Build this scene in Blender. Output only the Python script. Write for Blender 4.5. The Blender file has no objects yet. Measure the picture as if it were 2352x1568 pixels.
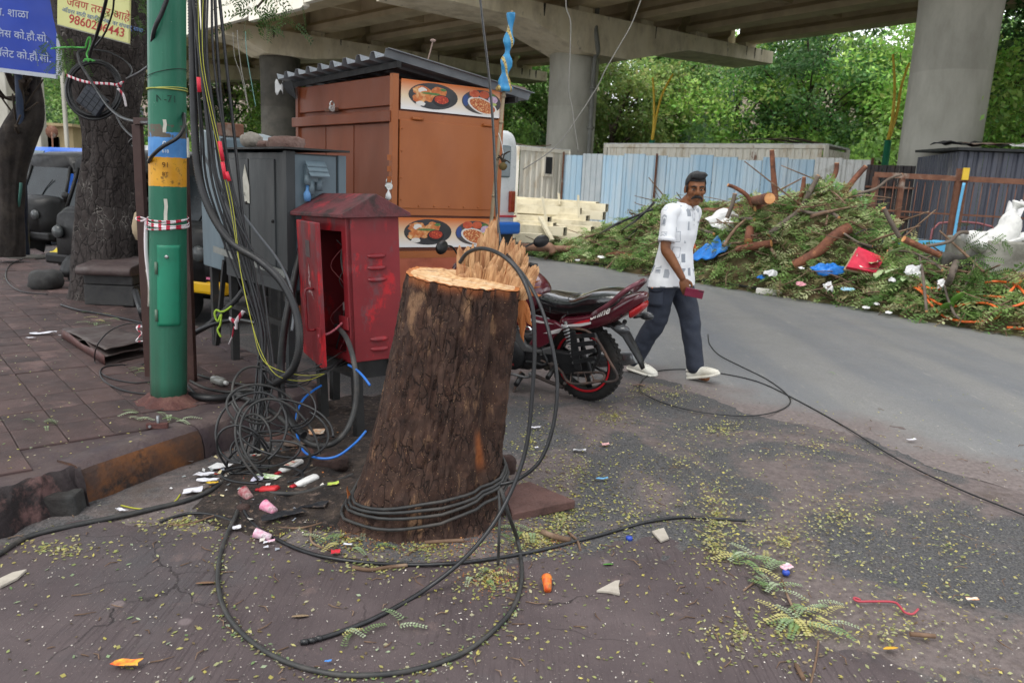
import bpy,bmesh,math,random
import numpy as np
from mathutils import Vector,Matrix,Euler,noise
random.seed(7)
RNG=np.random.default_rng(11)
S=bpy.context.scene
COL=S.collection
PI=math.pi
FPX=1764.0
CAMH=1.55
PITCH=math.atan(358.6/FPX)
ROLL=math.atan(0.045)
_ct,_st,_c,_s=math.cos(PITCH),math.sin(PITCH),math.cos(ROLL),math.sin(ROLL)
_R0,_U0=Vector((1,0,0)),Vector((0,_st,_ct))
FW=Vector((0,_ct,-_st))
CX=_c*_R0+_s*_U0
CY=-_s*_R0+_c*_U0
cam=bpy.data.cameras.new('camera')
cam.lens=27.0
cam.sensor_width=36.0
cam.clip_start=0.05
cam.clip_end=800
cam.dof.use_dof=True
cam.dof.focus_distance=4.2
cam.dof.aperture_fstop=4.5
camo=bpy.data.objects.new('camera',cam)
camo.matrix_world=Matrix(((CX.x,CY.x,-FW.x,0),(CX.y,CY.y,-FW.y,0),(CX.z,CY.z,-FW.z,CAMH),(0,0,0,1)))
COL.objects.link(camo)
S.camera=camo
W=bpy.data.worlds.new('World')
S.world=W
W.use_nodes=True
wn,wl=W.node_tree.nodes,W.node_tree.links
wn.clear()
wo=wn.new('ShaderNodeOutputWorld')
wb=wn.new('ShaderNodeBackground')
sky=wn.new('ShaderNodeTexSky')
sky.sky_type='NISHITA'
sky.sun_disc=False
sky.sun_elevation=math.radians(58)
sky.sun_rotation=math.radians(40)
sky.dust_density=1.0
hs=wn.new('ShaderNodeHueSaturation')
hs.inputs['Saturation'].default_value=0.16
wl.new(sky.outputs['Color'],hs.inputs['Color'])
wl.new(hs.outputs['Color'],wb.inputs['Color'])
wb.inputs['Strength'].default_value=0.15
wl.new(wb.outputs[0],wo.inputs['Surface'])
sun=bpy.data.lights.new('sun','SUN')
sun.energy=1.4
sun.angle=math.radians(35)
sun.color=(1.0,0.965,0.92)
suno=bpy.data.objects.new('sun',sun)
suno.rotation_euler=(math.radians(32),0,math.radians(-40))
suno.location=(6,8,30)
COL.objects.link(suno)
S.view_settings.view_transform='Standard'
S.view_settings.look='None'
S.view_settings.exposure=1.3
S.view_settings.gamma=1.0
S.view_settings.use_curve_mapping=False
S.render.engine='CYCLES'
S.cycles.max_bounces=6
S.cycles.diffuse_bounces=4
S.cycles.transparent_max_bounces=8
def ray(px,py):
 return FW+CX*((px-1176)/FPX)-CY*((py-784)/FPX)
def G(px,py,z=0.0):
 d=ray(px,py)
 t=(z-CAMH)/d.z
 return Vector((d.x*t,d.y*t,z))
def AT(px,py,Y):
 d=ray(px,py)
 t=Y/d.y
 return Vector((d.x*t,Y,CAMH+d.z*t))
def hexc(h):
 if not isinstance(h,str):
  return(h[0],h[1],h[2],1)
 h=h.lstrip('#')
 o=[]
 for i in(0,2,4):
  v=int(h[i:i+2],16)/255
  o.append(v/12.92 if v<=.04045 else((v+.055)/1.055)**2.4)
 return(*o,1)
MATS={}
class NT:
 """small node tree writer"""
 def __init__(s,name):
  s.m=bpy.data.materials.new(name)
  s.m.use_nodes=True
  s.t=s.m.node_tree
  s.t.nodes.clear()
  s.out=s.n('ShaderNodeOutputMaterial')
  s.b=s.n('ShaderNodeBsdfPrincipled')
  s.l(s.b.outputs[0],s.out.inputs[0])
  s.tc=s.n('ShaderNodeTexCoord')
  s.co=s.tc.outputs['Object']
 def n(s,t,**k):
  x=s.t.nodes.new(t)
  for a,b in k.items():
   setattr(x,a,b)
  return x
 def l(s,a,b):
  s.t.links.new(a,b)
 def mapp(s,scale,src=None,rot=(0,0,0)):
  m=s.n('ShaderNodeMapping')
  m.inputs['Scale'].default_value=scale
  m.inputs['Rotation'].default_value=rot
  s.l(src or s.co,m.inputs[0])
  return m.outputs[0]
 def noise(s,sc,det=5,src=None,rough=.55,dist=0):
  x=s.n('ShaderNodeTexNoise')
  x.inputs['Scale'].default_value=sc
  x.inputs['Detail'].default_value=det
  x.inputs['Roughness'].default_value=rough
  x.inputs['Distortion'].default_value=dist
  s.l(src or s.co,x.inputs['Vector'])
  return x.outputs['Fac']
 def vor(s,sc,src=None,feat='F1',rnd=1):
  x=s.n('ShaderNodeTexVoronoi',feature=feat)
  x.inputs['Scale'].default_value=sc
  x.inputs['Randomness'].default_value=rnd
  s.l(src or s.co,x.inputs['Vector'])
  return x.outputs
 def ramp(s,src,stops,interp='LINEAR'):
  r=s.n('ShaderNodeValToRGB')
  e=r.color_ramp
  e.interpolation=interp
  while len(e.elements)<len(stops):
   e.elements.new(.5)
  for el,(p,c)in zip(e.elements,stops):
   el.position=p
   el.color=hexc(c)if not isinstance(c,(int,float))else(c,c,c,1)
  s.l(src,r.inputs[0])
  return r.outputs[0]
 def mix(s,f,a,b,mode='MIX'):
  x=s.n('ShaderNodeMix',data_type='RGBA',blend_type=mode)
  for v,i in((f,0),(a,6),(b,7)):
   if isinstance(v,(int,float)):
    x.inputs[i].default_value=v
   elif isinstance(v,(str,tuple)):
    x.inputs[i].default_value=hexc(v)
   else:
    s.l(v,x.inputs[i])
  return x.outputs[2]
 def math(s,op,a,b=0):
  x=s.n('ShaderNodeMath',operation=op)
  for v,i in((a,0),(b,1)):
   if isinstance(v,(int,float)):
    x.inputs[i].default_value=v
   else:
    s.l(v,x.inputs[i])
  return x.outputs[0]
 def bump(s,h,strength=.4,dist=.01):
  x=s.n('ShaderNodeBump')
  x.inputs['Strength'].default_value=strength
  x.inputs['Distance'].default_value=dist
  s.l(h,x.inputs['Height'])
  s.l(x.outputs[0],s.b.inputs['Normal'])
 def set(s,color=None,rough=None,met=None,spec=None):
  for v,k in((color,'Base Color'),(rough,'Roughness'),(met,'Metallic'),(spec,'Specular IOR Level')):
   if v is None:
    continue
   if isinstance(v,(int,float)):
    s.b.inputs[k].default_value=v
   elif isinstance(v,(str,tuple)):
    s.b.inputs[k].default_value=hexc(v)
   else:
    s.l(v,s.b.inputs[k])
def M(name,c,c2=None,sc=6.,c3=None,sc3=3.,th=.56,w=.08,rough=.65,met=0.,bump=0.,bsc=50.,stretch=(1,1,1),spec=.4,coat=0,rand=0.,c4=None,sc4=9.,th4=.6):
 if name in MATS:
  return MATS[name]
 t=NT(name)
 v=t.mapp(stretch)
 if rand:
  oi=t.n('ShaderNodeObjectInfo')
  add=t.n('ShaderNodeVectorMath',operation='ADD')
  t.l(v,add.inputs[0])
  mu=t.math('MULTIPLY',oi.outputs['Random'],37.0)
  t.l(mu,add.inputs[1])
  v=add.outputs[0]
 col=hexc(c)
 if c2:
  col=t.ramp(t.noise(sc,6,v),[(.32,c),(.68,c2)])
 if c3:
  col=t.mix(t.ramp(t.noise(sc3,8,v,.65),[(th-w,0.),(th+w,1.)]),col,c3)
 if c4:
  col=t.mix(t.ramp(t.noise(sc4,9,v,.7),[(th4-.04,0.),(th4+.04,1.)]),col,c4)
 if rand:
  hsv=t.n('ShaderNodeHueSaturation')
  mm=t.math('MULTIPLY_ADD',oi.outputs['Random'],rand)
  t.t.nodes[-1].inputs[2].default_value=1-rand/2
  t.l(mm,hsv.inputs['Value'])
  if isinstance(col,tuple):
   hsv.inputs['Color'].default_value=col
  else:
   t.l(col,hsv.inputs['Color'])
  col=hsv.outputs[0]
 rr=rough
 if c2 or c3:
  rr=t.ramp(t.noise(sc*2.3,5,v),[(.3,max(.04,rough-.12)),(.7,min(1.,rough+.12))])
 t.set(col,rr,met,spec)
 if coat:
  t.b.inputs['Coat Weight'].default_value=coat
  t.b.inputs['Coat Roughness'].default_value=.12
 if bump:
  t.bump(t.noise(bsc,6,v,.6),bump,.012)
 MATS[name]=t.m
 return t.m
def leaf_mat(name,transl=.35,rough=.5):
 if name in MATS:
  return MATS[name]
 t=NT(name)
 a=t.n('ShaderNodeAttribute',attribute_name='Col')
 t.set(a.outputs['Color'],rough,0,.35)
 tr=t.n('ShaderNodeBsdfTranslucent')
 t.l(a.outputs['Color'],tr.inputs[0])
 mx=t.n('ShaderNodeMixShader')
 mx.inputs[0].default_value=transl
 t.l(t.b.outputs[0],mx.inputs[1])
 t.l(tr.outputs[0],mx.inputs[2])
 t.l(mx.outputs[0],t.out.inputs[0])
 MATS[name]=t.m
 return t.m
def pm(o):
 m=o.matrix_basis.copy()
 while o.parent:
  o=o.parent
  m=o.matrix_basis@m
 return m
def tag(o,label=None,cat=None,group=None,kind=None):
 for k,v in(('label',label),('category',cat),('group',group),('kind',kind)):
  if v:
   o[k]=v
 return o
def T(name,label,cat,loc=(0,0,0),rz=0.,group=None,rot=None):
 o=bpy.data.objects.new(name,None)
 o.empty_display_size=.1
 COL.objects.link(o)
 o.location=loc
 o.rotation_euler=rot or(0,0,rz)
 return tag(o,label,cat,group)
def copy_tree(o,parent=None):
 c=o.copy()
 COL.objects.link(c)
 if parent:
  c.parent=parent
 for ch in[x for x in S.objects if x.parent==o]:
  copy_tree(ch,c)
 return c
def smooth_pts(pts,n=8,closed=False):
 P=[Vector(p)for p in pts]
 if len(P)<3:
  return P
 out=[]
 N=len(P)
 rng=range(N if closed else N-1)
 for i in rng:
  if closed:
   a,b,c,d=P[(i-1)%N],P[i],P[(i+1)%N],P[(i+2)%N]
  else:
   a,b,c,d=P[max(i-1,0)],P[i],P[i+1],P[min(i+2,N-1)]
  for k in range(n):
   t=k/n
   out.append(.5*((2*b)+(c-a)*t+(2*a-5*b+4*c-d)*t*t+(3*b-a-3*c+d)*t**3))
 if not closed:
  out.append(P[-1])
 return out
class MB:
 def __init__(s):
  s.v,s.f,s.mi,s.sm=[],[],[],[]
 def add(s,vs,fs,smooth=False,mi=0):
  o=len(s.v)
  s.v+=[Vector(x)for x in vs]
  for f in fs:
   s.f.append([o+i for i in f])
   s.mi.append(mi)
   s.sm.append(smooth)
  return s
 def hexa(s,p,mi=0):
  return s.add(p,[(0,3,2,1),(4,5,6,7),(0,1,5,4),(1,2,6,5),(2,3,7,6),(3,0,4,7)],False,mi)
 def box(s,c,d,rz=0.,mat=None,mi=0):
  m=Matrix.Translation(Vector(c))@(mat if mat else Matrix.Rotation(rz,4,'Z'))
  x,y,z=d[0]/2,d[1]/2,d[2]/2
  return s.hexa([m@Vector(q)for q in((-x,-y,-z),(x,-y,-z),(x,y,-z),(-x,y,-z),(-x,-y,z),(x,-y,z),(x,y,z),(-x,y,z))],mi)
 def bar(s,a,b,w,h,up=(0,0,1),mi=0):
  """square bar from a to b"""
  a,b=Vector(a),Vector(b)
  d=(b-a).normalized()
  u=Vector(up)
  if abs(d.dot(u))>.98:
   u=Vector((1,0,0))
  x=d.cross(u).normalized()*w/2
  y=x.cross(d).normalized()*h/2
  return s.hexa([a-x-y,a+x-y,a+x+y,a-x+y,b-x-y,b+x-y,b+x+y,b-x+y][:8]if False else[a-x-y,a+x-y,b+x-y,b-x-y,a-x+y,a+x+y,b+x+y,b-x+y],mi)
 def tube(s,pts,r,n=8,closed=False,caps=True,mi=0,smooth=True,sq=1.):
  P=[Vector(p)for p in pts]
  N=len(P)
  R=r if isinstance(r,(list,tuple))else[r]*N
  tang=[]
  for i in range(N):
   a=P[(i-1)%N]if(closed or i>0)else P[i]
   b=P[(i+1)%N]if(closed or i<N-1)else P[i]
   d=b-a
   tang.append(d.normalized()if d.length>1e-9 else Vector((0,0,1)))
  u=tang[0].orthogonal().normalized()
  vs=[]
  for i in range(N):
   t=tang[i]
   u=u-t*u.dot(t)
   u=u.normalized()if u.length>1e-6 else t.orthogonal().normalized()
   w=t.cross(u)
   for k in range(n):
    a=2*PI*k/n
    vs.append(P[i]+(u*math.cos(a)+w*math.sin(a)*sq)*R[i])
  fs=[]
  M_=N if closed else N-1
  for i in range(M_):
   j=(i+1)%N
   for k in range(n):
    l=(k+1)%n
    fs.append((i*n+k,i*n+l,j*n+l,j*n+k))
  s.add(vs,fs,smooth,mi)
  if caps and not closed:
   o=len(s.v)-len(vs)
   s.f.append([o+k for k in range(n)][::-1]);s.mi.append(mi);s.sm.append(False)
   s.f.append([o+(N-1)*n+k for k in range(n)]);s.mi.append(mi);s.sm.append(False)
  return s
 def cable(s,pts,r,n=7,sub=6,closed=False,mi=0,sq=1.):
  return s.tube(smooth_pts(pts,sub,closed),r,n,closed,True,mi,True,sq)
 def rod(s,a,b,r,n=10,r2=None,mi=0):
  return s.tube([a,b],[r,r if r2 is None else r2],n,False,True,mi)
 def lathe(s,prof,n=20,mat=None,mi=0,smooth=True,cap=True):
  m=mat or Matrix.Identity(4)
  vs,fs=[],[]
  for r,z in prof:
   for k in range(n):
    a=2*PI*k/n
    vs.append(m@Vector((r*math.cos(a),r*math.sin(a),z)))
  for i in range(len(prof)-1):
   for k in range(n):
    l=(k+1)%n
    fs.append((i*n+k,i*n+l,(i+1)*n+l,(i+1)*n+k))
  if cap and prof[0][0]>1e-5:
   fs.append(tuple(range(n))[::-1])
  if cap and prof[-1][0]>1e-5:
   fs.append(tuple((len(prof)-1)*n+k for k in range(n)))
  return s.add(vs,fs,smooth,mi)
 def loft(s,rings,caps=True,mi=0,smooth=True,closed=True):
  n=len(rings[0])
  vs=[p for r in rings for p in r]
  fs=[]
  for i in range(len(rings)-1):
   for k in range(n if closed else n-1):
    l=(k+1)%n
    fs.append((i*n+k,i*n+l,(i+1)*n+l,(i+1)*n+k))
  if caps and closed:
   fs.append(tuple(range(n))[::-1])
   fs.append(tuple((len(rings)-1)*n+k for k in range(n)))
  return s.add(vs,fs,smooth,mi)
 def ell(s,c,r,mat=None,nu=14,nv=8,mi=0,jit=0.,seed=0.):
  c=Vector(c)
  m=mat.to_3x3()if mat else Matrix.Identity(3)
  prof,fs=[],[]
  vs=[]
  for i in range(nv+1):
   th=PI*i/nv
   for k in range(nu):
    a=2*PI*k/nu
    p=Vector((math.sin(th)*math.cos(a),math.sin(th)*math.sin(a),math.cos(th)))
    q=1+(jit*noise.noise(p*1.7+Vector((seed,seed*.7,0)))if jit else 0)
    vs.append(c+m@Vector((p.x*r[0]*q,p.y*r[1]*q,p.z*r[2]*q)))
  for i in range(nv):
   for k in range(nu):
    l=(k+1)%nu
    fs.append((i*nu+k,(i+1)*nu+k,(i+1)*nu+l,i*nu+l))
  return s.add(vs,fs,True,mi)
 def grid(s,fn,nu,nv,smooth=True,mi=0):
  vs=[fn(i/nu,j/nv)for j in range(nv+1)for i in range(nu+1)]
  fs=[(j*(nu+1)+i,j*(nu+1)+i+1,(j+1)*(nu+1)+i+1,(j+1)*(nu+1)+i)for j in range(nv)for i in range(nu)]
  return s.add(vs,fs,smooth,mi)
 def poly(s,pts,mi=0):
  return s.add(pts,[tuple(range(len(pts)))],False,mi)
 def prism(s,pts,ext,mi=0):
  """polygon pts pushed along vector ext"""
  n=len(pts)
  e=Vector(ext)
  P=[Vector(p)for p in pts]
  return s.add(P+[p+e for p in P],[tuple(range(n))[::-1],tuple(range(n,2*n))]+[(i,(i+1)%n,n+(i+1)%n,n+i)for i in range(n)],False,mi)
 def build(s,name,mat,parent=None,local=False,bevel=0.,label=None,cat=None,group=None,kind=None,solid=0.,sub=0):
  vs=s.v
  loc=Vector((0,0,0))
  if parent is not None and not local:
   inv=pm(parent).inverted()
   vs=[inv@v for v in vs]
  elif parent is None and not local:
   xs=[v.x for v in vs];ys=[v.y for v in vs]
   loc=Vector(((min(xs)+max(xs))/2,(min(ys)+max(ys))/2,min(v.z for v in vs)))
   vs=[v-loc for v in vs]
  me=bpy.data.meshes.new(name)
  me.from_pydata([tuple(v)for v in vs],[],s.f)
  for m in(mat if isinstance(mat,(list,tuple))else[mat]):
   me.materials.append(m)
  me.polygons.foreach_set('material_index',s.mi)
  me.polygons.foreach_set('use_smooth',s.sm)
  me.update()
  bm=bmesh.new()
  bm.from_mesh(me)
  bmesh.ops.recalc_face_normals(bm,faces=bm.faces)
  bm.to_mesh(me)
  bm.free()
  o=bpy.data.objects.new(name,me)
  COL.objects.link(o)
  o.location=loc
  if parent is not None:
   o.parent=parent
  if solid:
   md=o.modifiers.new('solid','SOLIDIFY');md.thickness=solid;md.offset=0
  if bevel:
   md=o.modifiers.new('bevel','BEVEL');md.width=bevel;md.segments=2;md.limit_method='ANGLE';md.angle_limit=.6
  if sub:
   md=o.modifiers.new('subsurf','SUBSURF');md.levels=sub;md.render_levels=sub
  return tag(o,label,cat,group,kind)
def np_leaves(name,P,A,B,cols,mat,parent=None,fold=0.0,local=False,kind=None,label=None,cat=None,shape='rhomb'):
 """many small leaves: base P, axis A (full length), side B (half width), own colours"""
 P=np.asarray(P,float);A=np.asarray(A,float);B=np.asarray(B,float);cols=np.asarray(cols,float)
 n=len(P)
 N=np.cross(A,B)
 N/=(np.linalg.norm(N,axis=1,keepdims=True)+1e-9)
 lift=N*np.linalg.norm(B,axis=1,keepdims=True)*fold
 V=np.stack([P,P+A*.45+B+lift,P+A,P+A*.45-B+lift],1).reshape(-1,3)
 if parent is not None and not local:
  inv=np.array(pm(parent).inverted())
  V=V@inv[:3,:3].T+inv[:3,3]
 me=bpy.data.meshes.new(name)
 me.vertices.add(4*n)
 me.vertices.foreach_set('co',V.astype(np.float32).ravel())
 idx=np.arange(4*n).reshape(n,4)
 tri=np.concatenate([idx[:,[0,1,2]],idx[:,[0,2,3]]],1).reshape(-1,3)
 me.loops.add(tri.size)
 me.loops.foreach_set('vertex_index',tri.ravel().astype(np.int32))
 me.polygons.add(len(tri))
 me.polygons.foreach_set('loop_start',np.arange(0,tri.size,3,dtype=np.int32))
 me.polygons.foreach_set('loop_total',np.full(len(tri),3,dtype=np.int32))
 me.materials.append(mat)
 ca=me.color_attributes.new('Col','FLOAT_COLOR','POINT')
 c4=np.ones((n,4,4));c4[:,:,:3]=cols[:,None,:]
 ca.data.foreach_set('color',c4.astype(np.float32).ravel())
 me.update(calc_edges=True)
 me.validate()
 o=bpy.data.objects.new(name,me)
 COL.objects.link(o)
 if parent is not None:
  o.parent=parent
 return tag(o,label,cat,None,kind)
def rand_dirs(n):
 d=RNG.normal(size=(n,3))
 return d/np.linalg.norm(d,axis=1,keepdims=True)
def perp(A):
 r=rand_dirs(len(A))
 b=np.cross(A,r)
 return b/(np.linalg.norm(b,axis=1,keepdims=True)+1e-9)
def lin(h):
 return np.array(hexc(h)[:3])
TMP=bpy.data.scenes.new('workbench')
def eval_mesh(o):
 """mesh of o with its modifiers, worked out in a small side scene"""
 TMP.collection.objects.link(o)
 vl=TMP.view_layers[0]
 vl.update()
 dg=vl.depsgraph
 dg.update()
 return bpy.data.meshes.new_from_object(o.evaluated_get(dg))
def text_mesh(txt,size,mat,parent,origin,xdir,ydir,name='lettering',shear=0.,align='LEFT',ext=.0006,bold=0.):
 cu=bpy.data.curves.new('t','FONT')
 cu.body=txt
 cu.size=size
 cu.align_x=align
 cu.shear=shear
 cu.extrude=ext
 cu.offset=bold
 to=bpy.data.objects.new('t',cu)
 me=eval_mesh(to)
 bpy.data.objects.remove(to)
 x=Vector(xdir).normalized();y=Vector(ydir).normalized();z=x.cross(y)
 m=Matrix.Translation(Vector(origin))@Matrix(((x.x,y.x,z.x,0),(x.y,y.y,z.y,0),(x.z,y.z,z.z,0),(0,0,0,1)))
 me.transform(m)
 me.materials.clear()
 me.materials.append(mat)
 o=bpy.data.objects.new(name,me)
 COL.objects.link(o)
 o.parent=parent
 return o
# ================================================================ ground, road, concrete, sidewalk
DR=Vector((0.558,-0.83,0)).normalized()
DN=Vector((0.83,0.558,0)).normalized()
def fbm(x,y,sc,seed=0.):
 return noise.fractal(Vector((x*sc+seed,y*sc-seed,seed*.37)),1.0,2.0,4)
def gz(x,y):
 """height of the dirt"""
 k=max(0.,min(1.,(11-math.hypot(x,y))/4))
 h=(.012*fbm(x,y,1.3,3.)+.006*fbm(x,y,6.,9.))*k-.008
 d=math.hypot((x+.95)/.55,(y-3.75)/.55)
 h+=.05*math.exp(-d*d)*(1+.6*fbm(x,y,5.,2.))
 d=math.hypot((x+.36)/.5,(y-3.35)/.42)
 h+=.035*math.exp(-d*d)
 return h
def inpoly(x,y,P):
 c=False
 n=len(P)
 j=n-1
 for i in range(n):
  if(P[i][1]>y)!=(P[j][1]>y)and x<(P[j][0]-P[i][0])*(y-P[i][1])/(P[j][1]-P[i][1])+P[i][0]:
   c=not c
  j=i
 return c
def sdist(x,y,P):
 """distance to the outline of P, positive inside"""
 m=1e9
 n=len(P)
 for i in range(n):
  ax,ay=P[i][0],P[i][1]
  bx,by=P[(i+1)%n][0],P[(i+1)%n][1]
  dx,dy=bx-ax,by-ay
  t=max(0,min(1,((x-ax)*dx+(y-ay)*dy)/(dx*dx+dy*dy+1e-9)))
  m=min(m,math.hypot(x-ax-t*dx,y-ay-t*dy))
 return m if inpoly(x,y,P)else-m
t=NT('dirt and worn asphalt')
base=t.ramp(t.noise(90,4),[(.3,'#303031'),(.5,'#48484a'),(.72,'#656465')])
base=t.mix(t.ramp(t.vor(85)[0],[(.0,1.),(.42,0.)]),base,'#66645f')
base=t.mix(t.ramp(t.vor(26)[0],[(.10,.8),(.22,0.)]),base,'#55534f')
brown=t.ramp(t.noise(30,7),[(.3,'#594f4e'),(.7,'#766b68')])
msk=t.ramp(t.noise(1.15,11,t.mapp((1,1.0,1)),.66,.7),[(.46,0.),(.55,.85)])
base=t.mix(msk,base,brown)
base=t.mix(t.ramp(t.noise(2.4,8,None,.7),[(.56,0.),(.68,.8)]),base,'#544a45')
base=t.mix(t.ramp(t.noise(220,2),[(.66,0.),(.72,.6)]),base,'#a09a92')
t.set(base,.85,0,.3)
t.bump(t.math('ADD',t.noise(110,5),t.noise(14,5)),.5,.01)
MAT_GROUND=t.m
t=NT('stained brown concrete')
c=t.ramp(t.noise(2.2,8,None,.6),[(.3,'#453c3e'),(.55,'#524849'),(.75,'#5e5354')])
c=t.mix(t.ramp(t.noise(.9,6,None,.6),[(.52,0.),(.68,.7)]),c,'#434447')
c=t.mix(t.ramp(t.noise(5,8,None,.7),[(.60,0.),(.70,.45)]),c,'#7a6660')
lines=t.ramp(t.noise(16,4,t.mapp((6,.25,1),None,(0,0,.72)),.5),[(.40,.55),(.47,0.)])
c=t.mix(t.math('MULTIPLY',lines,t.ramp(t.noise(1.4,3),[(.45,0.),(.6,1.)])),c,'#3a3133')
cr=t.vor(1.9,t.mapp((1,1,1),None),'DISTANCE_TO_EDGE')
wob=t.n('ShaderNodeVectorMath',operation='ADD')
nz=t.n('ShaderNodeTexNoise');nz.inputs['Scale'].default_value=5;nz.inputs['Detail'].default_value=8
t.l(t.co,nz.inputs['Vector'])
sc_=t.n('ShaderNodeVectorMath',operation='SCALE');sc_.inputs[3].default_value=.22
t.l(nz.outputs['Color'],sc_.inputs[0]);t.l(t.co,wob.inputs[0]);t.l(sc_.outputs[0],wob.inputs[1])
t.l(wob.outputs[0],cr[0].node.inputs['Vector'])
crk=t.math('MULTIPLY',t.ramp(cr[0],[(.0,1.),(.012,0.)]),t.ramp(t.noise(1.1,3),[(.5,0.),(.6,1.)]))
c=t.mix(crk,c,'#1d1819')
c=t.mix(t.ramp(t.noise(160,2),[(.70,0.),(.74,.8)]),c,'#a3958c')
c=t.mix(t.ramp(t.vor(3.1)[0],[(.055,.45),(.09,0.)]),c,'#86797a')
t.set(c,t.ramp(t.noise(3,5),[(.3,.55),(.7,.85)]),0,.35)
t.bump(t.math('SUBTRACT',t.math('ADD',t.math('MULTIPLY',t.noise(60,6),.5),t.noise(260,2)),t.math('ADD',t.math('MULTIPLY',crk,2.),lines)),.3,.006)
MAT_CONC=t.m
t=NT('grey asphalt')
a=t.n('ShaderNodeAttribute',attribute_name='Col')
sep=t.n('ShaderNodeSeparateColor');t.l(a.outputs['Color'],sep.inputs[0])
c=t.ramp(t.noise(60,5),[(.3,'#6e6e6d'),(.7,'#828281')])
st=t.noise(.55,5,t.mapp((2.2,.22,1),None,(0,0,-.592)),.55)
c=t.mix(t.ramp(st,[(.42,0.),(.66,.75)]),c,'#63676d')
c=t.mix(t.ramp(t.noise(7,6,t.mapp((2.5,.4,1),None,(0,0,-.592)),.7),[(.60,0.),(.72,.5)]),c,'#a8a39a')
c=t.mix(t.ramp(t.noise(150,3),[(.62,0.),(.7,.5)]),c,'#b0aeaa')
dd=t.math('ADD',sep.outputs[0],t.math('MULTIPLY_ADD',t.noise(1.6,8,None,.65),.55))
t.t.nodes[-1].inputs[2].default_value=-.28
dd=t.math('ADD',sep.outputs[0],t.math('MULTIPLY',t.math('SUBTRACT',t.noise(1.6,8,None,.65),.5),.9))
c=t.mix(t.ramp(dd,[(.10,1.),(.42,0.)]),c,t.ramp(t.noise(40,6),[(.3,'#5e5654'),(.7,'#7c7270')]))
t.set(c,t.ramp(t.noise(2,4),[(.3,.5),(.7,.72)]),0,.4)
t.bump(t.noise(180,4),.35,.006)
MAT_ROAD=t.m
xs=sorted(set([round(v,3)for v in np.concatenate([np.linspace(-400,-12,14),np.linspace(-12,-2.6,24),np.arange(-2.6,4.6,.05),np.linspace(4.6,16,26),np.linspace(16,400,14)])]))
ys=sorted(set([round(v,3)for v in np.concatenate([np.linspace(-60,1.2,8),np.arange(1.2,8.5,.05),np.linspace(8.5,30,40),np.linspace(30,600,16)])]))
mb=MB()
mb.v=[Vector((x,y,gz(x,y)))for y in ys for x in xs]
nx=len(xs)
mb.f=[[j*nx+i,j*nx+i+1,(j+1)*nx+i+1,(j+1)*nx+i]for j in range(len(ys)-1)for i in range(nx-1)]
mb.mi=[0]*len(mb.f);mb.sm=[True]*len(mb.f)
ground=mb.build('ground',MAT_GROUND,None,True,kind='structure')
AP=[G(*p)for p in((-500,1420),(0,1266),(200,1217),(350,1196),(480,1196),(570,1222),(700,1268),(860,1293),(1000,1302),(1130,1294),(1230,1274),(1350,1247),(1430,1234),(1510,1252),(1570,1285),(1650,1302),(1760,1337),(1850,1400),(1930,1480),(2060,1560),(2300,1720),(2600,2400),(1176,2900),(-1200,2600))]
def apz(x,y):
 s_=sdist(x,y,AP)+.14*fbm(x,y,3.,5.)+.06*fbm(x,y,11.,1.)
 return max(-.035,min(.010,s_*.12))+.004*fbm(x,y,1.5,8.)
X0,X1,Y0,Y1,ST=-2.6,3.2,1.1,3.55,.033
nx=int((X1-X0)/ST)+1;ny=int((Y1-Y0)/ST)+1
zz=[[apz(X0+i*ST,Y0+j*ST)for i in range(nx)]for j in range(ny)]
mb=MB()
mb.v=[Vector((X0+i*ST,Y0+j*ST,zz[j][i]))for j in range(ny)for i in range(nx)]
for j in range(ny-1):
 for i in range(nx-1):
  if max(zz[j][i],zz[j][i+1],zz[j+1][i],zz[j+1][i+1])>-.028:
   mb.f.append([j*nx+i,j*nx+i+1,(j+1)*nx+i+1,(j+1)*nx+i])
mb.mi=[0]*len(mb.f);mb.sm=[True]*len(mb.f)
mb.build('concrete_apron',MAT_CONC,None,True,kind='structure')
def surf(x,y):
 z=gz(x,y)
 if X0<x<X1 and Y0<y<Y1:
  z=max(z,apz(x,y))
 return z
near=[G(*p)for p in((2900,1330),(2600,1228),(2352,1131),(2264,1101),(2180,1080),(2089,1051),(2014,1026),(1924,996),(1846,974),(1764,957),(1676,939),(1606,912),(1500,880),(1416,852))]
p0=near[-1]
for k in(.6,1.5,3,6,12,25,60,160):
 near.append(p0-DR*k+DN*(.12*math.sin(k*2.1)))
p1=near[0]
near=[p1+DR*12,p1+DR*4]+near
near=smooth_pts(near,5)
far0,fd=Vector((.44,17.22,0)),Vector((.591,-.806,0))
fn_=Vector((.806,.591,0))
rows=[]
for p in near:
 w=max(1.0,(far0+fn_*1.3-p).dot(fn_))
 rows.append([p+fn_*w*q for q in(0,.03,.06,.1,.15,.22,.32,.45,.6,.8,1)])
mb=MB()
nc=11
dist=[]
for r_ in rows:
 for q,p in enumerate(r_):
  mb.v.append(Vector((p.x,p.y,.005 if q else-.012)))
  dist.append((p-r_[0]).length)
mb.f=[[i*nc+k,i*nc+k+1,(i+1)*nc+k+1,(i+1)*nc+k]for i in range(len(rows)-1)for k in range(nc-1)]
mb.mi=[0]*len(mb.f);mb.sm=[True]*len(mb.f)
road=mb.build('road',MAT_ROAD,None,True,kind='structure')
ca=road.data.color_attributes.new('Col','FLOAT_COLOR','POINT')
for i,d in enumerate(dist):
 v=min(1.,d/1.5)
 ca.data[i].color=(v,v,v,1)
SZ=.17
KC,KL=Vector((-1.31,4.95,0)),G(178,1070,SZ)
KL.z=0
KD=(KL-KC).normalized()
ED=Vector((.655,-.755,0)).normalized()
EN=Vector((-.755,-.655,0))
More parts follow.
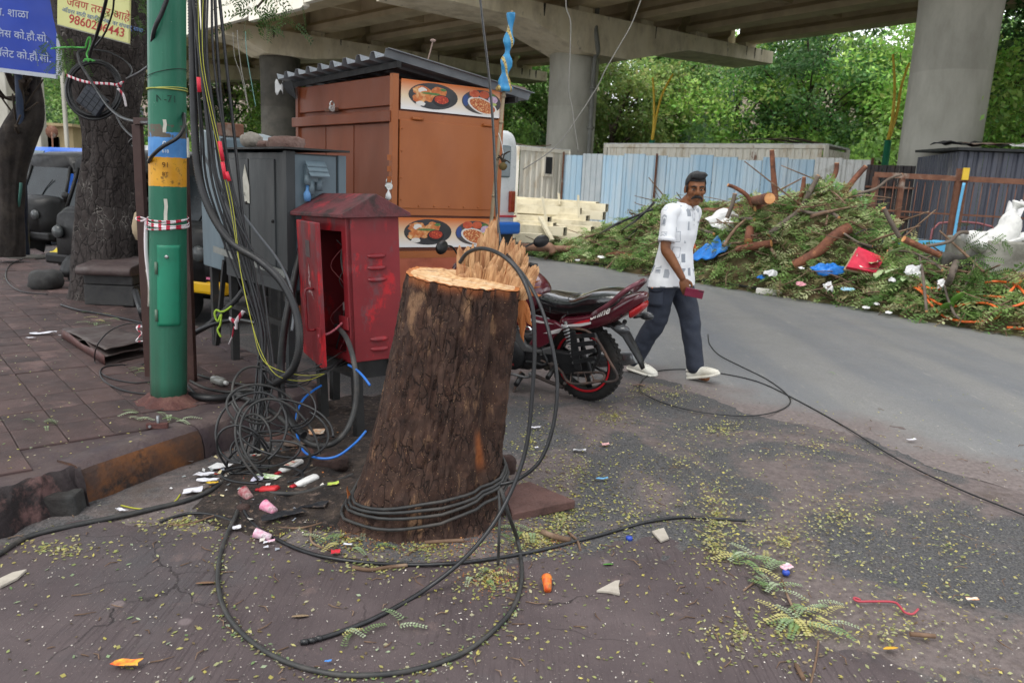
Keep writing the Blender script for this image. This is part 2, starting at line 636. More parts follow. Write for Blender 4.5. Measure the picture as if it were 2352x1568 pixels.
rag=[G(x,y,SZ)for x,y in((168,1064),(140,1078),(112,1082),(88,1093),(60,1096),(34,1110),(0,1116),(-60,1135),(-140,1150),(-260,1190))]
SW=[KC+ED*-70,KC,KL]+[Vector((p.x,p.y,0))for p in rag]+[Vector((-9,2.2,0)),Vector((-60,20,0))]
m_pave=M('worn red brown paving','#4a3a39','#5a4744',5,'#3b3030',2.2,.52,.12,.8,0,.35,70,rand=.07,c4='#685350',sc4=1.4,th4=.6)
m_bed=M('dark dirt in paving joints','#42373a','#524644',9,rough=.9,bump=.3)
mb=MB()
mb.prism([Vector((p.x,p.y,-.1))for p in SW],(0,0,SZ-.008+.1))
side=mb.build('sidewalk',m_bed,None,True,kind='structure')
TW,TL=.215,.325
cand=[]
inner=SW
for i in range(-6,60):
 for j in range(-70,60):
  c0=KC+EN*(TW*(i+.5))-ED*(TL*(j+.5*(i%2)*0+.5))
  cs=[c0+ED*(a*TL/2)+EN*(b*TW/2)for a,b in((-1,-1),(1,-1),(1,1),(-1,1))]
  if c0.y<1.6 or min(sdist(q.x,q.y,SW)for q in cs)<.035:
   continue
  if min(abs((q-KC).cross(KD).z)for q in cs)<.15 and(c0-KC).dot(KD)<1.8 and(c0-KC).dot(KD)>-.1:
   continue
  q=c0-Vector((0,0,CAMH))
  dz=(c0-Vector((0,0,CAMH-SZ)))
  w_=dz.dot(FW)
  if w_<.5:
   continue
  u_,v_=1176+FPX*dz.dot(CX)/w_,784-FPX*dz.dot(CY)/w_
  if-60<u_<860 and v_<1200:
   cand.append((w_,c0))
cand.sort(key=lambda a:a[0])
meshes=[]
for k in range(5):
 mb=MB()
 sx,sy=TL/2-.0018,TW/2-.0018
 b=.004
 n=lambda a,c:.0025*noise.noise(Vector((a*9+k*7,c*9,k)))
 bot=[Vector((x,y,0))for x,y in((-sx,-sy),(sx,-sy),(sx,sy),(-sx,sy))]
 top=[Vector((x*(1-b/sx),y*(1-b/sy),.026+n(x,y)))for x,y in((-sx,-sy),(sx,-sy),(sx,sy),(-sx,sy))]
 mid=[Vector((p.x,p.y,.021))for p in bot]
 mb.loft([bot,mid,top],True,0,False)
 meshes.append(mb)
first={}
for n_,(w_,c0)in enumerate(cand[:298]):
 k=random.randrange(5)
 if k not in first:
  o=meshes[k].build('paving_slab',m_pave,side,True)
  first[k]=o
 else:
  o=first[k].copy();COL.objects.link(o)
 o.location=(c0.x,c0.y,SZ-.022+random.uniform(-.0025,.002))
 o.rotation_euler=(random.uniform(-.006,.006),random.uniform(-.006,.006),math.atan2(ED.y,ED.x)+random.uniform(-.012,.012))
m_kor=M('kerb with worn orange paint','#41332e','#50392d',8,'#6e4628',5,.53,.1,.8,0,.5,45,c4='#2f2724',sc4=4,th4=.58)
m_kdk=M('dirty dark kerb concrete','#40353a','#544846',7,'#6a5c58',4,.62,.08,.8,0,.5,45,c4='#5e7f8e',sc4=16,th4=.70)
kp=(KL-KC).length
cuts=[(kp,kp-.70,m_kor),(kp-.71,kp-1.22,m_kdk),(kp-1.23,.02,m_kdk)]
KN=Vector((KD.y,-KD.x,0))
if KN.dot(Vector((1,-.3,0)))<0:
 KN=-KN
for a,b,m_ in cuts:
 rings=[]
 n_=14
 for i in range(n_+1):
  p=KC+KD*(a+(b-a)*i/n_)
  e=.012*fbm(p.x,p.y,6,4)
  end=1-(.3 if i in(0,n_)else 0)*.06
  prof=[(.055+e,-.12),(.05+e,.06),(.035+e*.7,SZ*end-.045),(.018,SZ*end-.014),(-.012,SZ*end+.004),(-.05,SZ*end+.008),(-.145,SZ+.004),(-.15,-.1)]
  rings.append([p+KN*q+Vector((0,0,z))for q,z in prof])
 mb=MB().loft([q[:4]for q in rings],False,0,True,False)
 mb.loft([q[3:]for q in rings],False,1,True,False)
 mb.poly(rings[0]).poly(rings[-1])
 mb.build('kerb_stone',[m_,m_kdk],side,True)
EO=-EN
for k in range(14):
 a=KC-ED*(k*.9+.05);b=KC-ED*(k*.9+.93)
 mb=MB()
 mb.hexa([a+EO*.09+Vector((0,0,-.05)),b+EO*.09+Vector((0,0,-.05)),b-EO*.07+Vector((0,0,-.05)),a-EO*.07+Vector((0,0,-.05)),a+EO*.06+Vector((0,0,SZ+.006)),b+EO*.06+Vector((0,0,SZ+.006)),b-EO*.07+Vector((0,0,SZ+.006)),a-EO*.07+Vector((0,0,SZ+.006))])
 mb.build('kerb_stone',m_kdk,side,True,bevel=.012)
m_bank=M('crumbled dark soil','#2a2325','#43383a',6,'#1c1819',3,.5,.1,.9,0,.9,30,c4='#5c4442',sc4=3,th4=.6)
topl=[Vector((p.x,p.y,SZ-.004))for p in[G(185,1072,SZ)]+rag]
lowl=[G(x,y,-.03)for x,y in((215,1190),(200,1196),(170,1202),(130,1214),(90,1228),(50,1246),(0,1272),(-60,1300),(-120,1330),(-200,1380),(-320,1450))]
tl,ll=smooth_pts(topl,6),smooth_pts(lowl,6)
def bank(u,v):
 f=u*(len(tl)-1);i=min(int(f),len(tl)-2);q=f-i
 a=tl[i].lerp(tl[i+1],q);b=ll[i].lerp(ll[i+1],q)
 p=a.lerp(b,v)
 h=.5*(1+math.cos(PI*min(1,v*1.35)))
 z=b.z+(a.z-b.z)*h-(.10*math.exp(-((v-.72)/.2)**2))
 k=math.sin(PI*v)**.5 if 0<v<1 else 0
 return Vector((p.x+.03*k*fbm(p.x,p.y,8,1),p.y+.03*k*fbm(p.x,p.y,8,7),z+.05*k*fbm(p.x,p.y,9,3)))
MB().grid(bank,90,26).build('soil_bank',m_bank,None,True,kind='structure')
mb=MB()
a,b=G(110,1150,.05),G(196,1140,.06)
d_=(b-a);d_.z=0;d_.normalize();nn=Vector((d_.y,-d_.x,0))
P_=[]
for z,s_ in((-.1,1),(.085,.86)):
 for q,w_ in((-.03,-.05),(.14,-.06),(.16,.06),(-.05,.05)):
  P_.append(a+d_*q*s_+nn*w_*-s_+Vector((0,0,z-.05+.02*q)))
mb.hexa(P_)
mb.build('kerb_stone',M('mossy grey stone','#383a3a','#4c4b48',8,'#2a2726',3,.5,.1,.85,0,.6,40),side,True,bevel=.012)
def soil(cx,cy,rx,ry,rz,seed):
 def fn(u,v):
  a=2*PI*u
  r_=v*(1+.30*noise.noise(Vector((math.cos(a)*1.5,math.sin(a)*1.5,seed)))+.12*noise.noise(Vector((math.cos(a)*5,math.sin(a)*5,seed))))
  x,y=rx*r_*math.cos(a),ry*r_*math.sin(a)
  x,y=cx+x*math.cos(rz)-y*math.sin(rz),cy+x*math.sin(rz)+y*math.cos(rz)
  return Vector((x,y,gz(x,y)+.014*(1-v**3)-.008*v**6+.012*(1-v)*fbm(x,y,9.,seed)))
 return MB().grid(fn,70,30)
m_soil=M('dark damp soil','#2b2422','#40362f',16,'#1f1a19',7,.52,.08,.95,0,1.,50,c4='#5e5048',sc4=26,th4=.6)
soil(-.93,3.78,.60,.80,-.3,2.).build('soil_patch',m_soil,None,True,kind='structure')
soil(-.75,4.95,.75,.55,.2,5.).build('soil_patch',m_soil,None,True,kind='structure')
# ================================================================ the flyover / station viaduct
m_con=M('cream painted concrete','#dfd3b6','#e8dec6',3,'#b8ac92',1.2,.58,.12,.8,0,.15,20,stretch=(1,1,.5),c4='#6f675a',sc4=2.6,th4=.66)
m_gird=M('tan concrete girder','#cdbd9a','#d6c8a8',1.5,'#b5a588',.8,.55,.15,.85)
m_fasc=M('pale cream fascia','#e2ddcd','#ebe7da',2,'#c4bdab',2.5,.62,.08,.7,stretch=(1,1,.25))
m_pier=M('grey concrete pier','#aeaca1','#bbb9ae',.8,'#98968b',1.2,.55,.14,.85,0,.1,8,stretch=(1,1,.4))
m_rail=M('pale grey railing paint','#c9ccd0',rough=.5)
m_dark=M('dark grey steel','#26282a','#313335',5,rough=.6)
m_stain=M('black water stains','#1f1c18','#2c2822',20,rough=.95)
fly=T('flyover','cream and tan concrete flyover on round grey piers crossing overhead','flyover',(2.8,34.6,0))
CL=[Vector(p)for p in((-35.4,62.6,0),(-25.0,50.8,0),(-14.9,39.3,0),(-4.9,29.2,0),(5.1,16.2,0),(15.1,3.2,0))]
CR=[Vector(p)for p in((-19.4,74.2,0),(-9.3,62.4,0),(.75,50.9,0),(11.5,40.7,0),(21.5,27.7,0),(31.5,14.7,0))]
PT=[.16,.16,.16,.466,.42,.45]
for i,(a,b,tp)in enumerate(zip(CL,CR,PT)):
 d=(b-a);ln_=d.length;d.normalize();nn=Vector((-d.y,d.x,0))
 pts=[]
 zt,ze,zp=8.5,7.93,6.95
 if i<3:
  zp=7.35
 for s_,z in((0,ze),(max(.05,tp-.2)*ln_,ze-.12),((tp-.06 if tp>.2 else.10)*ln_,zp),((tp+.06)*ln_,zp),((tp+.24)*ln_,ze-.12),(ln_,ze)):
  pts.append(a+d*s_+Vector((0,0,z)))
 pts+=[b+Vector((0,0,zt)),a+Vector((0,0,zt))]
 o=MB().prism([p-nn*1.15 for p in pts],nn*2.3).build('pier_cap',m_con,fly,bevel=.03)
 for k in range(6):
  q=a+d*ln_*(.07+.172*k)
  for s_ in(-.62,.62):
   MB().box(q+nn*s_+Vector((0,0,8.62)),(.75,.5,.25),math.atan2(d.y,d.x)).build('bearing_block',m_con,fly)
 for s_ in(.9,.93,.955,.60,.12,.30):
  if i in(2,3):
   q=a+d*ln_*s_-nn*1.158
   w=.03+.03*random.random()
   mb=MB();h=.25+.3*random.random()
   mb.poly([q+d*-w+Vector((0,0,8.49)),q+d*w+Vector((0,0,8.49)),q+d*w*.4+Vector((0,0,8.49-h)),q-d*w*.4+Vector((0,0,8.49-h))])
   mb.build('stain',m_stain,fly)
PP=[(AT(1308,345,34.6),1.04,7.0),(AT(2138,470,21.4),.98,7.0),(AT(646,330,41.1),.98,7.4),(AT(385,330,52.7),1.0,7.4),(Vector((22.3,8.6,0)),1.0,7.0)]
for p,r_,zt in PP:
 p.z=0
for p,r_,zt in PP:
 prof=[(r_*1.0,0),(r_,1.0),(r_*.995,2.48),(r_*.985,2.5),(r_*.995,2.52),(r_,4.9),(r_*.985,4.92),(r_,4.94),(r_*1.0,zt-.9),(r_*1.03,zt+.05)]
 MB().lathe(prof,40,Matrix.Translation(p)).build('pier',M('shade darkened pier','#4f4c45','#5c584f',1,'#3d3b36',1.2,.55,.14,.85)if p.x<-10 and r_<.99 else m_pier,fly)  # left pier: its shade is painted in as a darker concrete colour
 MB().lathe([(r_*1.3,-.05),(r_*1.3,1.0),(r_*1.22,1.06)],8,Matrix.Translation(p)@Matrix.Rotation(.4,4,'Z')).build('plinth',m_pier,fly)
for i in range(len(CL)-1):
 for k in range(6):
  f=.07+.172*k
  a=CL[i].lerp(CR[i],f);b=CL[i+1].lerp(CR[i+1],f)
  d=(b-a).normalized();x=Vector((-d.y,d.x,0))
  a=a+d*.25;b=b-d*.25
  prof=[(-.45,8.75),(.45,8.75),(.45,9.0),(.2,9.22),(.2,10.0),(.75,10.15),(.75,10.24),(-.75,10.24),(-.75,10.15),(-.2,10.0),(-.2,9.22),(-.45,9.0)]
  MB().prism([a+x*q+Vector((0,0,z))for q,z in prof],b-a).build('girder',m_gird,fly)
 e=.6
 a0,a1,b0,b1=CL[i],CR[i],CL[i+1],CR[i+1]
 u=(a1-a0).normalized()
 P_=[a0-u*e,a1+u*e,b1+u*e,b0-u*e]
 MB().prism([p+Vector((0,0,10.26))for p in P_],(0,0,.35)).build('deck_slab',m_gird,fly)
 for f in(.33,.67):
  a=a0.lerp(b0,f);b=a1.lerp(b1,f)
  MB().bar(a+u*1.3+Vector((0,0,9.7)),b-u*1.3+Vector((0,0,9.7)),.3,.9).build('diaphragm',m_gird,fly)
edge=CL[:4]
for i in range(3):
 a,b=edge[i],edge[i+1]
 d=(b-a).normalized();x=Vector((-d.y,d.x,0));L_=(b-a).length
 if x.y>0:
  x=-x
 n_=3
 for k in range(n_):
  s0,s1=L_*k/n_+.03,L_*(k+1)/n_-.03
  zb0=8.18 if k!=1 else 8.02
  if i==2 and k==2:
   s1=L_-1.2
  bot=[(s0,zb0),(s0+.2,zb0)]
  if i==2 and k==2:
   bot+=[(s0+(s1-s0)*q,zb0+.5*max(0,q-.3)**1.5*1.2)for q in(.35,.5,.65,.8,.9)]+[(s1,8.75)]
  else:
   bot+=[(s1-.25,zb0),(s1,zb0+.06)]
  pts=[a+d*s_+x*.45+Vector((0,0,z))for s_,z in bot]+[a+d*s1+x*.45+Vector((0,0,9.78)),a+d*s0+x*.45+Vector((0,0,9.78))]
  MB().prism(pts,x*.28).build('fascia_panel',m_fasc,fly)
 MB().bar(a+x*.62+Vector((0,0,9.84)),b+x*.62+Vector((0,0,9.84)),.42,.1).build('fascia_coping',m_fasc,fly)
 mb=MB()
 for z in(10.1,10.95):
  mb.bar(a+x*.6+Vector((0,0,z)),b+x*.6+Vector((0,0,z)),.07,.07)
 for k in range(int(L_/.16)):
  q=a+d*.16*k+x*.6
  w=.09 if k%12==0 else.035
  mb.box(q+Vector((0,0,10.45)),(w,w,1.1),math.atan2(d.y,d.x))
 mb.build('railing',m_rail,fly)
 mb=MB()
 mb.hexa([a+x*.1+d*(L_*.45)+Vector((0,0,9.9)),a+x*.1+d*(L_*.8)+Vector((0,0,9.9)),a+x*-.1+d*(L_*.8)+Vector((0,0,9.9)),a+x*-.1+d*(L_*.45)+Vector((0,0,9.9)),a+x*.1+d*(L_*.45)+Vector((0,0,13.)),a+x*.1+d*(L_*.8)+Vector((0,0,13.)),a+x*-.1+d*(L_*.8)+Vector((0,0,13.)),a+x*-.1+d*(L_*.45)+Vector((0,0,13.))])
 mb.build('platform_screen',M('pale platform screen','#b9b7ad',rough=.5),fly)
 for q in(.1,.55):
  p=a+d*L_*q
  MB().box(p+x*.35+Vector((0,0,8.6)),(.5,.3,1.0),math.atan2(d.y,d.x)).build('bracket',m_con,fly)
p=PP[0][0]
mb=MB()
q=Vector((p.x+.75,p.y-.95,0))
mb.cable([q+Vector((0,0,9.6)),q+Vector((0,0,8.4)),q+Vector((-.05,-.4,7.9)),q+Vector((.1,-.35,7.1)),q+Vector((.02,-.02,6.6)),q+Vector((.02,-.02,3.5)),q+Vector((.02,-.02,.6))],.1,10,8)
for z in(5.6,4.0,2.6):
 mb.rod(q+Vector((.02,-.02,z)),q+Vector((.02,-.02,z+.12)),.14)
mb.build('drain_pipe',M('grey plastic pipe','#7d7e78','#6c6d68',4),fly)
# ================================================================ trees behind the viaduct
m_leaf=leaf_mat('tree leaves',.45)
m_bark_far=M('grey brown bark','#3a322a','#4a4036',6,rough=.9,bump=.4,bsc=20)
PAL={'mid':['#668549','#779656','#5a7842','#85a361','#6b8a4d'],'dark':['#46663a','#527543','#3d5a34','#5f8250','#4b6d3f'],'bright':['#8cb158','#9cbf64','#7b9f4f','#a8ca70','#87aa57'],'olive':['#73854a','#839556','#63753f','#8a9c5c','#6d7f48'],}
def crown(name,parent,n_cl,per,rx,ry,rz,zc,leaf,pal,seed,spread=.62,bottom=-.75):
 rg=np.random.default_rng(seed)
 cen=[]
 while len(cen)<n_cl:
  d=rg.normal(size=3);d/=np.linalg.norm(d)
  r=rg.uniform(.45,1.0)**.6
  if d[2]*r<bottom:
   continue
  wob=1+.22*math.sin(3*math.atan2(d[1],d[0])+seed)+.12*math.sin(7*d[2]+seed*2)
  cen.append(d*r*wob)
 cen=np.array(cen)*np.array([rx,ry,rz])+np.array([0,0,zc])
 P,A,B,C=[],[],[],[]
 pc=np.array([lin(h)for h in PAL[pal]])
 for c in cen:
  sg=spread*rg.uniform(.6,1.3)
  n=int(per*rg.uniform(.6,1.3))
  off=rg.normal(size=(n,3))*np.array([sg,sg,sg*.55])
  p=c+off
  a=off/(np.linalg.norm(off,axis=1,keepdims=True)+1e-6)+rg.normal(size=(n,3))*.7+np.array([0,0,-.25])
  a/=np.linalg.norm(a,axis=1,keepdims=True)
  up=rg.normal(size=(n,3))*.6+np.array([0,0,1.])
  b=np.cross(a,up);b/=(np.linalg.norm(b,axis=1,keepdims=True)+1e-6)
  L=leaf*rg.uniform(.6,1.35,(n,1))
  P.append(p);A.append(a*L);B.append(b*L*.27)
  cl=pc[rg.integers(len(pc))]*rg.uniform(1.05,1.45)
  C.append(np.clip(cl*rg.uniform(.75,1.3,(n,1))*(1+.10*rg.normal(size=(n,3))),0.004,.8))
 return np_leaves('crown',np.concatenate(P),np.concatenate(A),np.concatenate(B),np.concatenate(C),m_leaf,parent,.25,True),cen
def make_tree(label,pal,h,r,seed,loc,leaf=.34,n_cl=85,per=105,low=.3,group='trees behind the flyover'):
 t_=T('tree',label,'tree',loc,0,group)
 zc=h*(1+low)/2
 rz=h*(1-low)/2
 cr,cen=crown('crown',t_,n_cl,per,r,r,rz,zc,leaf,pal,seed)
 mb=MB()
 rg=random.Random(seed)
 top=Vector((rg.uniform(-.4,.4),rg.uniform(-.4,.4),h*.55))
 mb.tube(smooth_pts([(0,0,-.2),(.1,.05,h*.15),(top.x*.5,top.y,h*.33),top],4),[.32-.016*i for i in range(13)],9)
 for k in range(0,len(cen),6):
  c=Vector(cen[k])
  s_=Vector((top.x*.5,top.y,min(top.z,max(h*.2,c.z*.6))))
  m_=s_.lerp(c,.5)+Vector((0,0,.4))
  mb.tube(smooth_pts([s_,m_,c],3),[.12,.1,.08,.06,.05,.04,.025],5)
 mb.build('trunk',m_bark_far,t_,True)
 return t_
tree_lab=['mid green tree far left between the blue sign and the leaning trunk','dark tall tree behind the coiled cable trunk at far left','fresh green tree left of the green pole','broad green tree behind the green street pole','bright green tree seen left of the kiosk above the grey cabinet','mid green tree directly behind the brown kiosk','small olive tree just right of the kiosk roof','tall green tree behind the middle grey pier','bright green tree right of the middle pier','dark tall tree behind the left yellow twin-arm pole','bright green tree above the long white container','tall mid green tree above the right end of the blue hoarding','mid green tree left of the right-hand yellow pole','dark tree hidden mostly by the big right pier','olive tree at the right edge behind the lime green one','tallest tree at the back right of the middle pier','tall broad tree at the back above the walking man','tall broad tree at the back left of the middle pier','tall broad tree at the back left of the big right pier','tall broad tree at the far right edge','dark tree at the far left edge under the blue sign','broad tall tree at the far left edge furthest away']
protos={}
spec_=[(-33,62,13,4.6,'mid',0),(-25,68,15,5.2,'dark',1),(-17,60,12,4.4,'bright',2),(-10,66,15,5.2,'mid',3),(-3.5,60,12,4.4,'bright',4),(2,56,13,4.6,'mid',.5),(6.2,51,10,3.8,'olive',1.5),(9.5,58,15,5.2,'mid',2.2),(14,53,12,4.4,'bright',3.2),(18,50,15,5.2,'dark',4.2),(22.5,47,12,4.4,'bright',5.2),(27,50,15,5.2,'mid',.9),(31,43,13,4.6,'mid',1.9),(36,46,15,5.2,'dark',2.9),(40,38,13,4.6,'olive',3.9),(12,66,17,5.8,'mid',5.),(24,60,17,5.8,'mid',6.),(1,70,17,5.8,'mid',1.),(34,57,17,5.8,'mid',2.),(47,50,17,5.8,'mid',2.5),(-41,72,15,5.2,'dark',3.3),(-50,66,17,5.8,'mid',.3)]
names_={'mid':'full leafy mid green tree','dark':'tall dark green tree','bright':'lower fresh green tree','olive':'small olive green tree'}
for i,(x,y,h,r,pal,rz)in enumerate(spec_):
 key=(pal,h)
 lab=names_[pal]+' in the wall of trees behind the flyover'
 if h==17:
  lab='tallest broad green trees at the back behind the flyover'
 if key not in protos:
  protos[key]=make_tree(lab,pal,h,r,100+i,(x,y,0),.29,int(105*(h/13)**1.3),170,.10)
  o=protos[key]
 else:
  o=copy_tree(protos[key])
  o.location=(x,y,0)
 o['label']=tree_lab[i]
 o.rotation_euler.z=rz
 s_=random.uniform(.93,1.07)
 o.scale=(s_,s_,s_)
tb=make_tree('bright lime green young tree right of the big grey pier','bright',6.2,2.2,77,(14.6,21.8,0),.17,120,120,.18,None)
PAL['lime']=['#8fc23c','#9fd04a','#7fb236','#b0dc5c']
tb2=make_tree('dark green tree behind the lime green one at the right edge','dark',9.5,3.0,78,(19.2,29.5,0),.26,120,110,.15,None)
NSC=60000
P=np.stack([RNG.uniform(-60,48,NSC),RNG.normal(size=NSC)*1.1,RNG.beta(1.15,1.3,NSC)*5.2],1)
P[:,1]+=45.5-.22*np.abs(P[:,0]+5)+np.where(P[:,0]<-5,.45*np.abs(P[:,0]+5),0)
P[:,2]*=.72+.22*np.sin(P[:,0]*.8)+.16*np.sin(P[:,0]*2.1+1)
pc=np.array([lin(h)for h in PAL['mid']+PAL['bright'][:3]+PAL['dark']])
ci=((np.floor(P[:,0]*.7+np.sin(P[:,0]*3+P[:,2])*.7+P[:,2]*.4).astype(int)*7)%len(pc))
A=rand_dirs(NSC)*RNG.uniform(.22,.42,(NSC,1));B=perp(A)*np.linalg.norm(A,axis=1,keepdims=True)*.3
np_leaves('scrub',P,A,B,pc[ci]*RNG.uniform(.95,1.5,(NSC,1)),m_leaf,None,.2,kind='stuff')
m_blk=M('pinkish beige plaster','#a8988c','#b8a89c',1.5,rough=.85)
m_win=M('dark window glass','#3c4248',rough=.2)
for i,(x,y,w,h,rz,lab)in enumerate([(-48,104,34,15,.1,'beige housing block far behind the trees at the left'),(-8,96,36,14,-.1,'beige housing block behind the trees in the middle'),(34,84,40,15,-.45,'beige housing block behind the trees at the right'),(66,58,34,14,-.9,'beige housing block at far right behind the trees')]):
 b_=T('housing_block',lab,'building',(x,y,0),rz,'housing blocks behind the trees')
 MB().box((0,0,h/2),(w,9,h)).build('wall',m_blk,b_,True)
 MB().box((0,0,h+.2),(w+.6,9.6,.4)).build('roof',m_con,b_,True)
 proto=None
 for fl in range(int(h/3.2)):
  for k in range(int(w/3.6)):
   if proto is None:
    proto=MB().box((0,0,0),(1.5,.1,1.4)).build('window',m_win,b_,True)
    o=proto
   else:
    o=proto.copy();COL.objects.link(o)
   o.location=(-w/2+2+k*3.6,-4.53,1.9+fl*3.2)
m_yel=M('yellow pole paint','#c9a52a','#d8b53a',3,rough=.45)
m_grn2=M('green pole paint','#2f7d5e',rough=.5)
def vpole(base_px,Y,arms,lab):
 b=AT(base_px[0],base_px[1],Y)
 t_=T('lamp_pole',lab,'lamp pole',(b.x,b.y,0),0,'yellow twin-arm poles among the trees')
 MB().tube([(b.x,b.y,0),(b.x,b.y,b.z)],[.12,.11],10).build('base',m_grn2,t_)
 for ar in arms:
  pts=[b+Vector((0,0,-.02))]+[AT(x,y,Y)for x,y in ar]
  s_=smooth_pts(pts,5)
  MB().tube(s_,[.065-.03*i/len(s_)for i in range(len(s_))],8).build('arm',m_yel,t_)
vpole((1498,322),33,[[(1502,280),(1502,220),(1499,178)],[(1508,265),(1522,215),(1546,170)]],'yellow twin-arm pole seen left of the big pier behind the long container')
vpole((2040,322),27,[[(2050,270),(2055,200),(2051,125)],[(2060,260),(2070,200),(2088,145)]],'yellow twin-arm pole close beside the big right-hand pier')
# ================================================================ hoarding, containers, shed, railing
m_blue=M('faded light blue sheet','#9dbdd2','#b3cfdf',1.2,'#c6d1d6',.9,.55,.12,.55,0,0,stretch=(1,1,.25),rand=.12,c4='#9a8a70',sc4=3,th4=.72)
m_cream=M('cream ribbed steel','#e8e2d2','#efeadc',2,'#c8b699',3,.60,.1,.6,stretch=(1,1,.4),c4='#7a4a32',sc4=2.4,th4=.68)
m_rust=M('rusty brown steel','#5b3a2c','#74503e',8,'#8e8378',3,.62,.06,.8,0,.3,60)
m_gray=M('dark slate corrugated sheet','#4a4d58','#585b66',2,'#6d6c6c',1.5,.6,.08,.5,stretch=(1,1,.3))
m_white=M('dirty white sheet','#cfd0cc','#dedfdb',3,'#a09c92',3,.6,.1,.5)
def corr(a,b,z0,z1,pitch=.2,dep=.035,th=.004,jit=0.,nz=1):
 """one corrugated sheet between ground points a and b"""
 a,b=Vector(a),Vector(b)
 d=(b-a);L_=d.length;d.normalize();x=Vector((-d.y,d.x,0))
 s_,prof=0.,[]
 k=0
 while s_<L_-1e-4:
  for q,w in((0,0),(.42,0),(.55,1),(.87,1)):
   ss=s_+q*pitch
   if ss<L_:
    prof.append((ss,w*dep))
  s_+=pitch
 prof.append((L_,0))
 mb=MB()
 rows=[]
 for k in range(nz+1):
  z=z0+(z1-z0)*k/nz
  rows.append([a+d*s_+x*(w+jit*noise.noise(Vector((s_*.8,z*.8,a.x))))+Vector((0,0,z))for s_,w in prof])
 mb.loft(rows,False,0,False,False)
 return mb
hf=T('hoarding','light blue corrugated sheet hoarding along the far side of the road','hoarding',(6,26,0))
ha,hb=AT(1290,436,27.6),AT(1990,460,22.6)
ha.z=hb.z=0
N_=13
hd=(hb-ha)
zt=[2.66,2.72,2.68,2.74,2.70,2.66,2.75,2.70,2.62,2.72,2.68,2.74,2.70]
for k in range(N_):
 a=ha+hd*(k/N_);b=ha+hd*((k+.985)/N_)
 off=Vector((0,-.02*(k%2),0))
 ml=m_blue if k<11 else m_white
 if k==1:
  ml=M('bare galvanised sheet','#a7b2b6','#b9c0c2',3,rough=.4)
 corr(a+off,b+off,.08+.03*math.sin(k*3),zt[k],.21,.03,jit=.02,nz=3).build('corrugated_sheet',ml,hf,solid=.004)
for k in(0,4.5,13):
 a=ha+hd*(k/N_)+Vector((0,-.06,0))
 MB().bar(a,a+Vector((0,0,2.76)),.06,.06).build('post',m_rust,hf)
for z in(.9,1.9):
 MB().bar(ha+Vector((.05,.07,z)),hb+Vector((.05,.07,z)),.05,.05).build('rail',m_rust,hf)
def container(label,a,b,z0,h,w,mat,vents=()):
 a,b=Vector(a),Vector(b)
 a.z=b.z=0
 d=(b-a);L_=d.length;d.normalize();x=Vector((-d.y,d.x,0))
 t_=T('site_container',label,'container',(a+b)/2)
 corr(a+d*.12,b-d*.12,z0+.12,z0+h-.12,.26,.04).build('front_panel',mat,t_,solid=.003)
 corr(b+x*.1,b+x*(w-.1),z0+.12,z0+h-.12,.26,.04).build('end_panel',mat,t_,solid=.003)
 corr(a+x*(w-.1),a+x*.1,z0+.12,z0+h-.12,.26,.04).build('end_panel',mat,t_,solid=.003)
 for z in(z0+.06,z0+h-.06):
  MB().bar(a+Vector((0,0,z)),b+Vector((0,0,z)),.12,.12).build('side_rail',mat,t_)
 for q in(a,b,a+x*w,b+x*w):
  MB().bar(q+Vector((0,0,z0)),q+Vector((0,0,z0+h)),.13,.13).build('corner_post',mat,t_)
 MB().box((a+b)/2+x*w/2+Vector((0,0,z0+h+.01)),(L_+.1,w+.1,.06),math.atan2(d.y,d.x)).build('roof',m_white,t_)
 for s_,z,ww,hh in vents:
  q=a+d*s_-x*.03+Vector((0,0,z))
  f=MB().box(q,(ww,.08,hh),math.atan2(d.y,d.x)).build('vent',mat,t_)
  MB().box(q-x*.045+Vector((0,0,-.02)),(ww*.7,.012,hh*.72),math.atan2(d.y,d.x)).build('opening',m_dark,f)
 return t_
cont1=container('cream ribbed site container with a small dark vent left of the blue hoarding',AT(1186,420,27),AT(1302,420,28.4),.0,2.85,2.6,m_cream,((1.35,2.3,.42,.8),))
cont2=container('long rust streaked white container standing behind the blue hoarding',AT(1385,420,31.5),AT(1886,440,26.2),.35,2.95,2.4,m_cream,())
m_scr=M('weathered scrap sheet','#77695d','#8f8175',5,'#5c4033',3,.55,.1,.8)
for px,py,Y,L_,lab in((1215,343,28.6,1.6,'thin rusty scrap sheet lying on the left container roof'),(1765,340,27.8,2.4,'bent grey scrap sheet lying on the long container roof'),(1835,345,27,1.7,'pale plank on the right end of the long container')):
 p=AT(px,py,Y)
 z=2.97 if px<1300 else 3.40
 MB().grid(lambda u,v:Vector((p.x+(u-.5)*L_,p.y+v*.7,z+.06+.07*math.sin(u*4+px)+.02*v)),10,3).build('scrap_sheet',m_scr,None,solid=.02,label=lab,cat='scrap sheet')
sa,sb=AT(2186,470,17.6),AT(2720,470,16.6)
sa.z=sb.z=0
sh=T('site_shed','dark slate corrugated site shed with junk on its flat roof','shed',(sa+sb)/2)
zt_=AT(2186,347,17.6).z
n_=9
for k in range(n_):
 a=sa.lerp(sb,k/n_);b=sa.lerp(sb,(k+.985)/n_)
 corr(a,b,.1,zt_,.2,.05,nz=1).build('corrugated_sheet',m_gray,sh,solid=.004)
corr(sa+Vector((.6,3,0)),sa,.1,zt_,.2,.05).build('corrugated_sheet',m_gray,sh,solid=.004)
x_=Vector((.1,1,0))
MB().prism([sa+Vector((-.12,-.12,zt_+.02)),sb+Vector((.1,-.12,zt_+.02)),sb+Vector((.5,3,zt_+.12)),sa+Vector((.5,3,zt_+.12))],(0,0,.06)).build('roof',m_dark,sh)
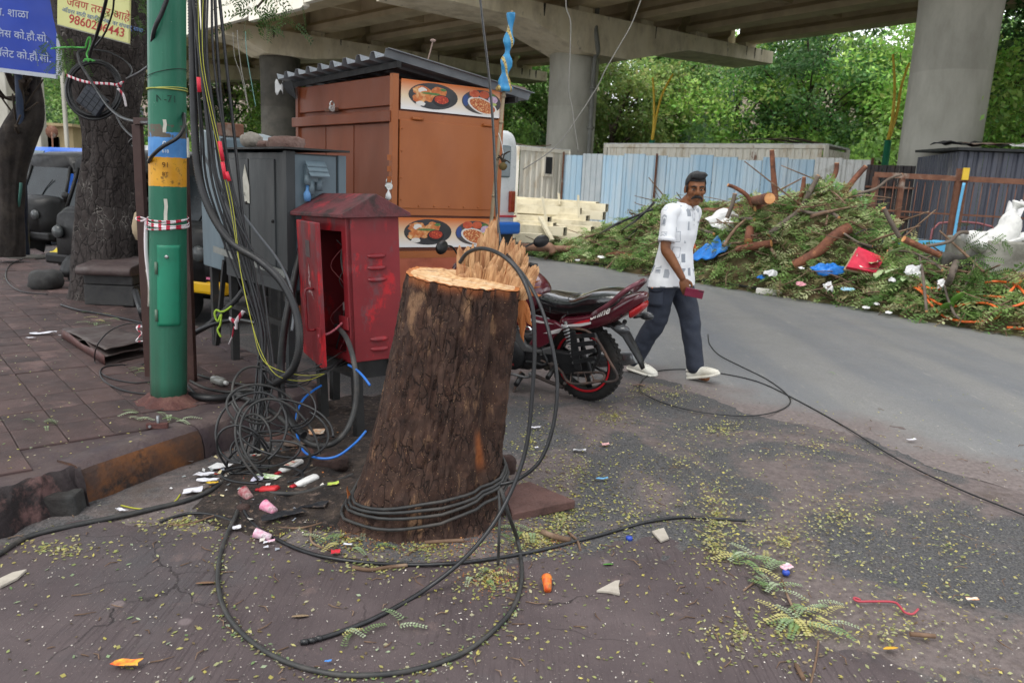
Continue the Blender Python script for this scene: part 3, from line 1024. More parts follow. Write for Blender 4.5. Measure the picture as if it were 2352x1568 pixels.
for k in range(7):
 u=.03+.14*k
 p=sa.lerp(sb,u)+Vector((0,.2,zt_+.12))
 w=random.uniform(.4,1.1)
 mb=MB()
 mb.grid(lambda a,b:p+Vector(((a-.5)*w,b*.6,.06+.08*fbm(a*2+k,b*2,1.2,k)+.05*a)),6,4)
 mb.build('roofing_scrap',[m_dark,m_scr,m_white][k%3]if k else m_dark,None,solid=.015,label=['black torn roofing felt on the left corner of the shed roof','brown scrap sheet on the shed roof near its left corner','pale folded scrap sheet on the shed roof','third scrap from the left on the shed roof, black','brown bent scrap on the shed roof near the edge of the photo','pale scrap at the right edge of the shed roof','black scrap furthest right on the shed roof'][k],cat='roof scrap')
da,db=AT(1980,470,19.6),AT(2092,470,19.2)
da.z=db.z=0
dk=T('dark_fence','dark rusty sheet fence between the hoarding and the big pier','fence',(da+db)/2)
for k in range(3):
 corr(da.lerp(db,k/3),da.lerp(db,(k+.98)/3),.05,AT(2000,378,19.5).z,.18,.03).build('corrugated_sheet',M('rusty black sheet','#2c2a2c','#3a3636',4,'#4c3a30',2,.6,.1,.7),dk,solid=.004)
for z in(1.2,1.9):
 MB().bar(da+Vector((0,-.05,z)),db+Vector((0,-.05,z)),.08,.05).build('rail',m_rust,dk)
m_bwall=M('bright blue painted wall','#4a9cc8','#5aabd4',3,'#8a9aa0',2.5,.62,.08,.7,0,.2,30,c4='#6b6660',sc4=5,th4=.68)
wa,wb=AT(1990,520,14.0),AT(2420,556,12.6)
wz=.92
wd=(wb-wa);wd.z=0;wl_=wd.length;wd.normalize();wx=Vector((-wd.y,wd.x,0))
wa.z=wb.z=0
wall=T('parapet_wall','low bright blue wall half buried by the heap of branches','wall',(wa+wb)/2)
MB().prism([wa+Vector((0,0,-.1)),wb+Vector((0,0,-.1)),wb+Vector((0,0,wz)),wa+Vector((0,0,wz+.02))],wx*.3).build('wall_body',m_bwall,wall,bevel=.02)
q=wa+wd*(wl_*.30)
text_mesh('96855',.2,M('maroon paint','#7a3a44',rough=.8),wall,pm(wall).inverted()@(wa+wd*.55-wx*.004+Vector((0,0,.70))),wd,(0,0,1),shear=.1)
ra=T('railing','rusty brown railing with thin bars on the blue wall','railing',(wa+wb)/2+Vector((0,0,wz)))
zr=2.02
top_a,top_b=wa+wx*.15+Vector((0,0,zr)),wb+wx*.15+Vector((0,0,zr-.06))
MB().bar(top_a,top_b,.07,.09).build('top_rail',m_rust,ra)
MB().bar(top_a+Vector((0,0,-.62)),top_b+Vector((0,0,-.58)),.02,.03).build('middle_rail',m_rust,ra)
for k,f in enumerate((.01,.165,.47,.505,.93)):
 p=wa.lerp(wb,f)+wx*.15
 MB().bar(p+Vector((0,0,wz-.02)),p+Vector((0,0,zr+(.14 if k in(2,3)else-.04))),.075,.075).build('post',m_rust,ra)
proto=None
for k in range(22):
 f=.03+.0437*k
 p=wa.lerp(wb,f)+wx*.15
 if proto is None:
  proto=MB().rod((0,0,0),(.012,0,zr-wz-.1),.007,6).build('bar',m_rust,ra,True)
  o=proto
 else:
  o=proto.copy();COL.objects.link(o)
 o.location=pm(ra).inverted()@(p+Vector((0,0,wz)))
p=wa.lerp(wb,.495)+wx*.1
MB().box(p+Vector((0,-.06,zr+.05)),(.1,.03,.2)).build('yellow_clamp',m_yel,ra)
MB().cable([wa.lerp(wb,.505)+wx*-.05+Vector((0,0,zr-.1)),wa.lerp(wb,.498)-wx*.03+Vector((0,0,1.4)),wa.lerp(wb,.495)-wx*.05+Vector((0,0,.3))],.025,7).build('water_hose',M('light blue hose','#5fa7cf',rough=.5),None,label='light blue hose hanging down the railing post by the yellow clamp',cat='hose')
f0=wa.lerp(wb,.40)+wx*.5
mb=MB()
mb.cable([f0+Vector((-.1,0,.8)),f0+Vector((0,0,1.22)),f0+Vector((.95,.0,1.2)),f0+Vector((.9,0,.8))],.02,6,3)
mb.build('pipe_stand',M('dull pink paint','#9a5f62',rough=.6),None,label='small dull pink pipe frame standing behind the railing',cat='frame')
m_blkc=M('rough grey concrete','#7d7c74','#8f8e85',5,'#5f5d56',2,.55,.1,.9,0,.6,35)
m_blkd=M('dark damp concrete','#4b4a47','#5a5854',6,'#37332f',2.5,.55,.1,.9,0,.6,35)
def rough_block(name,mat,px0,px1,py_top,Y,zt_,depth,lab,cat):
 a,b=AT(px0,py_top,Y),AT(px1,py_top,Y)
 mb=MB()
 mb.box(((a.x+b.x)/2,Y+depth/2,zt_/2-.05),(b.x-a.x,depth,zt_+.1),-.12)
 o=mb.build(name,mat,None,label=lab,cat=cat,bevel=.03)
 return o
rough_block('concrete_block',m_blkc,2292,2480,560,10.6,AT(2330,556,10.6).z,1.4,'large rough grey concrete block at the right edge of the road','concrete block')
rough_block('concrete_block',m_blkd,2180,2290,590,11.0,AT(2240,590,11.0).z,.9,'lower dark damp concrete block beside the large grey one','concrete block')
m_sack=M('white woven sack','#dcdcd8','#c4c4c2',9,'#8e8e90',4,.62,.08,.7,0,.4,25)
m_plw=M('crumpled white plastic','#e4e4e4','#cfd0d2',6,rough=.45,bump=.4,bsc=18)
m_plb=M('shiny blue tarpaulin','#1f6fc4','#2f86da',5,'#1a5aa6',3,.55,.1,.38,0,.5,12)
def cloth(name,c,rx,ry,h,mat,lab,cat,seed=0.,n=26,rz=0.,tilt=0.,fold=1.):
 """a crumpled sheet with a ragged outline, lying on what is under it"""
 c=Vector(c)
 m=Matrix.Translation(c)@Matrix.Rotation(rz,4,'Z')@Matrix.Rotation(tilt,4,'X')
 def fn(u,v):
  a,r_=2*PI*u,v
  rag_=1+.28*noise.noise(Vector((math.cos(a)*1.6+seed,math.sin(a)*1.6,seed)))+.12*noise.noise(Vector((math.cos(a)*5+seed,math.sin(a)*5,1)))
  x,y=rx*r_*rag_*math.cos(a),ry*r_*rag_*math.sin(a)
  z=h*(1-r_**1.6)+h*.55*fold*noise.noise(Vector((x*3.2/max(rx,.05)*.6+seed,y*3.2/max(ry,.05)*.6,seed)))+h*.25*fold*abs(noise.noise(Vector((x*7/max(rx,.05),y*7/max(ry,.05),seed+3))))
  return m@Vector((x,y,z))
 return MB().grid(fn,n,9).build(name,mat,None,solid=.003,label=lab,cat=cat)
p=AT(2290,565,10.9)
sk=MB()
sk.ell(p+Vector((-.12,0,.02)),(.34,.2,.17),Matrix.Rotation(.3,4,'Y'),16,10,0,.5,1.2)
sk.tube(smooth_pts([p+Vector((-.02,0,.05)),p+Vector((.12,0,.22)),p+Vector((.13,0,.42)),p+Vector((.16,0,.52)),p+Vector((.2,0,.6))],3),[.17,.17,.165,.16,.15,.14,.11,.07,.04,.03,.05,.08,.09][:13],12)
sk.ell(p+Vector((.18,-.02,.1)),(.3,.16,.06),Matrix.Rotation(-.3,4,'Y'),14,8,0,.6,5)
sk.build('woven_sack',m_sack,None,label='tied white woven sack slumped on the corner of the grey concrete block',cat='sack')
for px,py,Y,lab in((2322,465,12.9,'white plastic scrap hanging on the railing bars'),(2349,462,12.8,'red and white tape scrap hanging at the right end of the railing')):
 p=AT(px,py,Y)
 MB().grid(lambda u,v:p+Vector(((u-.5)*.12*(1-v*.4)+.06*v*-1,-.02+.02*math.sin(u*5),-.28*v+.03*math.sin(u*6))),6,6).build('plastic_scrap',m_plw,None,label=lab,cat='plastic scrap')
# ================================================================ stack of cream box beams
m_beam=M('cream painted steel beam','#d8cfb4','#e2dac2',3,'#b8ae92',2.5,.6,.1,.55)
m_void=M('dark hollow of beams','#2e2b24',rough=.9)
rg=random.Random(5)
beams=[]
bd=Vector((-.93,.36,0)).normalized()
for(px,py,Y,L_,lab)in((1394,478,19.6,3.8,'cream box beam on top of the stack at its right'),(1372,473,19.8,4.0,'topmost cream box beam of the stack'),(1388,496,19.2,4.2,'cream box beam second from the top at the right'),(1334,487,19.0,4.2,'cream box beam with open end left of the top pair'),(1350,504,18.8,4.,'cream box beam at mid height with its end in view'),(1262,507,18.2,4.0,'thick cream box beam whose open end juts left'),(1274,521,17.9,4.0,'cream box beam third from the ground at the left'),(1298,532,17.6,4.2,'long cream box beam low in the stack'),(1245,548,17.2,4.4,'lowest thick cream beam at the left of the stack'),(1386,520,18.6,3.6,'cream box beam low at the right under two others'),(1361,530,18.2,3.6,'cream box beam with dark end behind the branch heap'),(1372,548,17.8,3.0,'lowest cream beam at the right poking from the branches'),(1180,556,17.0,3.0,'short lowest cream beam beside the felled log')):
 e=AT(px,py,Y)
 dd_=(bd+Vector((0,rg.uniform(-.12,.12),0))).normalized()
 a,b=e,e+dd_*L_
 b.z=e.z+rg.uniform(-.03,.05)
 w,h=.26,.2
 t_=T('box_beam',lab,'steel beam',((a+b)/2).xy.to_3d()+Vector((0,0,e.z)),0,'cream box beams stacked across the road')
 x=dd_.cross(Vector((0,0,1))).normalized()
 ri,ro=[],[]
 for s_,L in((1,ro),(.86,ri)):
  L+=[x*(-w/2*s_)+Vector((0,0,-h/2*s_)),x*(w/2*s_)+Vector((0,0,-h/2*s_)),x*(w/2*s_)+Vector((0,0,h/2*s_)),x*(-w/2*s_)+Vector((0,0,h/2*s_))]
 mb=MB()
 mb.loft([[a+q for q in ri],[a+q for q in ro],[b+q for q in ro],[b+q for q in ri]],False,0,False)
 mb.build('beam_walls',m_beam,t_)
 MB().loft([[a+dd_*.35+q*.99 for q in ri],[a+dd_*.05+q*.99 for q in ri]][::-1],False,0,False).build('hollow',m_void,t_)
 MB().poly([a+dd_*.3+q*.98 for q in ri]).build('hollow',m_void,t_)
for px,py0,py1,Y,lab in((1258,528,452,17.8,'thin upright prop leaning in the middle of the beam stack'),(1330,500,448,18.5,'upright stake right of the middle of the beam stack'),(1186,500,446,18,'upright stake at the left of the beam stack'),(1285,470,444,19.9,'short stake at the back of the beam stack')):
 a,b=AT(px,py0,Y),AT(px-(12 if px==1258 else 2),py1,Y)
 MB().bar(a,b,.09,.05).build('stake',m_beam,None,label=lab,cat='stake',group='stakes in the beam stack')
MB().bar(AT(1240,500,17.6),AT(1268,552,17.2),.1,.06).build('stake',m_beam,None,label='slanting stake across the front of the beam stack',cat='stake',group='stakes in the beam stack')
# ================================================================ white minibus behind the kiosk
bus=T('minibus','white minibus with blue and red stripe seen behind the brown kiosk','bus',(0,0,0))
m_bw=M('white vehicle paint','#e3e6e8','#d5d9dc',2,rough=.3,coat=.4)
m_bb=M('blue vehicle stripe','#2c62b0',rough=.35)
m_br=M('red vehicle stripe','#b3262e',rough=.35)
m_glass=M('dark vehicle glass','#56636a','#6a777c',2,rough=.12,spec=.6)
e=AT(1185,515,15.0)
bus.location=(e.x-.70,15.2,0)
bus.rotation_euler.z=math.atan2(.84,-.56)-PI/2+.18
z0,z1=.5,2.62
def busring(y,k=1.):
 pts=[]
 for q in range(24):
  a=2*PI*q/24
  cx,cz=math.cos(a),math.sin(a)
  x=.98*k*(abs(cx)**.25)*(1 if cx>0 else-1)
  z=(z0+z1)/2+(z1-z0)/2*k*(abs(cz)**.35)*(1 if cz>0 else-1)
  pts.append(Vector((x,y,z)))
 return pts
MB().loft([busring(0,.93),busring(.06,.985),busring(.2),busring(4.8),busring(5.4,.97),busring(5.6,.85)]).build('body',m_bw,bus,True)
MB().box((0,-.012,2.0),(1.45,.06,.62)).build('rear_window',m_glass,bus,True,bevel=.05)
for k in range(3):
 MB().box((.985,1.1+k*1.35,2.02),(.04,1.15,.6)).build('side_window',m_glass,bus,True,bevel=.04)
 MB().box((-.985,1.1+k*1.35,2.02),(.04,1.15,.6)).build('side_window',m_glass,bus,True,bevel=.04)
for s_ in(-1,1):
 MB().box((s_*.8,-.03,1.22),(.14,.07,.42)).build('tail_light',M('dark red lamp lens','#7d1f1c','#8c4a24',6,rough=.2),bus,True,bevel=.02)
 for y in(1.0,4.3):
  w_=MB().lathe([(.18,-.1),(.33,-.11),(.36,-.07),(.36,.07),(.33,.11),(.18,.1)],24,Matrix.Translation((s_*.85,y,.36))@Matrix.Rotation(PI/2,4,'Y')).build('wheel',M('black tyre rubber','#1d1d1e','#2a2a2a',12,rough=.85),bus,True)
MB().box((0,-.02,.93),(1.84,.07,.035)).build('red_stripe',m_br,bus,True)
MB().box((0,-.08,.70),(1.9,.2,.24)).build('rear_bumper',m_bb,bus,True,bevel=.05)
MB().box((0,.3,.5),(1.6,.8,.3)).build('underbody',m_dark,bus,True)
# ================================================================ felled tree stump
t=NT('rough dark bark')
nz=t.n('ShaderNodeTexNoise');nz.inputs['Scale'].default_value=7;nz.inputs['Detail'].default_value=5
t.l(t.co,nz.inputs['Vector'])
sc_=t.n('ShaderNodeVectorMath',operation='SCALE');sc_.inputs[3].default_value=.09
ad=t.n('ShaderNodeVectorMath',operation='ADD')
t.l(nz.outputs['Color'],sc_.inputs[0]);t.l(t.co,ad.inputs[0]);t.l(sc_.outputs[0],ad.inputs[1])
mp=t.mapp((34,34,9),ad.outputs[0])
vd=t.vor(1,mp,'DISTANCE_TO_EDGE')[0]
vc=t.vor(1,mp)[1]
a=t.n('ShaderNodeAttribute',attribute_name='Col')
base=t.ramp(t.noise(14,8,None,.65),[(.3,'#211613'),(.5,'#34231d'),(.7,'#4c352a')])
sepc=t.n('ShaderNodeSeparateColor');t.l(vc,sepc.inputs[0])
base=t.mix(t.math('MULTIPLY',sepc.outputs[0],.35),base,'#5e4a40')
base=t.mix(t.ramp(t.noise(5,8,t.mapp((2.2,2.2,.8)),.65),[(.58,0.),(.68,.8)]),base,'#8a6a50')
base=t.mix(t.ramp(t.noise(11,8,t.mapp((2,2,.7)),.7),[(.64,0.),(.7,.8)]),base,'#a98560')
crm=t.math('MULTIPLY',t.ramp(vd,[(.0,.8),(.06,.0)]),t.ramp(t.noise(5,6),[(.42,.0),(.58,1.)]))
base=t.mix(crm,base,'#120d0c')
base=t.mix(t.ramp(t.noise(190,2),[(.70,0.),(.73,.9)]),base,'#c9a37c')
base=t.mix(a.outputs['Fac'],base,t.ramp(t.noise(22,6),[(.3,'#8a4a26'),(.7,'#a8663a')]))
t.set(base,.85,0,.3)
hh=t.math('ADD',t.math('MULTIPLY',crm,-1.),t.math('MULTIPLY',t.noise(45,7,t.mapp((1.5,1.5,.6)),.65),1.0))
t.bump(hh,.75,.010)
m_bark=t.m
t=NT('freshly sawn wood')
w_=t.n('ShaderNodeTexWave',wave_type='RINGS',rings_direction='Z')
w_.inputs['Scale'].default_value=9;w_.inputs['Distortion'].default_value=3;w_.inputs['Detail'].default_value=4
t.l(t.co,w_.inputs['Vector'])
c=t.ramp(w_.outputs['Fac'],[(.2,'#c79a6c'),(.7,'#d6b082')])
c=t.mix(t.ramp(t.noise(6,8,t.mapp((1,3,1)),.7),[(.5,0.),(.66,.8)]),c,'#e6d2b4')
c=t.mix(t.ramp(t.noise(9,8,t.mapp((3,1,1)),.7),[(.56,0.),(.64,.8)]),c,'#9a6a44')
c=t.mix(t.ramp(t.noise(3,9,None,.75),[(.57,0.),(.63,.6)]),c,'#7a5638')
t.set(c,.75,0,.3)
t.bump(t.noise(70,6,t.mapp((3,1,1))),.4,.008)
m_saw=t.m
m_split=M('splintered wood','#a87c56','#cfa87c',16,'#8a5836',9,.55,.12,.75,0,.7,40,stretch=(2.5,2.5,.35))
m_split2=M('orange inner wood','#a9622f','#c78148',12,'#7d3f20',6,.58,.12,.75,0,.7,40,stretch=(2,2,.4))
SB=G(955,1222,0)
stump=T('tree_stump','thick leaning tree stump with pale sawn top and splintered back edge','tree stump',(SB.x,SB.y+.20,0))
o0=Vector((SB.x,SB.y+.20,0))
HS=1.155
def stump_r(a,h):
 """radius of the bark at angle a, height share h"""
 r_=.305-.065*h
 r_+=.055*math.exp(-h*10)+.02*math.exp(-h*3)
 r_*=1+.05*math.sin(2*a+.6)+.035*math.sin(3*a+2.)+.02*math.sin(5*a+h)
 r_+=math.exp(-h*11)*(.08*max(0,math.cos(3.0*a+1.9))**2+.05*max(0,math.cos(5*a))**3)
 d=math.atan2(math.sin(a+.62),math.cos(a+.62))
 r_-=.045*math.exp(-(d/.13)**2)*(.35+.65*h)
 d=math.atan2(math.sin(a+.30),math.cos(a+.30))
 r_+=.02*math.exp(-(d/.2)**2)
 return r_
def stump_c(h):
 return o0+Vector((.155*h**1.1+.012*math.sin(h*3),-.02*h,0))
def top_z(x,y):
 """the saw cut slopes down to the right"""
 return HS-.03-.13*(x-.0)+.03*y
NA,NH=220,150
mb=MB();rings=[]
cols=[]
for j in range(NH+1):
 h=(j/NH)
 ring=[]
 tq=1-.85*min(1.,max(0.,(h-.95)/.04))
 for i in range(NA):
  a=2*PI*i/NA
  c_=stump_c(h)
  q=Vector((math.cos(a)*3.2,math.sin(a)*3.2,h*3.0))
  fis=abs(noise.noise(Vector((q.x*2.1,q.y*2.1,q.z*.75))+Vector((noise.noise(q*2)*.4,0,0))))
  fis2=abs(noise.noise(Vector((q.x*4.3+5,q.y*4.3,q.z*2.1))))
  flat=.25+.75*min(1,abs(math.atan2(math.sin(a+.85),math.cos(a+.85)))/.5)
  d_=(-.011*math.exp(-(fis/.07)**2)-.006*math.exp(-(fis2/.08)**2))*flat+.007*noise.fractal(q*5,1,2,4)
  r_=stump_r(a,h)+d_
  r_=stump_r(a,h)+(r_-stump_r(a,h))*tq
  x,y=c_.x+r_*math.cos(a),c_.y+r_*math.sin(a)
  zt=top_z(x-o0.x-.2,y-o0.y)+.006*noise.noise(Vector((a*8,0,0)))
  z=-.05+(zt+.05)*h
  ring.append(Vector((x,y,z)))
  da=math.atan2(math.sin(a+.92),math.cos(a+.92))
  sc=math.exp(-((da-.22+(h-.40)*1.1)/.10)**4-((h-.38)/.075)**4)
  sc2=.8*math.exp(-((h-1.0)/.022)**2)*(noise.noise(Vector((a*5,2,1)))>-.1)
  cols.append(min(1,sc*.9+sc2*.8))
 rings.append(ring)
mb.loft(rings,False)
bark=mb.build('bark',m_bark,stump)
ca=bark.data.color_attributes.new('Col','FLOAT_COLOR','POINT')
for i,v in enumerate(cols):
 ca.data[i].color=(v,v,v,1)
tr_=rings[-1]
cc=sum(tr_,Vector())/len(tr_)
mb=MB();rr=[]
for k in range(1,13):
 f=k/12
 rr.append([cc.lerp(p,min(f,.93)if k==11 else f*.997)+Vector((0,0,.003*noise.noise(p*9*f+Vector((k*.3,0,0)))+.004))for p in tr_])
mb.loft(rr[:-1],False).poly(rr[0])
mb.loft(rr[-2:],False,1)
mb.build('sawn_face',[m_saw,m_split2],stump)
rg=random.Random(21)
tips=[]
def splinter(base,d,L,w,th,mat):
 d=d.normalized()
 x=Vector((.85,.5,0));x=(x-d*x.dot(d)).normalized();y=d.cross(x)
 n_=7
 R_=[]
 for k in range(n_+1):
  f=k/n_
  p=base+d*L*f+x*.010*noise.noise(Vector((base.x*40,f*3,1)))+y*.02*f*f*noise.noise(Vector((base.y*50,2,f)))
  ww=w*(1-f**1.5)*(1+.3*noise.noise(Vector((f*5,base.x*90,0))))+.0008
  tt=th*(1-f)+.0006
  R_.append([p-x*ww-y*tt*.4,p-x*ww*.3-y*tt,p+x*ww*.5-y*tt*.8,p+x*ww,p+x*ww*.4+y*tt,p-x*ww*.5+y*tt*.7])
 MB().loft(R_,True,0,False).build('splinter',mat,stump)
def torn(y_off,env,lean0,lean1,mat,seed,n_=34,th=.028):
 mb=MB()
 r2=random.Random(seed)
 base=smooth_pts([AT(1060,606,o0.y+.07+y_off),AT(1095,613,o0.y+.12+y_off),AT(1135,624,o0.y+.11+y_off),AT(1172,645,o0.y+.07+y_off),AT(1203,668,o0.y+.0+y_off)],16)
 hgt=0
 for i in range(n_):
  u=i/(n_-1)
  b=base[min(len(base)-1,int(u*(len(base)-1)))].copy()
  b.z=top_z(b.x-o0.x-.2,0)-.04
  f=u*(len(env)-1);j=min(int(f),len(env)-2)
  e_=env[j]+(env[j+1]-env[j])*(f-j)
  if i==0 or r2.random()<.3:
   hgt=e_*r2.uniform(.55,1.12)
  h=hgt*.70*r2.uniform(.78,1.05)+.05
  ln=lean0+(lean1-lean0)*u**2+r2.uniform(-.04,.04)
  d=Vector((ln,.12+r2.uniform(-.05,.05),1)).normalized()
  w=.013*r2.uniform(.5,1.9)
  t_=th*r2.uniform(.3,1)
  x=Vector((.93,-.2,0));y=Vector((.2,.93,0))
  R_=[]
  for q in(0,.35,.7,.88,1):
   p=b+d*h*q+x*.004*noise.noise(Vector((i*2.3,q*4,seed)))
   k=(1,1.05,.92,r2.uniform(.5,.85),r2.uniform(.04,.3))[(0,.35,.7,.88,1).index(q)]
   R_.append([p-x*w*k-y*t_*k*.5,p-y*t_*k,p+x*w*k-y*t_*k*.4,p+x*w*k*.8+y*t_*k*.5,p-x*w*k*.8+y*t_*k*.6])
  mb.loft(R_,True,0,False)
 mb.build('torn_wood',mat,stump,kind='stuff')
torn(.03,(.13,.26,.24,.38,.44,.38,.30,.24,.17,.08),-.04,.45,m_split,1)
torn(-.01,(.06,.16,.26,.28,.24,.30,.20,.15,.11,.06),-.02,.55,m_split,2)
torn(-.045,(.02,.08,.12,.14,.12,.10,.12,.08,.06,.03),.0,.5,m_split,3,30)
for k in range(60):
 u=rg.random()
 px,py=1068+128*u,610+46*u+rg.uniform(-6,14)
 p=AT(px,py,o0.y+.08+rg.uniform(-.03,.09));p.z=top_z(p.x-o0.x-.2,0)-.03
 splinter(p+Vector((0,0,-.04)),Vector((.04+.5*u**2+rg.uniform(-.15,.15),rg.uniform(-.25,.25),1)),rg.uniform(.07,.22),rg.uniform(.003,.008),rg.uniform(.002,.005),m_split if rg.random()<.7 else m_split2)
for(px,py,lx,lz,L_,w)in((1206,668,.45,-.1,.10,.03),(1202,690,.3,-.55,.14,.035),(1200,660,.8,.25,.11,.016),(1208,664,.9,.1,.09,.014),(1203,700,.16,-1,.18,.03)):
 p=AT(px,py,o0.y+.05)
 splinter(p+Vector((-.02,0,0)),Vector((lx,.1,lz)),L_,w,.014,m_split2)
p=AT(800,1150,o0.y-.1)
splinter(p+Vector((.01,0,-.06)),Vector((-.1,-.1,1)),.14,.016,.006,m_split2)
# ================================================================ green street pole
PB=G(388,920,SZ)
PTOP=AT(383,0,PB.y+.02)
dirp=(PTOP-PB)/(PTOP.z-PB.z)
zpx=lambda y:AT(387,y,PB.y).z-SZ
zo0,zb0,zb1=zpx(428),zpx(362),zpx(305)
def band_mat():
 t=NT('green pole paint chipped')
 sp=t.n('ShaderNodeSeparateXYZ');t.l(t.co,sp.inputs[0])
 z=t.math('ADD',sp.outputs[2],t.math('MULTIPLY',t.math('SUBTRACT',t.noise(30,4),.5),.014))
 g=t.ramp(t.noise(4,6,t.mapp((1,1,.3)),.6),[(.3,'#1b5f49'),(.7,'#28745b')])
 low=t.math('MULTIPLY',t.ramp(sp.outputs[2],[(.0,1.),(.75,.0)]),t.ramp(t.noise(2.5,6,t.mapp((3,3,.4)),.6),[(.35,1.),(.65,.25)]))
 g=t.mix(low,g,'#3a4238')
 def band(z0,z1,col,src):
  return t.mix(t.math('MULTIPLY',t.math('GREATER_THAN',z,z0),t.math('LESS_THAN',z,z1)),src,col)
 g=band(zb0,zb1,t.ramp(t.noise(9,5),[(.3,'#3c78b8'),(.7,'#5896d2')]),g)
 og=t.ramp(t.noise(9,5),[(.3,'#c98a16'),(.7,'#dba22a')])
 og=t.mix(t.ramp(t.noise(18,9,None,.75),[(.56,0.),(.62,.85)]),og,'#70501f')
 g=band(zo0,zb0,og,g)
 g=band(zb1-.03,zb1+.04,t.mix(t.ramp(t.noise(14,7),[(.45,0.),(.5,1.)]),g,'#5b5347'),g)
 chip=t.ramp(t.noise(22,9,t.mapp((1,1,.8)),.72),[(.665,0.),(.69,1.)])
 g=t.mix(chip,g,'#4a423a')
 g=t.mix(t.ramp(t.noise(46,6,t.mapp((1,1,.6)),.7),[(.70,0.),(.715,.8)]),g,'#b7bdb6')
 t.set(g,t.ramp(t.noise(5,5),[(.3,.38),(.7,.6)]),0,.45)
 t.bump(t.math('ADD',t.noise(60,5),t.math('MULTIPLY',chip,-1.)),.25,.004)
 return t.m
m_pole=band_mat()
pole=T('street_pole','octagonal green street pole with blue and orange painted bands','pole',PB)
RP=.104
def pp(z,ang,r_=None,out=0.):
 r_=RP*(1-.018*z)if r_ is None else r_
 return PB+dirp*z+Vector((math.cos(ang)*(r_+out),math.sin(ang)*(r_+out),0))
A0=-PI/2+.28
rings=[]
for k in range(40):
 z=-.05+7.2*k/39
 ring=[]
 for i in range(8):
  a=A0+2*PI*i/8
  for da in(-.13,-.05,.05,.13):
   q=PI/8-abs(da)*0
   rad=RP*(1-.018*z)*(math.cos(PI/8)/math.cos(PI/8-abs(da))if True else 1)
   rad=RP*(1-.018*z)*(1-.02*(1-abs(da)/.13))
   ring.append(PB+dirp*z+Vector((math.cos(a+da),math.sin(a+da),0))*rad)
 rings.append(ring)
MB().loft(rings).build('shaft',m_pole,pole)
m_door=M('green door paint','#1d7a5c','#27876a',3,'#2c5f4c',2,.58,.12,.45,0,.1,40)
z0,z1=zpx(742),zpx(560)
aa=[A0+PI/4*q for q in(0,.25,.5,.75,1,1.25,1.5,1.72)]
aa=[-PI/2-.16+.155*k for k in range(9)]
R_=[]
for z in(z0,z0+.02,(z0+z1)/2,z1-.02,z1):
 R_.append([pp(z,a,None,.004)for a in aa])
MB().loft(R_,False,0,True,False).build('access_door',m_door,pole,solid=.004)
for py in(612,718):
 q=pp(zpx(py),-PI/2-.19,None,.008)
 MB().rod(q-Vector((0,0,.035)),q+Vector((0,0,.035)),.009,8).build('hinge',M('old green brass','#5a7060',rough=.5),pole)
q=pp(zpx(586),-PI/2+.36,None,.004)
MB().lathe([(.011,0),(.011,.008),(.005,.009)],12,Matrix.Translation(q)@Matrix.Rotation(PI/2,4,'X')).build('lock',M('worn steel','#a9abaa',rough=.3,met=.8),pole)
m_stk=M('torn paper sticker','#cfcdc2','#b9b6aa',20,rough=.8)
for py,dx,w,h in((480,.3,.022,.06),(292,.27,.022,.035)):
 R_=[[pp(zpx(py)+dz,-PI/2+dx+da,None,.002)for da in(-w*4,0,w*4)]for dz in(-h,-h*.4,h*.3,h)]
 R_[2]=[p+Vector((.004,0,0))for p in R_[2]]
 MB().loft(R_,False,0,True,False).build('sticker',m_stk,pole)
m_ink=M('dark scratched ink','#1b3a30',rough=.8)
for tx,py,a,s_,mt in(('N-71',238,-.18,.055,m_ink),('91',385,.14,.04,M('brown ink','#5a3c18',rough=.8)),('BT',404,.14,.03,M('brown ink','#5a3c18',rough=.8)),('0',340,.16,.05,M('white chalk','#d2dbe4',rough=.9)),('618',352,.14,.025,M('white chalk','#d2dbe4',rough=.9))):
 an=-PI/2+a
 q=pp(zpx(py),an,None,.003)
 text_mesh(tx,s_,mt,pole,q-PB,(1,.12,0),(0,0,1))
m_str=M('yellow green twine','#9aa04a','#b4b766',30,rough=.8)
for py,m_,r_,sl in((207,m_str,.004,.0),(205.5,m_str,.003,.01),(170,M('thin dark wire','#1c2020',rough=.5),.002,.03)):
 z=zpx(py)
 MB().tube([pp(z+sl*math.cos(a*1.),a,None,.005)for a in[2*PI*k/32 for k in range(32)]],r_,6,True).build('twine',m_,None,label={207:'yellow green twine tied round the green pole below the top',205.5:'second strand of the yellow green twine round the green pole',170:'thin dark wire round the upper part of the green pole'}[py],cat='twine')
t=NT('red and white barrier tape')
sx=t.n('ShaderNodeTexWave',wave_type='BANDS',bands_direction='X');sx.inputs['Scale'].default_value=7;sx.inputs['Distortion'].default_value=2.2
t.l(t.mapp((1,1,.6)),sx.inputs['Vector'])
t.set(t.ramp(sx.outputs['Fac'],[(.62,'#e6dfe2'),(.66,'#c0334a')]),.5,0,.4)
t.bump(t.noise(40,4),.3,.004)
m_tape=t.m
mb=MB()
for k in range(6):
 z=zpx(512+4*(k-2.5))
 sl=.012*math.sin(k*2.1)
 mb.tube([pp(z+sl*math.sin(a+k)-.012*math.cos(a+1.5),a,None,.006+.001*k)for a in[2*PI*q/36 for q in range(36)]],.007,6,True,sq=.35)
q=pp(zpx(505),PI+.4,None,.012)
mb.cable([q,q+Vector((-.03,-.02,.012)),q+Vector((-.05,-.02,.0)),q+Vector((-.02,-.02,-.01)),q],.005,6)
mb.cable([q,q+Vector((-.01,.0,-.2)),q+Vector((-.005,.03,-.45)),q+Vector((.0,.03,-.72))],.012,6,sq=.3)
mb.build('barrier_tape',m_tape,None,label='red and white barrier tape wound round the green pole',cat='tape')
mb=MB()
rings=[]
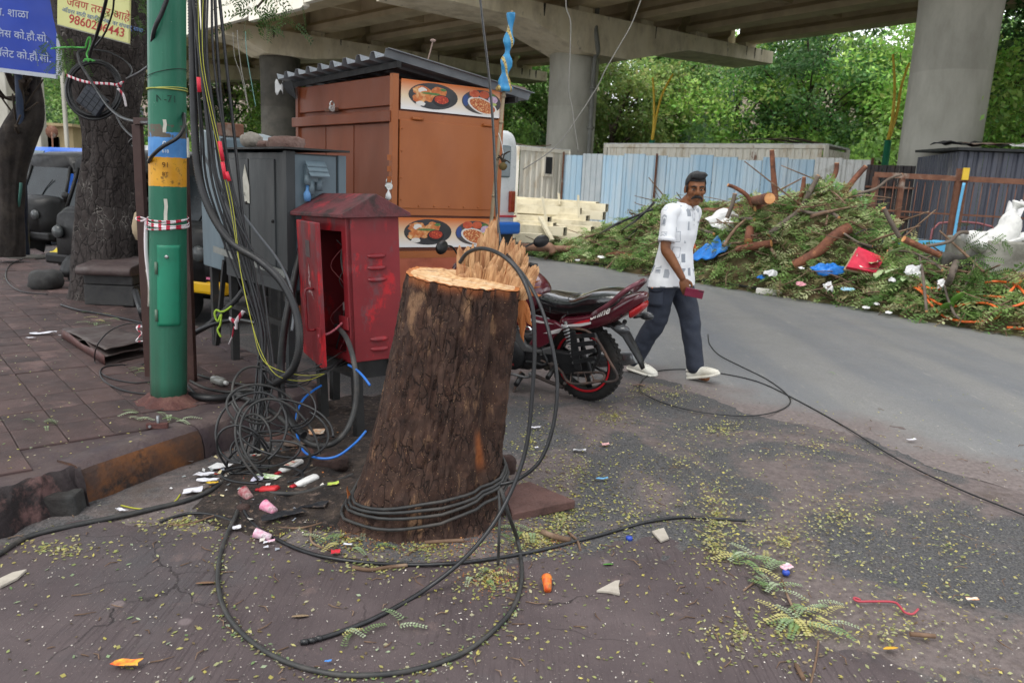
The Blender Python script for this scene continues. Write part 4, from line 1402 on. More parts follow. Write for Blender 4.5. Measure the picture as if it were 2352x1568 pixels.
for k,(r_,z)in enumerate(((.10,.05),(.125,.035),(.16,.012),(.2,-.004))):
 rings.append([PB+Vector((math.cos(a)*(r_+.03*noise.noise(Vector((math.cos(a)*3,math.sin(a)*3,k)))),math.sin(a)*(r_+.03*noise.noise(Vector((math.cos(a)*3,math.sin(a)*3,k)))),z+.015*noise.noise(Vector((a*3,k,1)))))for a in[2*PI*q/40 for q in range(40)]])
mb.loft(rings,False)
mb.build('pole_footing',M('red brown crumbling mortar','#4e3230','#63413c',14,'#7a5a50',8,.6,.1,.9,0,.8,50),pole)
b=G(364,985,SZ)
bo=T('anchor_bolt','short steel anchor bolt with clamp sticking from the paving before the green pole','bolt',b)
MB().rod(b,b+Vector((0,0,.075)),.0085,10).build('stud',M('dull zinc steel','#8a8d90','#6f7274',20,rough=.45,met=.6),bo)
MB().box(b+Vector((-.005,0,.02)),(.11,.03,.03),.2).build('clamp',M('red brown crumbling mortar','#4e3230'),bo,bevel=.004)
MB().rod(b+Vector((-.035,-.02,.02)),b+Vector((-.035,-.028,.021)),.008,8).build('nut',M('dull zinc steel','#8a8d90'),bo)
# ================================================================ brown steel frame behind the pole
m_brn=M('dark brown painted steel','#3a2522','#46302b',6,'#5a4038',3,.64,.08,.5)
f0,f1=AT(337,700,5.05),AT(435,700,4.95)
z1=AT(337,287,5.05).z
fr=T('steel_frame','tall dark brown steel post frame standing just behind the green pole','steel frame',(f0.x,f0.y,SZ))
for q,w in((f0,.055),(f1,.05)):
 MB().box((q.x,q.y,(SZ+z1)/2),(w,.05,z1-SZ)).build('post',m_brn,fr,bevel=.004)
MB().bar((f0.x,f0.y,z1+.02),(f1.x,f1.y,z1+.02),.07,.04).build('top_bar',m_brn,fr)
zz=AT(337,655,5).z
MB().bar((f0.x,f0.y+.03,zz),(f1.x,f1.y+.03,zz),.04,.04).build('cross_bar',m_brn,fr)
MB().box((f1.x+.035,f1.y-.01,AT(441,340,4.95).z),(.008,.02,.12)).build('label_plate',m_stk,fr)
p0=AT(342,620,4.8)
MB().grid(lambda u,v:p0+Vector(((u-.5)*.045,.02*math.sin(v*3),-v*.13*1.8)),3,6).build('cloth_strip',M('grey dirty cloth','#8f8a82','#a39d94',8,rough=.9),None,solid=.003,label='dirty grey cloth strip hanging behind the left of the green pole',cat='cloth')
p0=AT(325,520,5.3)
MB().ell(p0,(.055,.05,.11),None,12,8,0,.4,2).build('cloth_bundle',M('beige bundled cloth','#9a8a72','#ad9c82',9,rough=.9),None,label='beige cloth bundle hanging left of the brown post',cat='cloth')
# ================================================================ grey electric cabinets
m_cab=M('blue grey enamel','#5f7079','#6c7d86',2.5,'#4c5860',1.6,.58,.14,.42,0,.05,30,stretch=(1,1,.35),c4='#8f979a',sc4=14,th4=.71)
m_cabd=M('dark grey weathered enamel','#34383a','#404446',3,'#292b2c',2,.55,.14,.5,0,.05,30,stretch=(1,1,.3))
m_blksteel=M('black steel angle','#1f2021','#2c2b2a',8,'#4a3b32',6,.66,.08,.6)
cab=T('electric_cabinet','dark grey electric cabinet on a steel stand with stones on its roof','electric cabinet',(-1.433,4.9,SZ))
V_,U_=Vector((-.66,.75,0)).normalized(),Vector((.84,.54,0)).normalized()
C0=AT(662,500,4.9);C0.z=0
ZT,ZB_=AT(660,343,4.9).z,AT(655,645,4.9).z
def quadbox(c,a,la,b,lb,z0,z1):
 P=[c,c+a*la,c+a*la+b*lb,c+b*lb]
 return[Vector((p.x,p.y,z0))for p in P]+[Vector((p.x,p.y,z1))for p in P]
LV,LU=1.06,.33
MB().hexa(quadbox(C0+V_*.0,V_,LV,U_,LU,ZB_-.08,ZT-.02)).build('body',m_cabd,cab)
s0=C0+U_*.03-V_*.006
MB().hexa(quadbox(s0,U_,LU-.05,V_,.006,ZB_-.06,ZT-.03)).build('side_panel',m_cab,cab)
MB().hexa(quadbox(C0-V_*.015-U_*.015,V_,.045,U_,.055,SZ,ZT-.01)).build('corner_post',m_cabd,cab)
MB().hexa(quadbox(C0+U_*(LU-.01)-V_*.02,V_,.04,U_,.05,ZB_-.1,ZT-.02)).build('corner_post',m_cab,cab)
MB().hexa(quadbox(C0-V_*.07-U_*.06,V_,LV+.16,U_,LU+.1,ZT,ZT+.012)).build('roof',m_blksteel,cab)
for s_,zz0,zz1 in((.18,ZB_,ZT-.06),(.60,ZB_,ZT-.06)):
 MB().hexa(quadbox(C0+V_*s_-U_*.009,V_,.40,U_,.012,zz0,zz1)).build('door',m_cabd,cab,bevel=.004)
for s_,z in((.2,1.25),(.62,1.35),(.98,1.2)):
 q=C0+V_*s_-U_*.014
 MB().ell(q+Vector((0,0,z)),(.012,.012,.012),None,8,6).build('bolt_head',m_blksteel,cab)
q=C0+V_*.62-U_*.013
mb=MB();zc=AT(572,420,5.2).z
mb.poly([q+V_*a+Vector((0,0,zc+z))for a,z in((.02,.12),(.06,.03),(.05,-.06),(.035,-.13),(-.05,-.14),(-.05,-.02),(-.01,.06))])
mb.build('torn_notice',m_stk,cab,solid=.001)
text_mesh('E.',.03,M('black print','#222222',rough=.8),cab,pm(cab).inverted()@(q+V_*.03-U_*.003+Vector((0,0,zc-.09))),-V_,(0,0,1))
q=C0+U_*.15-V_*.012
zc=AT(718,400,5).z
MB().hexa(quadbox(q+U_*-.055,U_,.11,-V_,.05,zc-.05,zc+.055)).build('socket_box',m_cab,cab,bevel=.004)
for k in range(3):
 a=q+U_*-.06-V_*(.03+.022*k)
 MB().hexa([a+Vector((0,0,zc+.075-.03*k)),a+U_*.125+Vector((0,0,zc+.075-.03*k)),a+U_*.125-V_*.035+Vector((0,0,zc+.045-.03*k)),a-V_*.035+Vector((0,0,zc+.045-.03*k)),a+Vector((0,0,zc+.081-.03*k)),a+U_*.125+Vector((0,0,zc+.081-.03*k)),a+U_*.125-V_*.035+Vector((0,0,zc+.051-.03*k)),a-V_*.035+Vector((0,0,zc+.051-.03*k))]).build('hood_slat',m_cab,cab)
for du,dz,L_ in((-.02,-.06,.09),(.03,-.05,.07),(-.045,-.03,.06)):
 a=q+U_*du-V_*.035+Vector((0,0,zc+dz+.02))
 MB().rod(a,a+Vector((.0,-.01,-L_)),.02,12).build('pipe_socket',m_cab,cab)
a=q+U_*-.05-V_*.04+Vector((0,0,zc-.17))
MB().lathe([(.018,0),(.024,.02),(.024,.05),(.01,.07),(.01,.1)],12,Matrix.Translation(a)).build('blue_funnel',M('faded blue plastic','#4f83b8','#6a97c4',9,rough=.4),cab)
for k in range(5):
 zz=AT(690,560+15*k,5).z
 MB().hexa(quadbox(C0+U_*.05-V_*.006,U_,.09,-V_,.016,zz-.012,zz+.008)).build('louvre',m_cab,cab,bevel=.004)
for s_,u_,zf in((LV-.08,.0,SZ-.01),(LV-.08,LU-.04,.1),(.02,LU-.03,.05)):
 q=C0+V_*s_+U_*u_
 MB().hexa(quadbox(q,V_,.05,U_,.05,zf,ZB_-.08)).build('leg',m_blksteel,cab)
for z,a,b in((AT(560,605,5.2).z,LV+.16,-.02),):
 MB().bar(C0+V_*a-U_*.03+Vector((0,0,z+.03)),C0+V_*b-U_*.03+Vector((0,0,z-.02)),.012,.045).build('strap',M('galvanised strap','#7d807c','#8d908c',10,rough=.5,met=.3),cab)
z=SZ+.42
MB().bar(C0+V_*LV+Vector((0,0,z)),C0+V_*.05+Vector((0,0,z)),.04,.04).build('brace',m_blksteel,cab)
MB().bar(C0+V_*(LV+.03)+Vector((0,0,ZB_+.02)),C0+V_*(LV+.25)+Vector((0,0,SZ+.05)),.03,.03).build('brace',m_blksteel,cab)
MB().hexa(quadbox(C0+U_*.05,V_,.2,U_,.24,ZB_-.16,ZB_-.085)).build('bottom_tray',m_blksteel,cab)
D0=AT(522,450,5.75);D0.z=0
cab2=T('electric_cabinet','pale blue grey electric cabinet behind the dark one, beside the brown post','electric cabinet',(D0.x,D0.y,SZ))
z1a,z1b,zb=AT(522,318,5.75).z,AT(447,296,6.1).z,AT(480,615,6).z
P=quadbox(D0,V_,.55,U_,.5,zb,z1a)
P[5].z=z1b;P[6].z=z1b
MB().hexa(P).build('body',m_cab,cab2,bevel=.01)
for s_ in(.05,.45):
 for u_ in(.03,.4):
  MB().hexa(quadbox(D0+V_*s_+U_*u_,V_,.05,U_,.05,SZ-.1,zb)).build('leg',m_blksteel,cab2)
MB().bar(D0+V_*.02-U_*.015+Vector((0,0,zb)),D0+V_*.02-U_*.015+Vector((0,0,z1a)),.02,.02).build('door_edge',m_cabd,cab2)
m_rub=M('broken grey concrete','#8b857c','#a39c92',12,'#6a635b',6,.58,.1,.9,0,1.,40)
m_brick=M('dusty red brick','#6d554e','#8a736b',10,'#5a4039',6,.58,.1,.9,0,.9,45)
def stone(name,px,py,Y,rx,ry,rz_,mat,lab,cat='stone',z=None,seed=1.,sq=.55,rot=0.):
 p=AT(px,py,Y)
 if z is not None:
  p.z=z+rz_*.9
 mb=MB()
 vs=[]
 nu,nv=16,10
 for i in range(nv+1):
  th=PI*i/nv
  for k in range(nu):
   a=2*PI*k/nu
   q=Vector((math.sin(th)*math.cos(a),math.sin(th)*math.sin(a),math.cos(th)))
   q=Vector([abs(c)**sq*(1 if c>0 else-1)for c in q])
   q*=1+.22*noise.noise(q*1.6+Vector((seed*3,seed,0)))+.06*noise.noise(q*5+Vector((seed,0,0)))
   vs.append(p+Matrix.Rotation(rot,3,'Z')@Vector((q.x*rx,q.y*ry,q.z*rz_)))
 fs=[(i*nu+k,(i+1)*nu+k,(i+1)*nu+(k+1)%nu,i*nu+(k+1)%nu)for i in range(nv)for k in range(nu)]
 mb.add(vs,fs,True)
 return mb.build(name,mat,None,label=lab,cat=cat)
zr_=ZT+.012
stone('stone',577,326,5.35,.075,.06,.055,m_rub,'jagged pale grey lump of rubble on the dark cabinet roof','stone',zr_,2.2,.8)
stone('stone',610,333,5.25,.055,.05,.025,m_brick,'small flat brown brick piece between the two stones on the cabinet roof','stone',zr_,4.2,.6)
stone('brick',657,330,5.15,.115,.055,.04,m_brick,'worn dusty brick lying on the dark cabinet roof at the right','brick',zr_,1.2,.35,.45)
q=AT(526,300,5.95)
MB().box((q.x,q.y,q.z),(.16,.2,.1),.7).build('rusty_box',m_rust,None,bevel=.012,label='rusty brown metal box on top of the pale cabinet',cat='metal box')
# ================================================================ red cabinet
t=NT('scuffed red enamel')
c=t.ramp(t.noise(3,7,None,.6),[(.3,'#701d24'),(.6,'#84232a')])
c=t.mix(t.ramp(t.noise(5,9,t.mapp((1,1,.7)),.68),[(.54,0.),(.6,1.)]),c,'#b51f27')
c=t.mix(t.ramp(t.noise(7,9,t.mapp((1,1,.5)),.7),[(.53,0.),(.6,.8)]),c,'#6a4044')
c=t.mix(t.ramp(t.noise(2.2,9,t.mapp((1,1,.3)),.7),[(.60,0.),(.68,.7)]),c,'#4a3034')
c=t.mix(t.ramp(t.noise(30,8,None,.75),[(.70,0.),(.715,1.)]),c,'#3a2a28')
t.set(c,t.ramp(t.noise(5,5),[(.3,.32),(.7,.6)]),0,.4)
t.bump(t.noise(30,6),.12,.005)
m_red=t.m
m_redtop=M('weathered dark red','#6a3438','#5a3033',8,'#3c2c2c',9,.54,.06,.6,0,.3,40,c4='#8d2b33',sc4=4,th4=.58)
RC=AT(816,660,4.45);RC.z=0
red=T('junction_cabinet','leaning red steel junction cabinet with gable roof and door ajar','junction cabinet',(RC.x,RC.y,.05),rot=(0,-.045,0))
rz0,rz1=.47-.05,1.335-.05
O_=Vector((0,0,0))
LV2,LU2,TH=.56,.33,.006
w=lambda p:p
th_=.012
def lbox(c,a,la,b,lb,z0,z1):
 return quadbox(Vector(c),a,la,b,lb,z0,z1)
MB().hexa(lbox(O_,U_,LU2,V_,th_,rz0,rz1)).build('side_panel',m_red,red,True,bevel=.004)
MB().hexa(lbox(O_+U_*(LU2-th_)+V_*th_,U_,th_,V_,LV2-2*th_,rz0,rz1)).build('back_panel',m_red,red,True)
MB().hexa(lbox(O_+V_*(LV2-th_),U_,LU2,V_,th_,rz0,rz1)).build('side_panel',m_red,red,True)
MB().hexa(lbox(O_+V_*th_,U_,LU2-th_,V_,LV2-2*th_,rz0,rz0+.012)).build('floor',m_red,red,True)
MB().hexa(lbox(O_-U_*.004+V_*.0,V_,.05,U_,.03,rz0,rz1)).build('door_frame',m_red,red,True)
MB().hexa(lbox(O_+V_*.05,V_,LV2-.06,U_,.02,rz1-.09,rz1)).build('door_frame',m_red,red,True)
MB().hexa(lbox(O_+V_*.05,V_,LV2-.06,U_,.02,rz0,rz0+.05)).build('door_frame',m_red,red,True)
H_=O_+V_*(LV2-.01)-U_*.012
DD=Vector((.455,-.89,0)).normalized();DX=Vector((DD.y,-DD.x,0))
if DX.dot(U_)>0:
 DX=-DX
door=MB().hexa(lbox(H_,DD,.535,DX,.028,rz0-.02,rz1-.035)).build('door',m_red,red,True,bevel=.005)
hb_=H_+DD*.41+DX*.03
MB().cable([hb_+Vector((0,0,.92-.06)),hb_+DX*.045+Vector((0,0,.92-.06)),hb_+DX*.05+Vector((0,0,.85-.06)),hb_+DX*.05+Vector((0,0,.74-.06)),hb_+DX*.045+Vector((0,0,.68-.06)),hb_+Vector((0,0,.68-.06))],.008,8,3).build('door_handle',m_red,door,True)
mb=MB()
q=H_+DD*.30+DX*.0295
mb.poly([q+DD*a+Vector((0,0,z))for a,z in((.0,1.02),(.02,.95),(.06,.84),(.10,.80),(.03,.83),(-.06,.82),(-.02,.86),(-.02,.94))])
mb.build('torn_sticker',M('scraped white paint','#b8a9a8','#8a6a6a',60,'#7d2028',40,.5,.03,.7),door,True,solid=.0008)
MB().poly([q+DD*a+Vector((0,0,z))for a,z in((-.06,1.14),(.06,1.14),(.06,1.04),(-.06,1.04))]).build('grey_plate',M('grey primer patch','#4f4142','#5d4c4c',30,rough=.6),door,True,solid=.0008)
MB().hexa(lbox(H_+DD*.46+DX*.028,DD,.085,DX,.008,.56,.64)).build('hasp',m_red,door,True)
MB().hexa(lbox(O_-U_*.012+V_*-.006,V_,.1,U_,-.008,.62,.70)).build('hasp',m_red,red,True)
a_,b_=H_+DD*.52+DX*.04+Vector((0,0,.60)),O_-U_*.022+V_*.05+Vector((0,0,.66))
mb=MB()
for k in range(2):
 mb.tube([a_.lerp(b_,f)+Vector((0,.006*math.sin(f*30+k*PI),.006*math.cos(f*30+k*PI)-.02*math.sin(f*PI)))for f in[q/30 for q in range(31)]],.0035,5)
mb.build('twisted_wire',M('dull pink copper wire','#b4606a',rough=.4),red,True)
for z in(1.10,1.03,.96,.60,.54):
 q=O_+U_*.12-V_*.002+Vector((0,0,z-.05))
 mb=MB()
 R_=[]
 for k in range(9):
  f=k/8
  s_=math.sin(PI*f)**.35 if 0<f<1 else.0
  R_.append([q+U_*(.12*f)+Vector((0,0,.014*s_)),q+U_*(.12*f)-V_*.016*s_+Vector((0,0,.004)),q+U_*(.12*f)-V_*.018*s_+Vector((0,0,-.014*s_)),q+U_*(.12*f)+Vector((0,0,-.016*s_))])
 mb.loft(R_,False,0,True,False)
 mb.build('louvre',m_red,red,True)
ov=.05
e0=O_-V_*ov-U_*ov
L_=LV2+2*ov;Wd=LU2+2*ov
zr1,zr2=rz1-.01,rz1+.125
P=[e0+Vector((0,0,zr1)),e0+U_*Wd+Vector((0,0,zr1)),e0+U_*Wd+Vector((0,0,zr1+.022)),e0+U_*Wd*.5+Vector((0,0,zr2)),e0+Vector((0,0,zr1+.022))]
MB().prism(P,V_*L_).build('roof',m_redtop,red,True,bevel=.004)
MB().hexa(lbox(O_+U_*(LU2-.05)+V_*.03,U_,.01,V_,LV2-.08,rz0+.03,rz1-.05)).build('terminal_board',m_dark,red,True)
rg=random.Random(4)
for k in range(16):
 s_=.06+.26*rg.random();z=rz1-.12-.1*rg.random()
 pts=[O_+V_*s_+U_*(.05+.1*rg.random())+Vector((0,0,z))]
 for q in range(6):
  pts.append(O_+V_*(s_+rg.uniform(-.06,.06))+U_*(.04+.12*rg.random())+Vector((0,0,z-(z-rz0)*(q+1)/6)))
 MB().cable(pts,.003+.003*(k%3==0),5,4).build('wire',[m_dark,M('dusty red wire','#a85a5e',rough=.5),M('grey dusty wire','#5c5a58',rough=.6),m_dark][k%4],red,True)
for k in range(5):
 q=O_+V_*(.08+.05*k)+U_*.12+Vector((0,0,.30+rz0))
 MB().box(q,(.03,.03,.05)).build('terminal',M('worn steel','#a9abaa'),red,True)
for s_,u_ in((.03,.03),(LV2-.07,.03),(.03,LU2-.06),(LV2-.07,LU2-.06)):
 MB().hexa(lbox(O_+V_*s_+U_*u_,V_,.05,U_,.05,-.12,rz0)).build('leg',m_blksteel,red,True)
MB().hexa(lbox(O_+V_*.06+U_*.06,V_,LV2-.12,U_,LU2-.12,rz0-.12,rz0-.002)).build('base_tray',m_blksteel,red,True)
# ================================================================ brown food kiosk
m_kio=M('burnt orange enamel','#a05a2c','#ac6534',1.5,'#8f4e28',1.1,.6,.15,.42,0,.03,14,stretch=(1,1,.5),c4='#6b3a22',sc4=6,th4=.70)
m_kiod=M('brown enamel','#74391e','#804224',1.6,'#62311b',1.3,.6,.15,.42,0,.03,14,stretch=(1,1,.4),c4='#93684c',sc4=9,th4=.71)
KO=AT(900,500,6.6);KO.z=0
kio=T('food_kiosk','locked brown metal food kiosk with corrugated roof and food pictures','kiosk',KO)
Vk,Uk=Vector((-.66,.75,0)).normalized(),Vector((.837,.547,0)).normalized()
LVk,LUk=1.80,1.08
zk=lambda y:AT(900,y,6.6).z
zt0,zb0k=zk(168),.28
MB().hexa(quadbox(KO+Vk*.03+Uk*.03,Vk,LVk-.03,Uk,LUk-.03,zb0k,zt0-.04)).build('body',m_kiod,kio)
zh0,zh1,zl=zk(250),zk(180),zk(262)
MB().hexa(quadbox(KO+Vk*.06+Uk*.004,Vk,LVk-.12,Uk,.03,zh0+.03,zh1+.03)).build('upper_hatch',m_kiod,kio,bevel=.006)
MB().hexa(quadbox(KO+Vk*.02-Uk*.02,Vk,LVk+.04,Uk,.05,zl-.06,zl+.03)).build('ledge',m_kiod,kio,bevel=.005)
for s_,L_ in((.05,.62),(.68,.52),(1.21,.55)):
 MB().hexa(quadbox(KO+Vk*s_+Uk*.012,Vk,L_-.008,Uk,.02,zb0k+.1,zl-.07)).build('lower_panel',m_kiod,kio,bevel=.003)
for q,a,b in((KO,.05,.05),(KO+Uk*(LUk-.05),.05,.05),(KO+Vk*(LVk-.05),.05,.05)):
 MB().hexa(quadbox(q-Uk*.008-Vk*.008,Vk,a,Uk,b,.02,zt0)).build('corner_post',m_kio if q!=KO+Vk*(LVk-.05)else m_kiod,kio)
F0=KO+Uk*.045
LF=LUk-.095
for z,h in((zk(263),.07),(zk(485),.06),(zk(585),.06)):
 MB().hexa(quadbox(F0-Vk*.006,Uk,LF,Vk,.03,z-h/2,z+h/2)).build('frame_bar',m_kio,kio)
zd0,zd1=zk(478),zk(272)
hd_=MB().hexa(quadbox(F0+Uk*.012-Vk*.012,Uk,LF-.02,Vk,.022,zd0,zd1)).build('hatch_door',m_kio,kio,bevel=.006)
for f in(.12,.82):
 q=F0+Uk*(LF*f)-Vk*.02+Vector((0,0,zd1+.012))
 MB().rod(q,q+Uk*.1,.012,8).build('hinge',m_kio,hd_)
for f in(.03,.97):
 for z in(.1,.35,.65,.9):
  MB().ell(F0+Uk*(LF*f)-Vk*.014+Vector((0,0,zd0+(zd1-zd0)*z)),(.008,.008,.008),None,8,6).build('rivet',m_kio,hd_)
for f in(.2,.35,.5,.65,.8):
 MB().ell(F0+Uk*(LF*f)-Vk*.014+Vector((0,0,zd0+.025)),(.008,.008,.008),None,8,6).build('rivet',m_kio,hd_)
m_cream2=M('printed sign fading from orange to white','#d99a62')
t=NT('printed sign ground')
sp=t.n('ShaderNodeSeparateXYZ');t.l(t.tc.outputs['Generated'],sp.inputs[0])
t.set(t.mix(t.ramp(t.noise(25,7,None,.75),[(.70,0.),(.72,.7)]),t.ramp(sp.outputs[2],[(.05,'#e9e6e4'),(.45,'#e6cfae'),(.95,'#d0702f')]),'#8d6a50'),.4,0,.4)
m_sign=t.m
m_plate=M('black plate print','#2b2a2d','#38373a',6,rough=.4)
m_bun=M('golden bun print','#b8562a','#d98a4a',26,'#e9c48a',16,.58,.08,.5)
m_chut=M('red chutney print','#8e2418','#c2402a',70,'#e06a3a',60,.58,.05,.5)
m_misal=M('misal print','#a02c22','#d07a3e',90,'#efc88e',80,.55,.04,.5)
m_pav=M('pav bun print','#b23a24','#d8704a',12,'#e8b08a',8,.62,.1,.45)
m_grn3=M('green herb print','#3d6a38','#6a8a4a',60,rough=.5)
m_onion=M('onion print','#b58ab0','#e8d5e4',70,rough=.5)
m_lime=M('lime print','#b9c56a',rough=.5)
m_wh=M('white print','#e2ddd6',rough=.5)
def disc(c,rx,ry,mat,name,parent,nx,nz,off,seed=0.,n=28,tilt=0.,rag=.0):
 pts=[]
 for k in range(n):
  a=2*PI*k/n
  r_=1+rag*noise.noise(Vector((math.cos(a)*2+seed,math.sin(a)*2,seed)))
  x,z=rx*r_*math.cos(a),ry*r_*math.sin(a)
  x,z=x*math.cos(tilt)-z*math.sin(tilt),x*math.sin(tilt)+z*math.cos(tilt)
  pts.append(c+nx*x+nz*z-Vk*off)
 return MB().poly(pts).build(name,mat,parent)
def food_sign(z0,z1,s0,s1,seed,cut=0.):
 a=F0+Uk*s0-Vk*.008
 sg=MB().hexa(quadbox(a,Uk,s1-s0,Vk,.006,z0,z1)).build('picture_sign',m_sign,kio)
 W_,H__=s1-s0,z1-z0
 zz=Vector((0,0,1))
 k=H__
 off=.0015
 c=a+Uk*(W_*.30)+zz*(z0+H__*.52)
 disc(c,.235*W_,.44*k,m_plate,'plate',sg,Uk,zz,off)
 for dx,dz,rx,ry,m_,o_ in((-.11,.15,.085,.17,m_bun,.5),(.045,.16,.075,.17,m_bun,1.),(-.06,-.02,.08,.18,m_bun,1.5),(-.135,-.12,.06,.15,m_bun,.7),(-.105,.17,.04,.1,m_wh,1.2),(-.02,.08,.09,.04,m_grn3,2.2),(.09,.25,.03,.05,m_grn3,1.6),(-.12,-.28,.045,.08,m_wh,.8)):
  disc(c+Uk*dx*W_+zz*dz*k,rx*W_,ry*k,m_,'food_print',sg,Uk,zz,off+.0004*o_,seed+dx*9,rag=.25)
 disc(c+Uk*.075*W_-zz*.13*k,.085*W_,.2*k,M('dark bowl print','#17171a',rough=.4),'bowl',sg,Uk,zz,off+.0012)
 disc(c+Uk*.075*W_-zz*.09*k,.068*W_,.14*k,m_chut,'food_print',sg,Uk,zz,off+.0016,3,rag=.12)
 c=a+Uk*(W_*.775)+zz*(z0+H__*.5)
 disc(c,.20*W_,.42*k,M('dark table print','#3d3b44','#5a5148',5,rough=.5),'plate',sg,Uk,zz,off)
 disc(c-Uk*.16*W_+zz*.02*k,.03*W_,.2*k,M('blue print','#2a4f9a','#3d4a6a',8,rough=.5),'food_print',sg,Uk,zz,off+.0003)
 disc(c-zz*.13*k+Uk*.01*W_,.155*W_,.27*k,m_wh,'dish',sg,Uk,zz,off+.0005,0,28,-.25)
 disc(c-zz*.13*k+Uk*.01*W_,.135*W_,.225*k,m_misal,'food_print',sg,Uk,zz,off+.001,5,28,-.25,.06)
 for dx in(-.075,.025):
  disc(c+Uk*dx*W_+zz*.27*k,.052*W_,.13*k,m_pav,'food_print',sg,Uk,zz,off+.0013,4,rag=.1)
 disc(c+Uk*.115*W_+zz*.12*k,.05*W_,.13*k,m_onion,'food_print',sg,Uk,zz,off+.0013,4,rag=.1)
 disc(c+Uk*.105*W_+zz*.26*k,.035*W_,.07*k,m_grn3,'food_print',sg,Uk,zz,off+.0011,4,rag=.3)
 disc(c+Uk*.12*W_-zz*.03*k,.035*W_,.05*k,m_lime,'food_print',sg,Uk,zz,off+.0017,4)
 return sg
food_sign(zk(251)+.01,zk(178),0.02,LF+.03,1)
food_sign(zk(568),zk(499),0.0,LF,2)
MB().hexa(quadbox(KO+Uk*.02-Vk*.004,Uk,LUk-.03,Vk,.02,.25,zk(592))).build('base_band',M('faded salmon paint','#a8553c','#b8664c',4,'#8a4636',3,.6,.1,.6),kio)
m_steel=M('bright worn steel','#c9cac8','#aeb0ae',30,rough=.28,met=.85)
def padlock(p,r_,lab,d):
 t_=T('padlock',lab,'padlock',p)
 MB().lathe([(r_,-.009),(r_,.009)],20,Matrix.Translation(p)@Matrix(((Uk.x,0,Vk.x,0),(Uk.y,0,Vk.y,0),(0,1,0,0),(0,0,0,1))),smooth=False).build('lock_body',m_steel,t_,bevel=.003)
 MB().tube(smooth_pts([p+Uk*-.6*r_+Vector((0,0,.5*r_)),p+Uk*-.62*r_+Vector((0,0,1.5*r_)),p+Vector((0,0,2.1*r_)),p+Uk*.62*r_+Vector((0,0,1.5*r_)),p+Uk*.6*r_+Vector((0,0,.5*r_))],5),.006,7).build('shackle',m_steel,t_)
padlock(AT(893,428,6.56),.032,'round steel padlock on the corner of the kiosk',0)
padlock(KO+Vk*.95-Uk*.05+Vector((0,0,zl+.08)),.03,'steel padlock under the upper hatch of the kiosk',0)
MB().hexa(quadbox(KO+Vk*.93-Uk*.03,Vk,.2,Uk,.03,zl+.06,zl+.09)).build('hasp',m_rust,kio)
for py in(362,388,412):
 MB().box(AT(894,py,6.54),(.03,.03,.045)).build('hasp',m_kio,kio)
p=AT(892,447,6.53)
MB().lathe([(.004,.05),(.006,.03),(.022,.0),(.026,-.03),(.01,-.045)],10,Matrix.Translation(p)).build('plastic_bag',m_plw,None,label='small white plastic bag tied under the kiosk padlock',cat='bag')
RFa=KO-Uk*.10-Vk*.10
LR,WR=LVk+.30,LUk+.34
zc0=zk(146)
def roof_pt(s_,u_,w_):
 return RFa+Vk*s_+Uk*u_+Vector((0,0,zc0+.03-.145*(u_-.1)-.02*s_+w_))
prof=[]
s_=0
pitch=LR/9
for k in range(9):
 for q,w_ in((0,.055),(.22,.055),(.34,0),(.88,0)):
  prof.append((s_+q*pitch,w_))
 s_+=pitch
prof.append((LR,.055))
MB().loft([[roof_pt(a,u,b)for a,b in prof]for u in(0,WR*.5,WR)],False,0,False,False).build('roof_sheet',M('galvanised blue grey sheet','#83888e','#94999e',3,'#6a6e72',2,.6,.12,.4,.2),kio,solid=.004)
mb=MB()
for u in(.12,WR-.15):
 mb.bar(roof_pt(.05,u,-.035),roof_pt(LR-.05,u,-.035),.04,.05)
mb.build('roof_batten',m_blksteel,kio)
P=[roof_pt(LR-.06,0.02,-.03),roof_pt(LR-.3,.02,-.03),roof_pt(LR-.3,.06,-.2),roof_pt(LR-.1,.06,-.12)]
MB().poly(P).build('dark_cloth',m_dark,None,solid=.004,label='dark cloth flap hanging under the left end of the kiosk roof',cat='cloth')
p=roof_pt(LR,.02,-.02)
MB().grid(lambda u,v:p+Vector(((u-.5)*.08,0,-.10*v+.03*math.sin(u*7+v*3))),6,5).build('plastic_scrap',m_plw,None,solid=.002,label='white plastic scrap at the left corner of the kiosk roof',cat='plastic scrap')
a=roof_pt(.28,.5,.06)
mb=MB();mb.cable([a,a+Vector((.03,0,.1)),a+Vector((.06,0,.22))],.006,5);mb.ell(a+Vector((.06,0,.225)),(.025,.015,.014),None,8,6)
mb.build('dry_stalk',M('dry pinkish stalk','#a08a80',rough=.9),None,label='dry stalk sticking up from the kiosk roof',cat='twig')
a=roof_pt(.22,1.05,.08)
MB().bar(a,a+Uk*.42+Vector((0,0,-.03)),.10,.03).build('plank',m_scr,None,label='grey plank lying on the right end of the kiosk roof',cat='plank')
m_bam=M('pale bamboo','#8d7d63','#a2927a',8,'#6a5c48',5,.6,.08,.7)
fa=AT(1127,520,7.0);fb=AT(1176,25,6.9)
fp=T('flag_pole','thin bamboo pole tied to the right corner of the kiosk','pole',(fa.x,fa.y,.0))
MB().tube([Vector((fa.x-.06,fa.y,.0)),fa,fb],[.018,.017,.012],9).build('bamboo',m_bam,fp)
for f in(.15,.33,.5,.62):
 q=fa.lerp(fb,f)
 MB().lathe([(.019,-.012),(.022,0),(.019,.012)],9,Matrix.Translation(q)).build('node',m_bam,fp)
a,b=AT(1156,210,6.93),AT(1175,30,6.9)
t=NT('blue satin with gold trim')
v=t.n('ShaderNodeSeparateXYZ');t.l(t.co,v.inputs[0])
w2=t.n('ShaderNodeTexWave',wave_type='BANDS',bands_direction='DIAGONAL');w2.inputs['Scale'].default_value=2.4;w2.inputs['Distortion'].default_value=1.0
t.l(t.mapp((2.2,1,.8)),w2.inputs[0])
